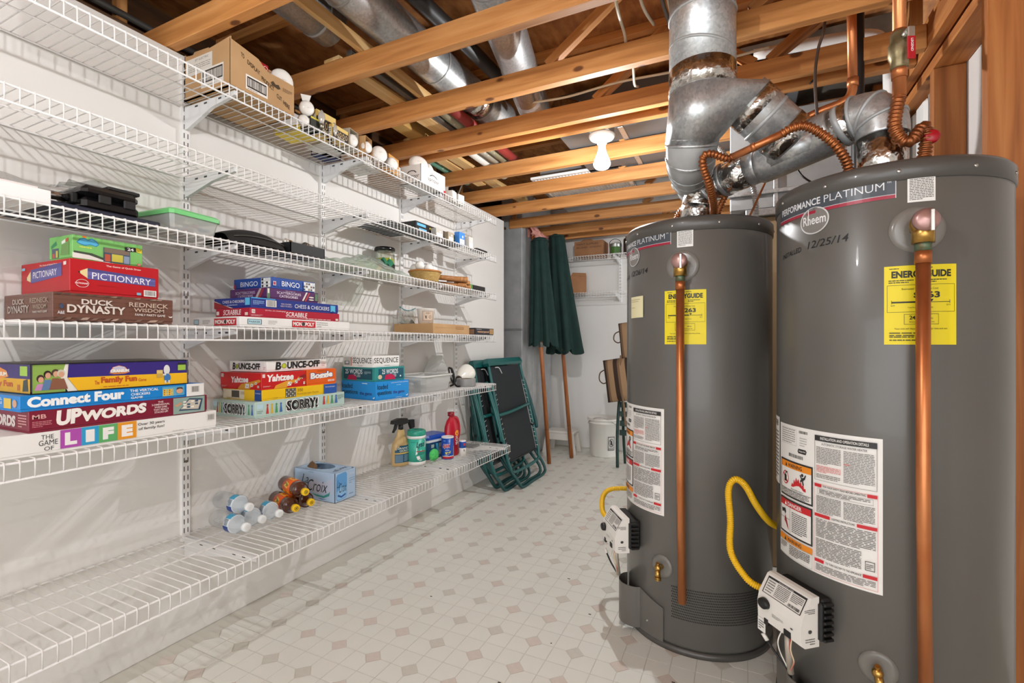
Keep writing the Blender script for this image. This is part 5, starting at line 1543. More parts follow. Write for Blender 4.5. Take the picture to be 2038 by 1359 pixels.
for (lab, y, sy, h, col) in (('small grey box in front of the black photo box', 2.30, .07, .045, '#b9b5ac'), ('small tan box in front of the black photo box', 2.42, .06, .05, '#a89c86'), ('small blue and white ink box beside the black photo box', 2.545, .065, .075, '#3f86d6'), ('small white box past the ink box on the fifth shelf', 2.655, .05, .07, '#cfccc4')):
    t = T('small_box', lab, 'box', (-1.575, y, Z5), 0, 'small boxes on the fifth shelf')
    q = MB().cbox(-.018, -sy / 2, 0, .018, sy / 2, h, .001).build('carton_body', mat(col, .5), t)
    p = Print(front_fn(.018, -sy / 2, sy / 2, 0, h)); p.R(.1, .05, .9, .45, '#e6e8ea'); p.E(.6, .65, .12, .12, '#dfe6f2', 10); p.build('front_print', q)
o = MB().cbox(-.03, -.07, 0, .03, .07, .012, .002).build('remote_control', M_BLACK, None, (-1.58, 2.79, Z5 + .0005)); tag(o, 'flat black remote control near the end of the fifth shelf', 'remote')
# ---- fourth shelf, left to right
t = T('white_box', 'long white box at the left end of the fourth shelf', 'box', (-1.63, .47, Z4))
MB().cbox(-.10, -.13, 0, .068, .118, .034, .001).build('carton_body', mat('#eeedec', .5), t)
MB().cbox(-.10, -.13, .034, .05, .10, .042, .001).build('lid', mat('#e4dedb', .5), t)
o = MB().sphere((0, 0, 0), .024, 16, 10).build('orange_ball', mat('#f0940f', .4), None, (-1.585, .468, Z4 + .0665)); tag(o, 'bright orange ball sitting on the long white box', 'ball')
t = T('zip_bag', 'clear zip bag of reddish packets on the white box', 'bag', (-1.69, .50, Z4 + .0425))
MB().grid(lambda u, v: (-.05 + .11 * u, -.10 + .16 * v, .004 + .038 * math.sin(PI * u) * (1 - v * .55) + .002 * math.sin(20 * v)), 10, 14).grid(lambda u, v: (-.05 + .11 * u, -.10 + .16 * v, .002), 2, 3).build('packets', mottled('red_brown_packets', [(.3, '3a2420'), (.5, '8a4038'), (.65, 'b98a7c'), (.8, '5a3a34')], 30, .5), t)
MB().grid(lambda u, v: (-.06 + .13 * u, -.11 + .24 * v, .008 + .042 * math.sin(PI * u) * (1 - v * .5) + .005 * math.sin(9 * v + 4 * u)), 10, 14).build('film', M_BAG, t)
t = T('flat_tool_case', 'flat dark blue box under the black case on the fourth shelf', 'case', (-1.70, .72, Z4))
MB().cbox(-.13, -.145, 0, .12, .13, .016, .003).build('tray', mat('#1b2033', .5), t)
MB().cbox(-.115, -.13, .016, .105, .115, .0165, .0002).build('cover_panel', mat('#2d2823', .6), t)
t = T('hard_case', 'black hard plastic case lying on the fourth shelf', 'case', (-1.69, .735, Z4 + .017))
MB().cbox(-.085, -.065, 0, .085, .072, .036, .010).build('lower_shell', M_BLACKG, t)
MB().cbox(-.085, -.065, .037, .085, .072, .07, .012).build('upper_shell', M_BLACKG, t)
MB().cbox(.080, -.03, .022, .089, .0, .048, .003).build('latch', M_BLACK, t)
MB().cbox(.080, .03, .022, .089, .06, .048, .003).build('latch', M_BLACK, t)
MB().cyl((.03, -.145, .030), (.03, -.066, .034), .012, 14).build('chrome_handle', mat('#c4c4c4', .18, 1), t)
MB().cbox(.012, -.075, .018, .05, -.06, .048, .003).build('handle_mount', M_BLACK, t)
t = T('plastic_bag', 'crumpled clear plastic bag draped on the black case', 'bag', (-1.70, .75, Z4 + .09))
random.seed(3)
MB().grid(lambda u, v: (-.07 + .14 * u, -.09 + .16 * v, .004 + .02 * math.sin(PI * v) * (.6 + .4 * math.sin(6 * u)) + .006 * math.sin(17 * u + 11 * v)), 18, 20).build('film', M_BAG, t)
o = MB().cbox(-.03, -.04, 0, .03, .04, .010, .002).build('black_pouch', M_BLACK, None, (-1.65, .775, Z4 + .0885)); tag(o, 'small flat black pouch on top of the hard case', 'pouch')
t = T('food_tub', 'translucent food tub with a green lid full of small toys', 'tub', (-1.69, .955, Z4), math.radians(4))
pr = lambda s_, h_: [(x * s_, y * s_) for x, y in ((-.10, -.07), (-.09, -.08), (.09, -.08), (.10, -.07), (.10, .07), (.09, .08), (-.09, .08), (-.10, .07))]
a_, b_ = pr(.88, 0), pr(1.0, 0)
mb = MB(); n_ = 8
mb.add([(x, y, .002) for x, y in a_] + [(x, y, .058) for x, y in b_], [list(range(8))[::-1]] + [[i, (i + 1) % 8, 8 + (i + 1) % 8, 8 + i] for i in range(8)]); mb.build('tub_body', M_FROST, t)
mb = MB(); c_ = pr(1.05, 0); d_ = pr(.95, 0)
mb.add([(x, y, .056) for x, y in c_] + [(x, y, .068) for x, y in c_] + [(x, y, .075) for x, y in d_], [list(range(8))[::-1]] + [[i, (i + 1) % 8, 8 + (i + 1) % 8, 8 + i] for i in range(8)] + [[8 + i, 8 + (i + 1) % 8, 16 + (i + 1) % 8, 16 + i] for i in range(8)] + [[16 + i for i in range(8)]])
mb.build('green_lid', mat('#6fca78', .35), t)
rnd = random.Random(5); mb = MB()
for k in range(70):
    x, y, z = rnd.uniform(-.075, .075), rnd.uniform(-.06, .06), .008 + rnd.random() * .03
    mb.cbox(x - .007, y - .007, z, x + .007, y + .007, z + .010, .002, rnd.randrange(5))
g = mb.build('toy_bits', [mat(c) for c in ('#a8402f', '#d9cbb8', '#7a5a4a', '#e6e2da', '#4a6a8a')], t); g['kind'] = 'stuff'
t = T('soft_pouch', 'long black zipped soft pouch on the fourth shelf', 'pouch', (-1.66, 1.185, Z4), math.radians(2))
def sp(u, v, top):
    w_ = .105 * (1 - abs(2 * v - 1) ** 5 * .35)
    x = -w_ + 2 * w_ * u
    h_ = .062 * math.sin(PI * min(1, max(0, .12 + .80 * v))) ** .6 * (1 - abs(2 * u - 1) ** 3.5)
    return (x, -.118 + .236 * v, .004 + h_ if top else .002)
MB().grid(lambda u, v: sp(u, v, True), 18, 22).grid(lambda u, v: sp(1 - u, v, False), 6, 10).build('fabric_shell', mat('#1a1918', .75), t)
MB().tube([Vector(sp(.93, v / 20, True)) + Vector((.004, 0, .004)) for v in range(1, 20)], .002, 6).build('zipper', mat('#55534f', .4, .5), t)
t = T('gift_box', 'open black box at eye height between pouch and crumpled bag', 'box', (-1.62, 1.383, Z4))
MB().box(-.055, -.085, 0, .057, .083, .003).box(-.055, -.085, 0, -.052, .083, .044).box(.054, -.085, 0, .057, .083, .044).box(-.055, -.085, 0, .057, -.082, .044).box(-.055, .080, 0, .057, .083, .044).build('carton_body', mat('#0d0d0e', .6), t)
rnd = random.Random(8)
for k in range(7):
    lab = ('silver bauble at the left end of the black box', 'small bronze bauble heaped in the black box', 'clear bead heaped in the black box, third from its left', 'dark glass bead near the middle of the black box', 'bronze bead right of the middle of the black box', 'clear bead at the right part of the black box', 'grey bead at the right end of the black box')[k]
    o = MB().sphere((0, 0, 0), .013, 12, 8).build('bauble', mat(('#cfccc4', '#8a7450', '#dcdad4', '#5f5a50', '#7d6a48', '#cfd2d0', '#8a8680')[k], .15, .4), None, (-1.60 + rnd.uniform(-.02, .02), 1.315 + k * .022, Z4 + .044 + rnd.uniform(0, .008)))
    tag(o, lab, 'bauble', 'baubles in the black box')
t = T('produce_bag', 'crumpled clear bag with pale green contents on the fourth shelf', 'bag', (-1.68, 1.80, Z4))
def bag(u, v, k):
    x = -.12 + .235 * u
    y = -.27 + .53 * v
    e = math.sin(PI * min(1, max(0, u))) ** .5
    h_ = (.026 + .055 * math.exp(-((v - .55) / .22) ** 2)) * e
    return (x, y, .003 + h_ * k + (.006 * math.sin(23 * u + 15 * v) + .005 * math.sin(31 * v - 9 * u)) * e * k)
MB().grid(lambda u, v: bag(u, v, 1), 22, 40).build('film', clear_mat('green_tinted_film', 'e2eee4', .22, .1, .2), t)
MB().grid(lambda u, v: (lambda q: (q[0] * .7, q[1] * .8, max(.003, q[2] * .72)))(bag(u, v, 1)), 14, 22).build('contents', mottled('pale_green_crumple', [(.3, 'b5cbaa'), (.6, 'd3dfcb'), (.8, 'e6ece2')], 16, .8), t)
MB().grid(lambda u, v: (.02 + .05 * u, .10 + .07 * v, .05 + .03 * math.sin(PI * u) + .01 * math.sin(9 * v)), 6, 6).build('green_seal', mat('#2f7a5d', .35), t)
t = T('glass_jar', 'glass jar with black lid and yellow label behind the crumpled bag', 'jar', (-1.765, 2.075, Z4))
MB().lathe([(.001, .002), (.052, .002), (.055, .012), (.055, .135), (.048, .150), (.048, .158)], 24).build('jar_glass', clear_mat('jar_glass', 'eef2ea', .15, .03), t)
MB().lathe([(.001, .006), (.050, .006), (.050, .115), (.001, .115)], 20).build('contents', mat('#c5cc3a', .5), t)
MB().lathe([(.0555, .03), (.0555, .085)], 24).build('label', mat('#23241a', .5), t)
MB().lathe([(.052, .156), (.056, .158), (.056, .172), (.052, .176), (.001, .176)], 24).build('black_lid', M_BLACKG, t)
t = T('woven_basket', 'small woven basket on the fourth shelf filled with white balls', 'basket', (-1.632, 2.262, Z4))
prof = []
for k in range(19):
    z = .003 + k * .0031
    prof.append((.073 + .017 * (z / .06) + (.0016 if k % 2 else 0), z))
MB().lathe([(.001, .003)] + prof + [(.083, .056), (.072, .010), (.001, .010)], 40).build('woven_side', mottled('wicker', [(.3, '8f7340'), (.6, 'b39355'), (.8, 'c9ab6c')], 60, .8, stretch=(1, 1, 6)), t)
MB().tube([(.091 * math.cos(a), .091 * math.sin(a), .060) for a in [2 * PI * k / 40 for k in range(40)]], .0048, 8, closed=True).build('rim', mat('#b8793a', .5), t)
for k, (x, y, z, lab) in enumerate(((-1.63, 2.212, .090, 'white ball at the left of the basket, printed with a dark mark'), (-1.61, 2.268, .080, 'white ball in the middle of the basket front'), (-1.615, 2.318, .076, 'white ball at the right of the basket'), (-1.675, 2.225, .078, 'white ball at the back left in the basket'), (-1.675, 2.29, .072, 'white ball at the back right in the basket'))):
    o = MB().sphere((0, 0, 0), .0265, 18, 12).build('white_ball', mat('#eceae4', .45), None, (x, y, Z4 + z)); tag(o, lab, 'ball', 'balls in the woven basket')
    if k == 0:
        Print(lambda u, v, f: Vector((math.cos((u - .5) * 1.2) * math.cos((v - .5)), math.sin((u - .5) * 1.2) * math.cos(v - .5), math.sin(v - .5))) * (.0266 + f)).P([(.6, .75), (.75, .9), (.85, .75), (.7, .6)], '#2a2a2a').build('mark', o)
M_LOGB = mottled('dowel_wood', [(.3, '8a5a32'), (.6, 'a9733f'), (.8, 'c08a52')], 20, .6, stretch=(6, 1, 1))
M_LOGE = mat('#d9bd8a', .7)
for k, (y, z, L, a, r, lab) in enumerate(((2.545, .050, .18, 62, .0155, 'orange brown wooden dowel on top of the dowel pile, left one'), (2.625, .058, .13, 38, .0175, 'thick wooden dowel on top of the dowel pile, right one'), (2.60, .0175, .20, 60, .0125, 'thin wooden dowel low in the pile with a pale end'), (2.655, .040, .10, 32, .0125, 'thin wooden dowel in the middle of the pile front'), (2.665, .0145, .12, 28, .0135, 'short wooden dowel at the bottom right of the pile'))):
    t = T('wooden_dowel', lab, 'dowel', (-1.567, y, Z4 + z), 0, 'wooden dowels piled beside the basket')
    d = Vector((math.cos(math.radians(a)), math.sin(math.radians(a)), 0)) * -L
    d.x = -abs(d.x)
    MB().tube([(0, 0, 0), d], r, 14).build('shaft', M_LOGB, t)
    dn = -d.normalized()
    MB().tube([dn * .0002, dn * .0015], r * .97, 14).build('sawn_end', M_LOGE, t)
    MB().tube([dn * .0015, dn * .0022], r * .3, 8).build('pith', M_CARDIN, t)
t = T('slim_black_box', 'slim black box with a green end near the end of the fourth shelf', 'box', (-1.60, 2.765, Z4))
MB().cbox(-.03, -.105, 0, .03, .10, .034, .001).build('carton_body', mat('#161616', .5), t)
MB().cbox(-.031, -.106, 0, .031, -.07, .0345, .001).build('green_end', mat('#4b8a3a', .5), t)
t = T('thin_maroon_box', 'thin maroon box lying under the basket on the fourth shelf', 'box', (-1.70, 2.50, Z4))
MB().cbox(-.09, -.15, 0, .07, .15, .010, .001).build('carton_body', mat('#6a2a35', .6), t)
# ---- third shelf, right part
t = T('flat_carton', 'flat tan carton on the third shelf under the cup', 'box', (-1.675, 2.43, Z3))
q = MB().cbox(-.155, -.198, 0, .120, .198, .056, .001).build('carton_body', M_CARD, t)
p = Print(front_fn(.12, -.198, .198, 0, .056)); p.R(.60, .50, .83, .78, '#a87f50'); p.frame(.60, .50, .83, .78, .006, .03, '#8a6238'); p.L(.05, .52, .5, .66, 2, '#a98251', .3, 3); p.build('front_print', q)
MB().box(-.155, .10, .056, .0, .16, .062).build('flap', M_CARDD, t)
t = game_box('slim dark waterpanel filter box at the end of the third shelf', -1.72, -1.56, 2.715, 3.015 - .045, Z3, 1.184, '#232630', None, None, 0, group='boxes on the third shelf', cat='box', name='filter_box')
p = Print(front_fn(.08, -.1275, .1275, 0, .045)); p.k_ = 1.07
p.T('waterpanel', .10, .22, .74, .66, '#cfa07a', .02); p.T('Aprilaire', .06, .72, .34, .88, '#d9d4cc', .01); p.R(.78, .14, .97, .88, '#c19a66'); p.L(.8, .2, .95, .8, 5, '#8a6a42', .45, 2); p.build('front_print', t)
p = Print(side_fn(-.1275, -.08, .08, 0, .045)); p.R(.05, .1, .95, .8, '#8a6a52'); p.build('side_print', t)
t = T('paper_cup', 'white paper cup with a printed mug picture on the tan carton', 'cup', (-1.69, 2.35, Z3 + .0565))
MB().lathe([(.001, .001), (.043, .001), (.052, .086), (.0545, .088), (.0545, .091), (.0505, .090), (.042, .006), (.001, .006)], 32).build('cup_wall', mat('#ece9e3', .6), t)
p = Print(lambda u, v, f: Vector((math.cos(-1.35 + 1.3 * u) * (.0475 + .0055 * v + f), math.sin(-1.35 + 1.3 * u) * (.0475 + .0055 * v + f), .02 + .055 * v)), .2)
p.R(.0, .0, 1, 1, '#cdb9a5'); p.frame(.0, .0, 1, 1, .04, .05, '#a08a76'); p.P([(.25, .15), (.2, .55), (.65, .55), (.6, .15)], '#e9e2d8'); p.E(.72, .38, .12, .16, '#6a5546', 14, .3); p.P([(.28, .2), (.24, .52), (.4, .52), (.4, .2)], '#6a5546'); p.L(.3, .7, .7, .85, 2, '#6a5546', .4, 1)
p.build('cup_print', t)
t = T('zip_bag', 'clear zip bag with a blue seal standing behind the paper cup', 'bag', (-1.775, 2.285, Z3 + .0565))
MB().grid(lambda u, v: (.02 * math.sin(PI * u) * (1 - v) + .006 * math.sin(11 * u + 7 * v), -.075 + .15 * u, .002 + .098 * v - .018 * math.sin(PI * u) * v), 16, 12).grid(lambda u, v: (-.02 * math.sin(PI * u) * (1 - v), -.075 + .15 * u, .002 + .098 * v - .018 * math.sin(PI * u) * v), 16, 8).build('film', M_BAG, t)
MB().tube([(.004, -.075 + .15 * u / 16, .098 - .018 * math.sin(PI * u / 16)) for u in range(17)], .0022, 6).build('blue_seal', mat('#3f8fa8', .4), t)
MB().grid(lambda u, v: (-.012 + .026 * u, -.06 + .12 * v, .004 + .025 * math.sin(PI * u) * abs(math.sin(3 * PI * v)) ** .6), 8, 18).build('contents', mat('#6b7064', .6), t)
# ---- second shelf, right part
t = T('storage_tub', 'clear plastic tub of odds and ends at the right of the second shelf', 'tub', (-1.70, 2.335, Z2))
def tub_ring(sx, sy, z):
    return [(x * sx, y * sy, z) for x, y in ((-1, -.8), (-.85, -1), (.85, -1), (1, -.8), (1, .8), (.85, 1), (-.85, 1), (-1, .8))]
mb = MB()
mb.add(tub_ring(.10, .135, .002) + tub_ring(.118, .155, .088), [list(range(8))[::-1]] + [[i, (i + 1) % 8, 8 + (i + 1) % 8, 8 + i] for i in range(8)]); mb.build('tub_body', M_FROST, t)
mb = MB(); mb.tube(tub_ring(.121, .158, .090), .005, 8, closed=True); mb.build('rim', mat('#d9dad6', .3), t)
rnd = random.Random(12)
mb = MB()
for k in range(26):
    x, y, z = rnd.uniform(-.065, .065), rnd.uniform(-.095, .095), .010 + rnd.random() * .035
    mb.sphere((x, y, z + .012), .018, 8, 6, rnd.randrange(4), (1.3, 1.1, .7))
g = mb.build('odds_and_ends', [mat(c, .6) for c in ('#8a8d94', '#b9bdbf', '#5f646c', '#9a948a')], t); g['kind'] = 'stuff'
t = T('clear_container', 'clear plastic container leaning against the wall behind the tub', 'tub', (-1.78, 2.60, Z2))
mb = MB(); q = Matrix.Rotation(math.radians(52), 3, 'X')
ring_a = [q @ Vector(v_) + Vector((0, -.02, .09)) for v_ in tub_ring(.04, .085, -.05)]; ring_b = [q @ Vector(v_) + Vector((0, -.02, .09)) for v_ in tub_ring(.048, .10, .05)]
mb.add(ring_a + ring_b, [list(range(8))[::-1]] + [[i, (i + 1) % 8, 8 + (i + 1) % 8, 8 + i] for i in range(8)] + [[8 + i for i in range(8)]]); mb.build('shell', M_FROST, t)
t = T('tape_roll', 'grey duct tape roll at the front of the second shelf', 'tape roll', (-1.612, 2.685, Z2))
MB().lathe([(.038, .001), (.062, .001), (.0625, .003), (.0625, .047), (.062, .049), (.038, .049), (.038, .001)], 40).build('tape', mat('#8d8d8c', .4), t)
MB().lathe([(.0375, .002), (.0375, .048)], 32).build('card_core', M_CARDIN, t)
t = T('lamp_shade', 'white glass lamp shade lying on the second shelf', 'lamp shade', (-1.69, 2.79, Z2 + .0635))
q = Matrix.Rotation(math.radians(-70), 3, 'X')
MB().lathe([(.024, -.07), (.030, -.06), (.052, -.015), (.062, .03), (.060, .05), (.048, .066), (.030, .072), (.001, .074)], 32, (0, 0, 0), 0, True, q).build('glass_bowl', mat('#efece2', .15), t)
MB().lathe([(.020, -.085), (.026, -.07), (.001, -.0695)], 20, (0, 0, 0), 0, True, q).build('fitter', mat('#4a4038', .4, .5), t)
wire('power_cable', 'bundle of black cord between the tub and the tape roll', 'cord', [(-1.66, 2.57, Z2 + .008), (-1.63, 2.575, Z2 + .03), (-1.66, 2.60, Z2 + .10), (-1.69, 2.60, Z2 + .12), (-1.67, 2.585, Z2 + .07), (-1.65, 2.595, Z2 + .02), (-1.67, 2.615, Z2 + .09), (-1.69, 2.63, Z2 + .115), (-1.66, 2.605, Z2 + .055), (-1.63, 2.59, Z2 + .010), (-1.60, 2.59, Z2 + .006)], .006, M_BLACK)
t = T('small_camera', 'small black device at the far end of the second shelf', 'device', (-1.76, 2.90, Z2))
MB().cbox(-.04, -.035, 0, .03, .035, .05, .004).build('body', M_BLACKG, t); MB().cyl((.03, 0, .02), (.034, 0, .02), .008, 12).build('lens', mat('#d9d9d6', .2), t)
# ---- lowest shelf
t = T('spray_bottle', 'amber spray bottle with black trigger and blue label on the lowest shelf', 'spray bottle', (-1.755, 2.20, Z1), math.radians(-20))
def oval(prof, rx, ry, n=28):
    return MB().lathe(prof, n, (0, 0, 0), 0, True, Matrix.Diagonal((rx, ry, 1)))
oval([(.001, .001), (.052, .001), (.058, .012), (.058, .09), (.052, .125), (.036, .155), (.028, .165), (.027, .185), (.020, .20), (.016, .205), (.001, .206)], .62, 1.0).build('bottle', mottled('amber_plastic', [(.3, 'c2a068'), (.7, 'd0b27e')], 6, .3), t)
lf = lambda u, v, f: Vector(((.0585 * .62 + f) * math.cos(-1.2 + 2.4 * u), (.0585 + f) * math.sin(-1.2 + 2.4 * u), .018 + .105 * v))
p = Print(lf, .12)
p.R(.08, .04, .92, .72, '#17506a'); p.R(.18, .70, .82, .86, '#17506a'); p.R(.3, .85, .7, .95, '#17506a'); p.R(.06, .50, .94, .58, '#c9a85a')
p.T('GRANITE', .20, .76, .80, .86, '#e6ead9', .01); p.T('GOLD', .30, .62, .70, .73, '#e6ead9', .01); p.R(.1, .06, .45, .46, '#5f7f95'); p.L(.5, .1, .9, .46, 5, '#a9bfc9', .35, 1); p.build('label', t)
MB().cyl((0, 0, .204), (0, 0, .228), .014, 16).build('collar', M_BLACK, t)
MB().prism([(-.075, .243), (-.070, .262), (-.02, .270), (.045, .262), (.060, .240), (.040, .232), (.012, .230), (-.012, .230), (-.03, .240)], 1, -.011, .011).prism([(-.045, .242), (-.055, .215), (-.068, .195), (-.062, .193), (-.040, .212), (-.03, .238)], 1, -.006, .006).build('trigger_head', M_BLACK, t, None, (0, 0, PI / 2 + .3))
t = T('spray_bottle', 'second spray bottle mostly hidden behind the green wipes canister', 'spray bottle', (-1.785, 2.34, Z1), 0)
oval([(.001, .001), (.040, .001), (.044, .012), (.044, .10), (.030, .15), (.016, .17), (.001, .171)], .7, 1.0, 20).build('bottle', mat('#d9d6cd', .3), t)
MB().cyl((0, 0, .17), (0, 0, .19), .013, 14).build('collar', M_BLACK, t)
MB().prism([(-.012, .19), (-.030, .228), (-.025, .240), (.015, .238), (.02, .19)], 1, -.009, .009).build('trigger_head', M_BLACK, t, None, (0, 0, PI / 2))
t = T('wipes_canister', 'mint green wipes canister with white base on the lowest shelf', 'canister', (-1.695, 2.268, Z1))
MB().lathe([(.001, .001), (.050, .001), (.0535, .006), (.0535, .020)], 36).build('white_base', mat('#eceae6', .35), t)
MB().lathe([(.0535, .020), (.0535, .150)], 36).build('label', mat('#3bb39a', .35), t)
MB().lathe([(.0535, .150), (.0535, .164), (.051, .166)], 36).build('white_band', mat('#eceae6', .35), t)
MB().lathe([(.051, .165), (.053, .168), (.053, .188), (.047, .196), (.040, .196), (.036, .191), (.001, .190)], 36).build('lid', mat('#2f9d84', .35), t)
lf = lambda u, v, f: Vector(((.0536 + f) * math.cos(-1.75 + 2.0 * u), (.0536 + f) * math.sin(-1.75 + 2.0 * u), .022 + .126 * v))
p = Print(lf, .06)
p.P([(.36, .30), (.40, .62), (.52, .84), (.72, .97), (.90, .99), (.97, .90), (.94, .62), (.66, .50), (.44, .34)], '#eef0ee'); p.T('Lysol', .40, .56, .93, .88, '#22304a', .02, .25, .05); p.R(.40, .44, .94, .48, '#b23a3f'); p.L(.45, .30, .92, .42, 2, '#1c6a5a', .5, 1); p.P([(.40, .24), (.46, .10), (.60, .03), (.72, .06), (.62, .12), (.56, .26)], '#eef0ee'); p.L(.1, .85, .5, .9, 1, '#2b8f78', .5, 2); p.build('label_print', t)
t = T('detergent_tub', 'dark blue dishwasher tub with bright blue lid on the lowest shelf', 'tub', (-1.715, 2.43, Z1), math.radians(-10))
mb = MB(); mb.add(tub_ring(.052, .075, .002) + tub_ring(.058, .082, .108), [list(range(8))[::-1]] + [[i, (i + 1) % 8, 8 + (i + 1) % 8, 8 + i] for i in range(8)]); mb.build('tub_body', mat('#1c4a72', .35), t)
mb = MB(); mb.add(tub_ring(.061, .085, .104) + tub_ring(.061, .085, .120), [list(range(8))[::-1]] + [[i, (i + 1) % 8, 8 + (i + 1) % 8, 8 + i] for i in range(8)] + [[8 + i for i in range(8)]]); mb.build('white_band', mat('#e4e6e8', .35), t)
mb = MB(); mb.add(tub_ring(.064, .088, .120) + tub_ring(.064, .088, .134) + tub_ring(.056, .08, .146), [list(range(8))[::-1]] + [[i, (i + 1) % 8, 8 + (i + 1) % 8, 8 + i] for i in range(8)] + [[8 + i, 8 + (i + 1) % 8, 16 + (i + 1) % 8, 16 + i] for i in range(8)] + [[16 + i for i in range(8)]]); mb.build('lid', mat('#1546a6', .3), t)
p = Print(plane_fn((.0545, -.06, .012), (0, .12, 0), (.004, 0, .085), (1, 0, -.05)))
p.R(.1, .68, .3, .92, '#a9c0b9'); p.P([(.42, .95), (.5, .4), (.6, .0), (.7, .0), (.62, .5), (.56, .95)], '#58b6dc'); p.R(.62, .1, .98, .95, '#8d949c'); p.T('PACS', .68, .5, .92, .66, '#3a2f3f', .02); p.L(.65, .15, .95, .4, 3, '#d0d4da', .5, 2); p.build('label_print', t)
t = T('sponge_bag', 'bright green scrubber in clear wrap in front of the blue tub', 'sponge', (-1.628, 2.345, Z1))
MB().sphere((0, 0, .040), .038, 18, 12, 0, (.62, 1, .95)).build('scrubber', mottled('green_mesh', [(.3, '2fae4a'), (.7, '63d878')], 70, .6), t)
MB().grid(lambda u, v: (.004 + .02 * u, -.02 + .06 * v - .03, .003 + .014 * math.sin(PI * v) + .003 * math.sin(20 * u)), 6, 8).build('wrap', M_BAG, t)
t = T('cleanser_can', 'blue cleanser can with red letters on the lowest shelf', 'canister', (-1.603, 2.452, Z1))
MB().lathe([(.001, .001), (.0365, .001), (.037, .003), (.037, .126)], 32).build('label', mat('#124aa8', .35), t)
MB().lathe([(.037, .126), (.0375, .128), (.0375, .133), (.034, .133), (.033, .130), (.001, .130)], 32).build('white_top', mat('#e6e8ea', .4), t)
lf = lambda u, v, f: Vector(((.0371 + f) * math.cos(-1.9 + 2.2 * u), (.0371 + f) * math.sin(-1.9 + 2.2 * u), .002 + .124 * v))
p = Print(lf, .08)
p.R(0, .03, 1, .13, '#c01c22'); p.R(0, .13, 1, .16, '#e6e8ea'); p.P([(.22, .34), (.30, .24), (.48, .22), (.62, .30), (.66, .42), (.52, .34), (.36, .34)], '#ecd23a'); p.T('AJAX', .0, .50, .62, .74, '#f2f0ee', .1, .12); p.T('AJAX', .02, .515, .60, .725, '#c8141e', .05, .12); p.T('powder', .25, .40, .58, .47, '#e6e8ea', .01, .1); p.L(.1, .86, .5, .92, 1, '#9fc0e6', .5, 1); p.L(.2, .18, .7, .22, 1, '#e6e8ea', .5, 1); p.R(.94, .1, .99, .6, '#e6e8ea'); p.build('label_print', t)
t = T('cleaner_jug', 'tall red cleaner jug with a side handle on the lowest shelf', 'bottle', (-1.628, 2.535, Z1), math.radians(-15))
mb = MB()
mb.lathe([(.001, .001), (.055, .001), (.060, .010), (.060, .13), (.055, .18), (.040, .215), (.024, .232), (.020, .240), (.020, .245)], 32, (0, 0, 0), 0, True, Matrix.Diagonal((.6, .9, 1)))
mb.build('bottle', mat('#b5122a', .3), t)
MB().tube(cr([(0, .012, .236), (0, .045, .220), (0, .060, .17), (0, .058, .12), (0, .045, .09)], 5), .011, 10).build('handle', mat('#b5122a', .3), t)
MB().lathe([(.018, .243), (.021, .245), (.021, .268), (.001, .269)], 20, (0, -.004, 0), 0, True, Matrix.Diagonal((1, 1, 1))).build('cap', mat('#8f0d20', .4), t)
p = Print(lambda u, v, f: Vector((.0365 * math.cos(-1.1 + 2.2 * u) + f, .0545 * math.sin(-1.1 + 2.2 * u), .03 + .13 * v)), .1)
p.E(.62, .85, .16, .14, '#f09a24', 16); p.T('SPOT', .50, .30, .95, .44, '#f2e6e2', .03); p.E(.6, .55, .1, .09, '#f2e6e2', 14, .35); p.L(.5, .66, .9, .7, 1, '#f2e6e2', .6, 1); p.build('label_print', t)
t = T('salt_canister', 'small white and blue shaker canister at the front of the lowest shelf', 'canister', (-1.558, 2.552, Z1))
MB().lathe([(.001, .001), (.0215, .001), (.0215, .062)], 24).build('label', mat('#ebe6df', .4), t)
MB().lathe([(.0216, .05), (.0217, .088), (.0216, .089)], 24).build('blue_band', mat('#1a56b0', .4), t)
MB().lathe([(.0215, .062), (.0215, .093), (.020, .096), (.001, .096)], 24).build('white_top', mat('#ebe8e4', .4), t)
p = Print(lambda u, v, f: Vector(((.0219 + f) * math.cos(-1.7 + 2 * u), (.0219 + f) * math.sin(-1.7 + 2 * u), .004 + .086 * v)), .1)
p.R(.45, .72, .75, .88, '#d43a3a'); p.T('OIL', .45, .30, .72, .46, '#2a2a2a', .03); p.build('label_print', t)
o = MB().cbox(-.10, -.045, 0, .10, .045, .010, .002).build('floor_vent_cover', mat('#7f7f7e', .5), None, (-1.70, 2.80, Z1 + .0005)); tag(o, 'flat grey strip lying at the right end of the lowest shelf', 'strip')
# soda carton
t = T('soda_carton', 'pale blue soda carton torn open on the lowest shelf', 'box', (-1.712, 1.608, Z1))
th = .002
c = MB().box(-.124, -.063, 0, .124, .062, th).box(-.124, -.063, 0, -.122, .062, .13).box(.122, -.063, 0, .124, .062, .13).box(-.124, -.063, 0, .124, -.061, .13).box(-.124, .060, 0, .124, .062, .13)
hole = [(-.085 + .05 * 0, 0)]
hx = [(-.03 + .075 * math.cos(a), .005 + .045 * math.sin(a)) for a in [2 * PI * i / 20 for i in range(20)]]
V = [(x, y, .13) for x, y in hx]
ou = []
for (x, y) in hx:
    dx, dy = x + .03, y - .005
    k = min((.154 if dx > 0 else .094) / max(1e-6, abs(dx)), (.057 if dy > 0 else .068) / max(1e-6, abs(dy)))
    ou.append((max(-.124, min(.124, -.03 + dx * k)), max(-.063, min(.062, .005 + dy * k)), .13))
c.add(V + ou, [(i, (i + 1) % 20, 20 + (i + 1) % 20, 20 + i) for i in range(20)])
c.add([(.124, -.063, .13), (.124, .062, .13), (-.124, .062, .13), (-.124, -.063, .13), (ou[0][0], ou[0][1], .13)], [(0, 1, 4)])
cb = c.build('carton_body', mat('#a9c2dc', .45), t)
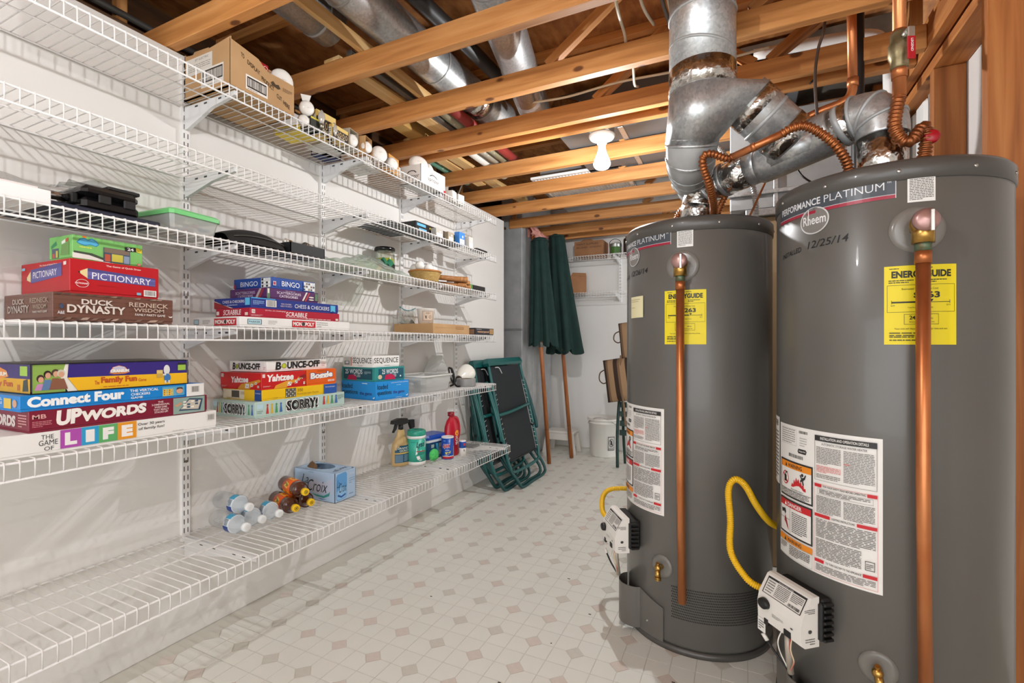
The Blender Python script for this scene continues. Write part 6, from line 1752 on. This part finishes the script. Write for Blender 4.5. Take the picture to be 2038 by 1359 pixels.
MB().add([(x, y, .129) for x, y in hx] + [(x * .7 - .02, y * .6, .145 + .012 * math.sin(i)) for i, (x, y) in enumerate(hx)], [(i, (i + 1) % 20, 20 + (i + 1) % 20, 20 + i) for i in range(9, 16)]).build('torn_flap', M_CARDIN, t)
MB().box(-.118, -.058, .003, .118, .056, .006).build('inner_floor', M_CARDIN, t)
def lacroix(p, u0, u1, v0, v1, c='#16202c'):
    W_ = u1 - u0; H_ = v1 - v0
    p.T('La', u0, v0 + .42 * H_, u0 + .26 * W_, v1, c, -.004, .35); p.T('Croix', u0 + .22 * W_, v0, u1, v0 + .72 * H_, c, -.004, .35)
p = Print(side_fn(-.063, -.124, .124, 0, .13)); p.k_ = .93
p.P([(.2, .45), (.5, .7), (.7, .62), (.95, .82), (.95, .3), (.5, .25)], '#b9c4d8'); lacroix(p, .18, .82, .30, .84)
p.P([(.42, .22), (.55, .14), (.72, .12), (.86, .22), (.88, .38), (.84, .30), (.72, .19), (.55, .2)], '#2f8f8a'); p.P([(.55, .10), (.66, .06), (.8, .08), (.66, .09)], '#2a5aa0'); p.L(.35, .92, .65, .95, 1, '#3f7f8a', .4, 1); p.build('side_print', cb)
p = Print(front_fn(.124, -.063, .062, 0, .13))
p.P([(.06, .12), (.06, .84), (.12, .93), (.50, .96), (.56, .88), (.56, .18), (.50, .08), (.12, .04)], '#5f9fd6'); p.P([(.08, .13), (.09, .35), (.3, .5), (.54, .42), (.54, .19), (.48, .1), (.13, .07)], '#8fc0e6'); lacroix(p, .10, .54, .30, .74); p.P([(.12, .2), (.3, .12), (.5, .18), (.5, .24), (.3, .18), (.14, .26)], '#2a5aa0')
p.T('PURE', .70, .80, .92, .88, '#c6d4e6', .02); p.L(.66, .5, .95, .72, 3, '#6f8aa8', .25, 2); p.L(.66, .12, .95, .2, 1, '#6f8aa8', .35, 3); p.build('front_print', cb)
p = Print(plane_fn((-.124, -.063, .13), (0, .125, 0), (.248, 0, 0), (0, 0, 1))); lacroix(p, .15, .9, .80, .95); p.build('top_print', cb)
# bottles
def bottle(name, lab, cap, end, kind, grp):
    d = Vector(cap) - Vector(end)
    L = d.length
    t = T(name, lab, 'bottle', end, 0, grp)
    q = d.to_track_quat('Z', 'Y').to_matrix()
    R = .032
    if kind == 'tea':
        prof = [(.001, .004), (.026, 0), (R, .008)] + [(R - (.0012 if k % 2 else 0), .016 + k * .009) for k in range(5)] + [(R, .062), (R, .118), (R - .001, .124)] + [(R - (.0014 if k % 2 else 0), .128 + k * .008) for k in range(4)] + [(R - .004, L - .05), (.022, L - .034), (.0125, L - .020), (.0125, L - .012)]
        MB().lathe(prof, 26, (0, 0, 0), 0, True, q).build('filled_bottle', mottled('brown_tea', [(.3, '3a1a0c'), (.7, '5a2a12')], 14, .1, coat=.6), t)
        MB().lathe([(R + .0006, .052), (R + .0006, .118)], 26, (0, 0, 0), 0, True, q).build('label', mat('#e5601a', .35), t)
        p = Print(lambda u, v, f: q @ Vector(((R + .0008 + f) * math.cos(2 * PI * u), (R + .0008 + f) * math.sin(2 * PI * u), .052 + .066 * v)), .05)
        for k in range(3):
            o = k / 3
            p.P([(o + .02, .3), (o + .06, .8), (o + .11, .9), (o + .16, .7), (o + .12, .25)], '#e9c24a'); p.P([(o + .05, .4), (o + .09, .75), (o + .13, .5)], '#3f6a2a'); p.R(o + .2, .1, o + .3, .9, '#f0b02a'); p.E(o + .24, .5, .03, .2, '#c43a1a', 10)
        p.build('label_print', t)
        capm, cc = mat('#efc21a', .35), '#1f1a10'
    else:
        prof = [(.001, .006), (.022, 0), (R - .002, .006)] + [(R - (.0018 if k % 2 else 0), .014 + k * .0085) for k in range(int((L - .08) / .0085))] + [(R - .003, L - .062), (R - .008, L - .045), (.020, L - .032), (.0122, L - .02), (.0122, L - .012)]
        MB().lathe(prof, 24, (0, 0, 0), 0, True, q).build('clear_bottle', clear_mat('bottle_plastic', 'fbfcfd', .07, .05, .02), t)
        z0 = L * .52
        MB().lathe([(R + .0006, z0), (R + .0006, z0 + .030)], 24, (0, 0, 0), 0, True, q).build('label', mat('#dfe8ee', .4), t)
        p = Print(lambda u, v, f: q @ Vector(((R + .0008 + f) * math.cos(2 * PI * u), (R + .0008 + f) * math.sin(2 * PI * u), z0 + .030 * v)), .05)
        for k in range(4):
            p.R(k / 4, 0, k / 4 + .12, 1, ('#1f3f8a', '#3f9fc4')[k % 2]); p.L(k / 4 + .13, .1, k / 4 + .24, .9, 6, '#4a5a6a', .5, k)
        p.build('label_print', t)
        capm, cc = mat('#ecefef', .4), '#d9dcdc'
    MB().lathe([(.0128, L - .018), (.0150, L - .017), (.0150, L - .001), (.0138, L), (.001, L)], 22, (0, 0, 0), 0, True, q).build('cap', capm, t)
    p = Print(lambda u, v, f: q @ Vector(((u - .5) * .026, (v - .5) * .026, L + f))); p.E(.5, .5, .28, .28, cc, 16, .25); p.E(.5, .5, .1, .1, cc, 10); p.build('cap_print', t)
zb = Z1 + .0335
bottle('tea_bottle', 'brown tea bottle lying lowest and nearest in the tea pile', (-1.607, 1.362, zb), (-1.80, 1.418, zb), 'tea', 'tea bottles on the lowest shelf')
bottle('tea_bottle', 'brown tea bottle lying against the soda carton', (-1.610, 1.440, zb), (-1.80, 1.490, zb), 'tea', 'tea bottles on the lowest shelf')
bottle('tea_bottle', 'brown tea bottle resting on top of the two others', (-1.597, 1.400, zb + .056), (-1.79, 1.455, zb + .056), 'tea', 'tea bottles on the lowest shelf')
bottle('water_bottle', 'clear water bottle nearest the camera, with a barcode label', (-1.600, 1.145, zb), (-1.80, 1.160, zb), 'w', 'clear water bottles on the lowest shelf')
bottle('water_bottle', 'clear water bottle in the middle of the lower row', (-1.618, 1.222, zb), (-1.815, 1.235, zb), 'w', 'clear water bottles on the lowest shelf')
bottle('water_bottle', 'clear water bottle touching the tea bottles', (-1.615, 1.293, zb), (-1.81, 1.318, zb), 'w', 'clear water bottles on the lowest shelf')
bottle('water_bottle', 'clear water bottle with dark blue label on top of the row', (-1.640, 1.186, zb + .054), (-1.838, 1.198, zb + .054), 'w', 'clear water bottles on the lowest shelf')
# ================================================================== FAR END OF THE ROOM
# ---- folded recliners leaning at the wall end
def recliner(lab, x_bot, x_top, y0, wdt=.62, H=.965, z_in=.115, arms=True):
    t = T('folding_recliner', lab, 'lounge chair', (x_bot, y0, 0), 0, 'teal folding recliners')
    dx = x_top - x_bot
    def L(y, z, o=0):                        # point on the leaning plane, o = offset off it
        n = Vector((H, 0, -dx)).normalized()
        return Vector((dx * z / H, y, z)) + n * o
    # outer frame: two rails and the rounded foot
    fr = cr([L(.03, H - .03), L(.015, .55), L(.02, .25), L(.035, z_in + .05), L(.075, z_in + .005), L(wdt / 2, z_in - .005), L(wdt - .075, z_in + .005), L(wdt - .035, z_in + .05), L(wdt - .02, .25), L(wdt - .015, .55), L(wdt - .03, H - .03)], 5)
    MB().tube(fr, .0125, 10).build('frame_tube', M_TEAL, t)
    # moulded headrest
    MB().hull([L(y, z, o) for y in (.0, wdt) for z in (H - .035,) for o in (-.03, .018)] + [L(y, z, o) for y in (.02, wdt - .02) for z in (H,) for o in (-.022, .008)] + [L(y, H - .055, o) for y in (.01, wdt - .01) for o in (-.028, .014)]).build('head_bar', M_TEAL, t)
    # sling, cross bar, hem
    MB().grid(lambda u, v: L(.055 + (wdt - .11) * u, .20 + (H - .26) * v, -.004 - .018 * math.sin(PI * u) * (1 - abs(2 * v - 1) ** 4)), 10, 14).build('sling', M_SLING, t)
    MB().tube([L(.055, .20, -.003), L(wdt - .055, .20, -.003)], .006, 8).build('sling_hem', M_BLACK, t)
    MB().tube(cr([L(.018, .545, .004), L(wdt * .3, .548, .016), L(wdt * .7, .562, .016), L(wdt - .018, .57, .004)], 5), .013, 10).build('cross_bar', M_TEAL, t)
    lc = MB()
    for s_ in (0, 1):
        for k in range(16):
            z = .22 + k * .036
            if abs(z - .55) < .03:
                continue
            a, b = (.024, .058) if s_ == 0 else (wdt - .024, wdt - .058)
            lc.tube([L(a, z, .004), L((a + b) / 2, z + .006, .010), L(b, z + .012, .002)], .0018, 5)
    g = lc.build('lacing', mat('#c9c9c4', .4), t); g['kind'] = 'stuff'
    MB().tube(cr([L(.12, H - .07, .006), L(.16, H - .075, .016), L(.20, H - .12, .012)], 4), .004, 6).build('pull_cord', mat('#c9cfcf', .4), t)
    # arms
    for s_ in (0, 1):
        y = -.022 if s_ == 0 else wdt + .022
        MB().tube(cr([L(y, .80, -.02), L(y, .62, .0), L(y, .42, .012), L(y, .36, .006)], 5), [.013] + [.017] * 13 + [.016, .012], 8).build('armrest', M_TEALD if s_ else M_TEAL, t)
    # leg loops behind
    for (o, zt, zb, yo) in ((-.05, .62, .012, .03), (-.10, .55, .014, .06)):
        MB().tube(cr([L(yo, zt, o), L(yo + .005, .28, o), Vector((.045 + o * .6, yo + .02, zb + .06)), Vector((.065 + o * .6, yo + .07, zb)), Vector((.065 + o * .6, wdt / 2, zb)), Vector((.065 + o * .6, wdt - yo - .07, zb)), Vector((.045 + o * .6, wdt - yo - .02, zb + .06)), L(wdt - yo - .005, .28, o), L(wdt - yo, zt, o)], 5), .0115, 10).build('leg_loop', M_TEALD, t)
    for y in (.02, wdt - .02):
        MB().cyl(L(y, .40, -.045), L(y, .40, .012), .012, 12).build('pivot', M_BLACK, t)
    return t


recliner('front teal folding recliner with a black laced sling', -1.505, -1.735, 3.165)
recliner('middle teal folding recliner, its head bar showing left of the front one', -1.585, -1.79, 3.045, .60, .955)
recliner('rear teal folding recliner squeezed against the wall', -1.672, -1.812, 3.075, .60, .90)
# ---- closed patio umbrellas
def umbrella(lab, foot, top, c_bot, c_top, rb, rt, z_lo, ph, knob):
    t = T('patio_umbrella', lab, 'umbrella', foot, 0, 'closed patio umbrellas')
    b = Vector(foot)
    MB().tube([Vector((0, 0, 0)), Vector(top) - b], .0185, 16).build('pole', M_POLE, t)
    ax0, ax1 = Vector(c_bot) - b, Vector(c_top) - b
    def fold(u, v):
        a = 2 * PI * u
        k = 1 - v
        r = rb + (rt - rb) * v ** .8
        pl = (.16 + .10 * k) * math.cos(7 * a + ph) + .06 * math.cos(13 * a + 2 * ph + 3 * v)
        r *= 1 + pl * (.5 + .5 * k)
        low = -.06 * abs(math.cos(3.5 * a + ph)) * max(0, 1 - 6 * v)
        c = ax0.lerp(ax1, v)
        return c + Vector((r * math.cos(a), r * .8 * math.sin(a), low))
    mb = MB().grid(fold, 84, 22)
    mb.build('canopy', M_CANVAS, t)
    MB().lathe([(rt * 1.1, 0), (rt * .8, .03), (.012, .045), (.001, .046)], 16, ax1).build('top_cap', M_CANVAS, t)
    if knob:
        q = ax0 + Vector((0, 0, -.03))
        pp = Vector((0, 0, 0)).lerp(Vector(top) - b, (ax0.z - .02) / (top[2] - foot[2]))
        MB().tube([pp - Vector((0, 0, .04)), pp + Vector((0, 0, .05))], .024, 14).build('metal_collar', mat('#8a8d8c', .3, .9), t)
    for zz in (.30,):
        MB().tube([Vector((0, 0, 0)).lerp(Vector(top) - b, zz / top[2]), Vector((0, 0, 0)).lerp(Vector(top) - b, (zz + .004) / top[2])], .0189, 16).build('pole_joint', M_CARDIN, t)
    # rib tips
    for k in range(4):
        a = .6 + k * 1.4
        MB().tube([ax0 + Vector((rb * .5 * math.cos(a), rb * .4 * math.sin(a), .10)), ax0 + Vector((rb * .72 * math.cos(a), rb * .55 * math.sin(a), -.02))], .008, 6).build('rib', M_POLE, t)
    return t


umbrella('closed green patio umbrella on the left, its pole nearer the camera', (-1.558, 4.04, 0), (-1.765, 4.155, 2.10), (-1.645, 4.12, 1.11), (-1.695, 4.15, 2.03), .118, .078, 1.0, .4, True)
umbrella('closed green patio umbrella on the right, hanging lower', (-1.449, 4.343, 0), (-1.66, 4.435, 2.10), (-1.535, 4.40, 1.035), (-1.635, 4.45, 2.12), .158, .075, .95, 1.7, False)
t = T('insulation_scrap', 'scrap of pink insulation hanging from the sheet metal riser', 'insulation', (-1.775, 4.36, 2.10))
MB().grid(lambda u, v: (.02 + .03 * math.sin(PI * u) * math.sin(PI * v) + .012 * math.sin(19 * u + 13 * v), -.27 + .52 * u, -.035 + .10 * v + .02 * math.sin(11 * u) + .012 * math.sin(29 * u + 9 * v)), 30, 12).grid(lambda u, v: (-.02 - .01 * math.sin(PI * u), -.27 + .52 * (1 - u), -.035 + .10 * v + .02 * math.sin(11 * (1 - u))), 20, 4).build('fluff', mottled('pink_fibre', [(.3, 'c98478'), (.6, 'dd9f92'), (.8, 'e8b8ac')], 30, .95, bump=.8, bdist=.01), t)
# ---- step stool, bucket
t = T('step_stool', 'low white plastic step stool behind the umbrella poles', 'stool', (-1.62, 4.56, 0))
MB().cbox(-.15, -.10, .19, .15, .10, .22, .012).build('seat', M_PLASTIC, t)
for sx in (-1, 1):
    for sy in (-1, 1):
        MB().hull([(sx * x, sy * y, z) for (x, y, z) in ((.14, .09, .20), (.10, .09, .20), (.14, .06, .20), (.10, .06, .20), (.17, .115, 0), (.125, .115, 0), (.17, .08, 0), (.125, .08, 0))]).build('leg', M_PLASTIC, t)
MB().cbox(-.12, -.092, .13, .12, -.082, .20, .004).build('apron', M_PLASTIC, t)
t = T('bucket', 'white plastic bucket with a lid at the far wall', 'bucket', (-1.205, 4.60, 0))
MB().lathe([(.001, .001), (.126, .001), (.130, .006), (.146, .315), (.152, .317), (.152, .325), (.147, .327), (.148, .345)], 40).build('pail', mat('#eceae4', .35), t)
MB().lathe([(.154, .342), (.158, .346), (.158, .362), (.150, .366), (.135, .360), (.001, .360)], 40).build('lid', mat('#e9e6de', .4), t)
MB().tube([(.150 * math.cos(a), -.150 * abs(math.sin(a)) * .95 - .012, .30 + .082 * math.sin(a) ** 2) for a in [PI * k / 24 for k in range(25)]], .0022, 6).build('handle', mat('#a9a7a2', .3, .8), t)
p = Print(lambda u, v, f: Vector(((.1385 + .006 * v + f) * math.cos(-1.05 + .5 * u), (.1385 + .006 * v + f) * math.sin(-1.05 + .5 * u), .07 + .13 * v)), .1)
p.frame(0, 0, 1, 1, .06, .04, '#2a2a2a'); p.E(.5, .55, .36, .3, '#2a2a2a', 22, .14); p.P([(.42, .7), (.56, .7), (.66, .4), (.34, .4)], '#2a2a2a'); p.P([(.25, .76), (.32, .8), (.76, .36), (.7, .31)], '#2a2a2a'); p.L(.1, .06, .9, .2, 2, '#2a2a2a', .4, 1); p.build('warning_print', t)
# ---- green slatted chairs with cushions
t = T('slatted_chair', 'dark green slatted chair folded up behind the left water heater', 'chair', (-.74, 4.25, 0))
M_GRN = mat('#14342e', .4)
for sx in (-1, 1):
    MB().tube(cr([(sx * .235, -.07, .0), (sx * .245, -.03, .3), (sx * .238, .02, .6), (sx * .225, .07, .95)], 6), .014, 8).build('leg', M_GRN, t)
    MB().tube(cr([(sx * .205, .10, .0), (sx * .21, .05, .3), (sx * .205, .0, .66)], 6), .013, 8).build('leg', M_GRN, t)
for k, z in enumerate((.30, .38, .46, .54, .62, .70, .78, .86)):
    MB().cbox(-.225, -.012, -.024, .225, .004, .024, .003).build('slat', M_GRN, t, (0, -.03 + .10 * (z - .3) / .6, z))
def stripe_mat():
    m, nt, b, N, L = nodemat('striped_canvas')
    tc = N('ShaderNodeTexCoord'); sp_ = N('ShaderNodeSeparateXYZ'); L(tc.outputs['Object'], sp_.inputs[0])
    ml = N('ShaderNodeMath'); ml.operation = 'MULTIPLY'; ml.inputs[1].default_value = 9.5; L(sp_.outputs[0], ml.inputs[0])
    fr = N('ShaderNodeMath'); fr.operation = 'FRACT'; L(ml.outputs[0], fr.inputs[0])
    r = ramp(nt, [(.0, 'a38463'), (.45, 'a38463'), (.46, '3a2a20'), (.8, '3a2a20'), (.81, '7a5f48')]); r.color_ramp.interpolation = 'CONSTANT'
    L(fr.outputs[0], r.inputs[0]); L(r.outputs[0], b.inputs['Base Color']); b.inputs['Roughness'].default_value = .9
    return m
M_STR = stripe_mat()
def cushion(lab, loc, rot, sx, sz, th):
    t = T('seat_cushion', lab, 'cushion', loc, 0, 'striped seat cushions')
    t.rotation_euler = rot
    def q(u, v, s_):
        e = (1 - abs(2 * u - 1) ** 4) * (1 - abs(2 * v - 1) ** 4)
        return (-sx / 2 + sx * u, s_ * th / 2 * max(.12, e ** .5), sz * v)
    MB().grid(lambda u, v: q(u, v, -1), 16, 16).grid(lambda u, v: q(1 - u, v, 1), 16, 16).tube([(-sx / 2, 0, 0), (sx / 2, 0, 0), (sx / 2, 0, sz), (-sx / 2, 0, sz)], th * .075, 6, closed=True).build('cover', M_STR, t)
    MB().tube(cr([(-sx / 2 + .02, 0, sz * .8), (-sx / 2 - .035, -.02, sz * .72), (-sx / 2 - .05, -.02, sz * .55), (-sx / 2 - .02, -.01, sz * .45), (-sx / 2 + .02, 0, sz * .5)], 5), .005, 6).build('tie', mat('#5a4636', .8), t)
    return t
cushion('lower striped brown cushion on the folded green chair', (-.80, 4.15, .612), (-.12, -.16, 0), .50, .36, .10)
c = cushion('upper striped brown cushion on the folded green chair', (-.70, 4.19, .985), (-.10, -.12, 0), .48, .30, .09)
MB().tube(cr([(-.24, -.03, .02), (-.262, -.04, -.20), (-.255, -.04, -.42), (-.258, -.04, -.58)], 5), .009, 6).build('hanging_tie', mat('#7a6048', .8), c)
# ---- far wall shelf contents
t = T('marked_carton', 'brown carton with handwriting on the upper far shelf', 'box', (-1.36, 4.70, 1.948))
q = MB().cbox(-.145, -.10, 0, .145, .10, .148, .001).build('carton_body', M_CARDD, t)
MB().prism([(-.13, .148), (.10, .148), (.04, .160), (.0, .182), (-.07, .182), (-.11, .165)], 1, -.02, -.017).build('flap', M_CARDD, t)
p = Print(side_fn(-.10, -.145, .145, 0, .148)); p.T('PAINT SUPPLIES', .08, .74, .84, .86, '#3a2416', .0, .1); p.T('BRUSHES - SANDING', .08, .52, .96, .63, '#3a2416', .0, .1); p.build('handwriting', q)
t = T('open_carton', 'brown carton with open flaps on the lower far shelf', 'box', (-1.525, 4.70, 1.588), math.radians(38))
q = MB().cbox(-.085, -.085, 0, .085, .085, .165, .001).build('carton_body', M_CARDD, t)
p = Print(front_fn(.085, -.085, .085, 0, .165)); p.L(.2, .15, .85, .8, 6, '#6a4630', .5, 2); p.build('side_print', q)
MB().add([(-.085, -.085, .165), (.085, -.085, .165), (.07, -.11, .20), (-.07, -.11, .20)], [(0, 1, 2, 3)]).add([(.085, -.085, .165), (.085, .085, .165), (.06, .075, .205), (.06, -.075, .205)], [(0, 1, 2, 3)]).build('flap', M_CARDD, t)
t = T('paint_can', 'metal paint can with a green label on the upper far shelf', 'can', (-1.11, 4.68, 1.948))
MB().lathe([(.001, .001), (.056, .001), (.058, .004), (.058, .10), (.060, .104), (.056, .108), (.052, .104), (.001, .104)], 28).build('can_wall', mat('#a9aaa5', .3, .8), t)
MB().lathe([(.0584, .012), (.0584, .075)], 28, a0=-2.2, a1=-.6).build('label', mat('#3f6a2a', .5), t)
MB().tube(cr([(-.058, 0, .08), (-.05, -.02, .13), (0, -.03, .152), (.05, -.02, .13), (.058, 0, .08)], 5), .003, 6).build('handle', M_BLACK, t)
t = T('brown_bottle', 'dark brown tall can beside the green labelled paint can', 'can', (-1.00, 4.68, 1.948))
MB().lathe([(.001, .001), (.033, .001), (.033, .14), (.028, .152), (.014, .156), (.014, .172), (.001, .173)], 22).build('can_wall', mat('#33231b', .4), t)
# ---- lumber and rolls stored on the trusses
ZS = 2.2265
def plank(lab, p0, p1, wd, th, z=ZS, m=M_PLANK, name='stored_plank'):
    a, b = Vector(p0), Vector(p1)
    d = b - a
    t = MB().cbox(-wd / 2, -d.length / 2, 0, wd / 2, d.length / 2, th, .0015).build(name, m, None, ((a.x + b.x) / 2, (a.y + b.y) / 2, z), (0, 0, math.atan2(-d.x, d.y)))
    tag(t, lab, 'plank', 'boards stored on the trusses')
    return t
plank('wide pale board lying across the second and third trusses', (-1.50, 1.44), (-1.455, 2.36), .085, .014)
plank('narrow pine strip between the two silver round ducts', (-1.345, .60), (-1.35, 1.97), .022, .05)
plank('dark strip lying between the pale board and the pine strip', (-1.405, 1.44), (-1.40, 2.3), .03, .02, m=mat('#4a4640', .5))
plank('yellowish flat board above the sixth truss, left one', (-1.70, 2.20), (-1.70, 3.05), .07, .02)
plank('yellowish flat board above the sixth truss, right one', (-1.615, 2.20), (-1.605, 3.05), .07, .02)
plank('short pale board end above the seventh truss', (-1.66, 2.80), (-1.62, 3.62), .075, .03, ZS + .022)
t = T('long_box', 'long yellow-brown cardboard tube box stored above the third truss', 'box', (-1.635, 2.32, ZS))
MB().cbox(-.045, -.38, 0, .045, .15, .075, .006).build('carton_body', mottled('yellow_card', [(.3, 'a98244'), (.7, 'b9924f')], 8, .8), t)
for (x, y0, y1, r, col, core, lab) in ((-1.415, 2.02, 2.86, .026, '#a8a294', 1, 'grey paper roll stored above the fourth truss'), (-1.36, 2.00, 2.84, .024, '#8f8a70', 1, 'mottled green and cream paper roll stored above the fourth truss'),
                                       (-1.304, 1.96, 2.90, .027, '#8a2a26', 0, 'dark red paper roll stored above the fourth truss'), (-1.49, 2.50, 3.0, .030, '#d9d4cb', 1, 'white patterned paper roll near the sixth truss'), (-1.79, 2.40, 3.0, .028, '#5f8f78', 1, 'green and white patterned roll nearest the left wall')):
    t = T('paper_roll', lab, 'paper roll', (x, y0, ZS + r), 0, 'paper rolls stored on the trusses')
    MB().tube([(0, 0, 0), (0, y1 - y0, 0)], r, 18).build('paper', mottled('roll_' + col.strip('#'), [(.35, col.strip('#')), (.6, col.strip('#')), (.66, 'd9d2c2' if core else '6a1c1a')], 26, .6), t)
    MB().tube([(0, -.001, 0), (0, -.0004, 0)], r * .55, 14).build('core', M_CARD, t)
# pipes and cables in the dark rim space over the left wall
for (z, x, c, r, lab) in ((2.19, -2.02, '#5a544a', .016, 'grey pipe lying low behind the top of the left wall'), (2.27, -2.10, '#6b5038', .02, 'brown pipe running above the left wall'), (2.36, -2.17, '#3f3a34', .014, 'dark pipe running highest above the left wall')):
    o = MB().tube([(0, 0, 0), (0, 3.1, 0)], r, 10).build('rim_pipe', mat(c, .6), None, (x, .3, z)); tag(o, lab, 'pipe', 'pipes above the left wall')
wire('cable_bundle', 'tangle of pale cable above the left wall near its far end', 'cable', [(-1.92, 2.6, 2.18), (-1.86, 2.75, 2.24), (-1.95, 2.9, 2.2), (-1.84, 3.0, 2.26), (-1.93, 3.1, 2.19), (-1.82, 3.2, 2.235), (-1.92, 3.32, 2.2), (-1.85, 3.42, 2.24)], .006, mat('#a9a398', .6))
t = T('metal_bracket', 'bent sheet metal strap hanging on the near truss chord', 'bracket', (-1.02, 1.30, 2.36))
MB().tube(cr([(-.03, .0, -.05), (-.03, 0, .02), (0, 0, .055), (.045, 0, .06)], 5), .004, 4).grid(lambda u, v: ((-.03, -.03 + .06 * v, -.07 + .09 * u) if u < .6 else (-.03 + .09 * (u - .6) / .4, -.03 + .06 * v, -.016 + .05 * math.sin((u - .6) / .4 * PI / 2))), 12, 3).build('strap', M_GALV, t)
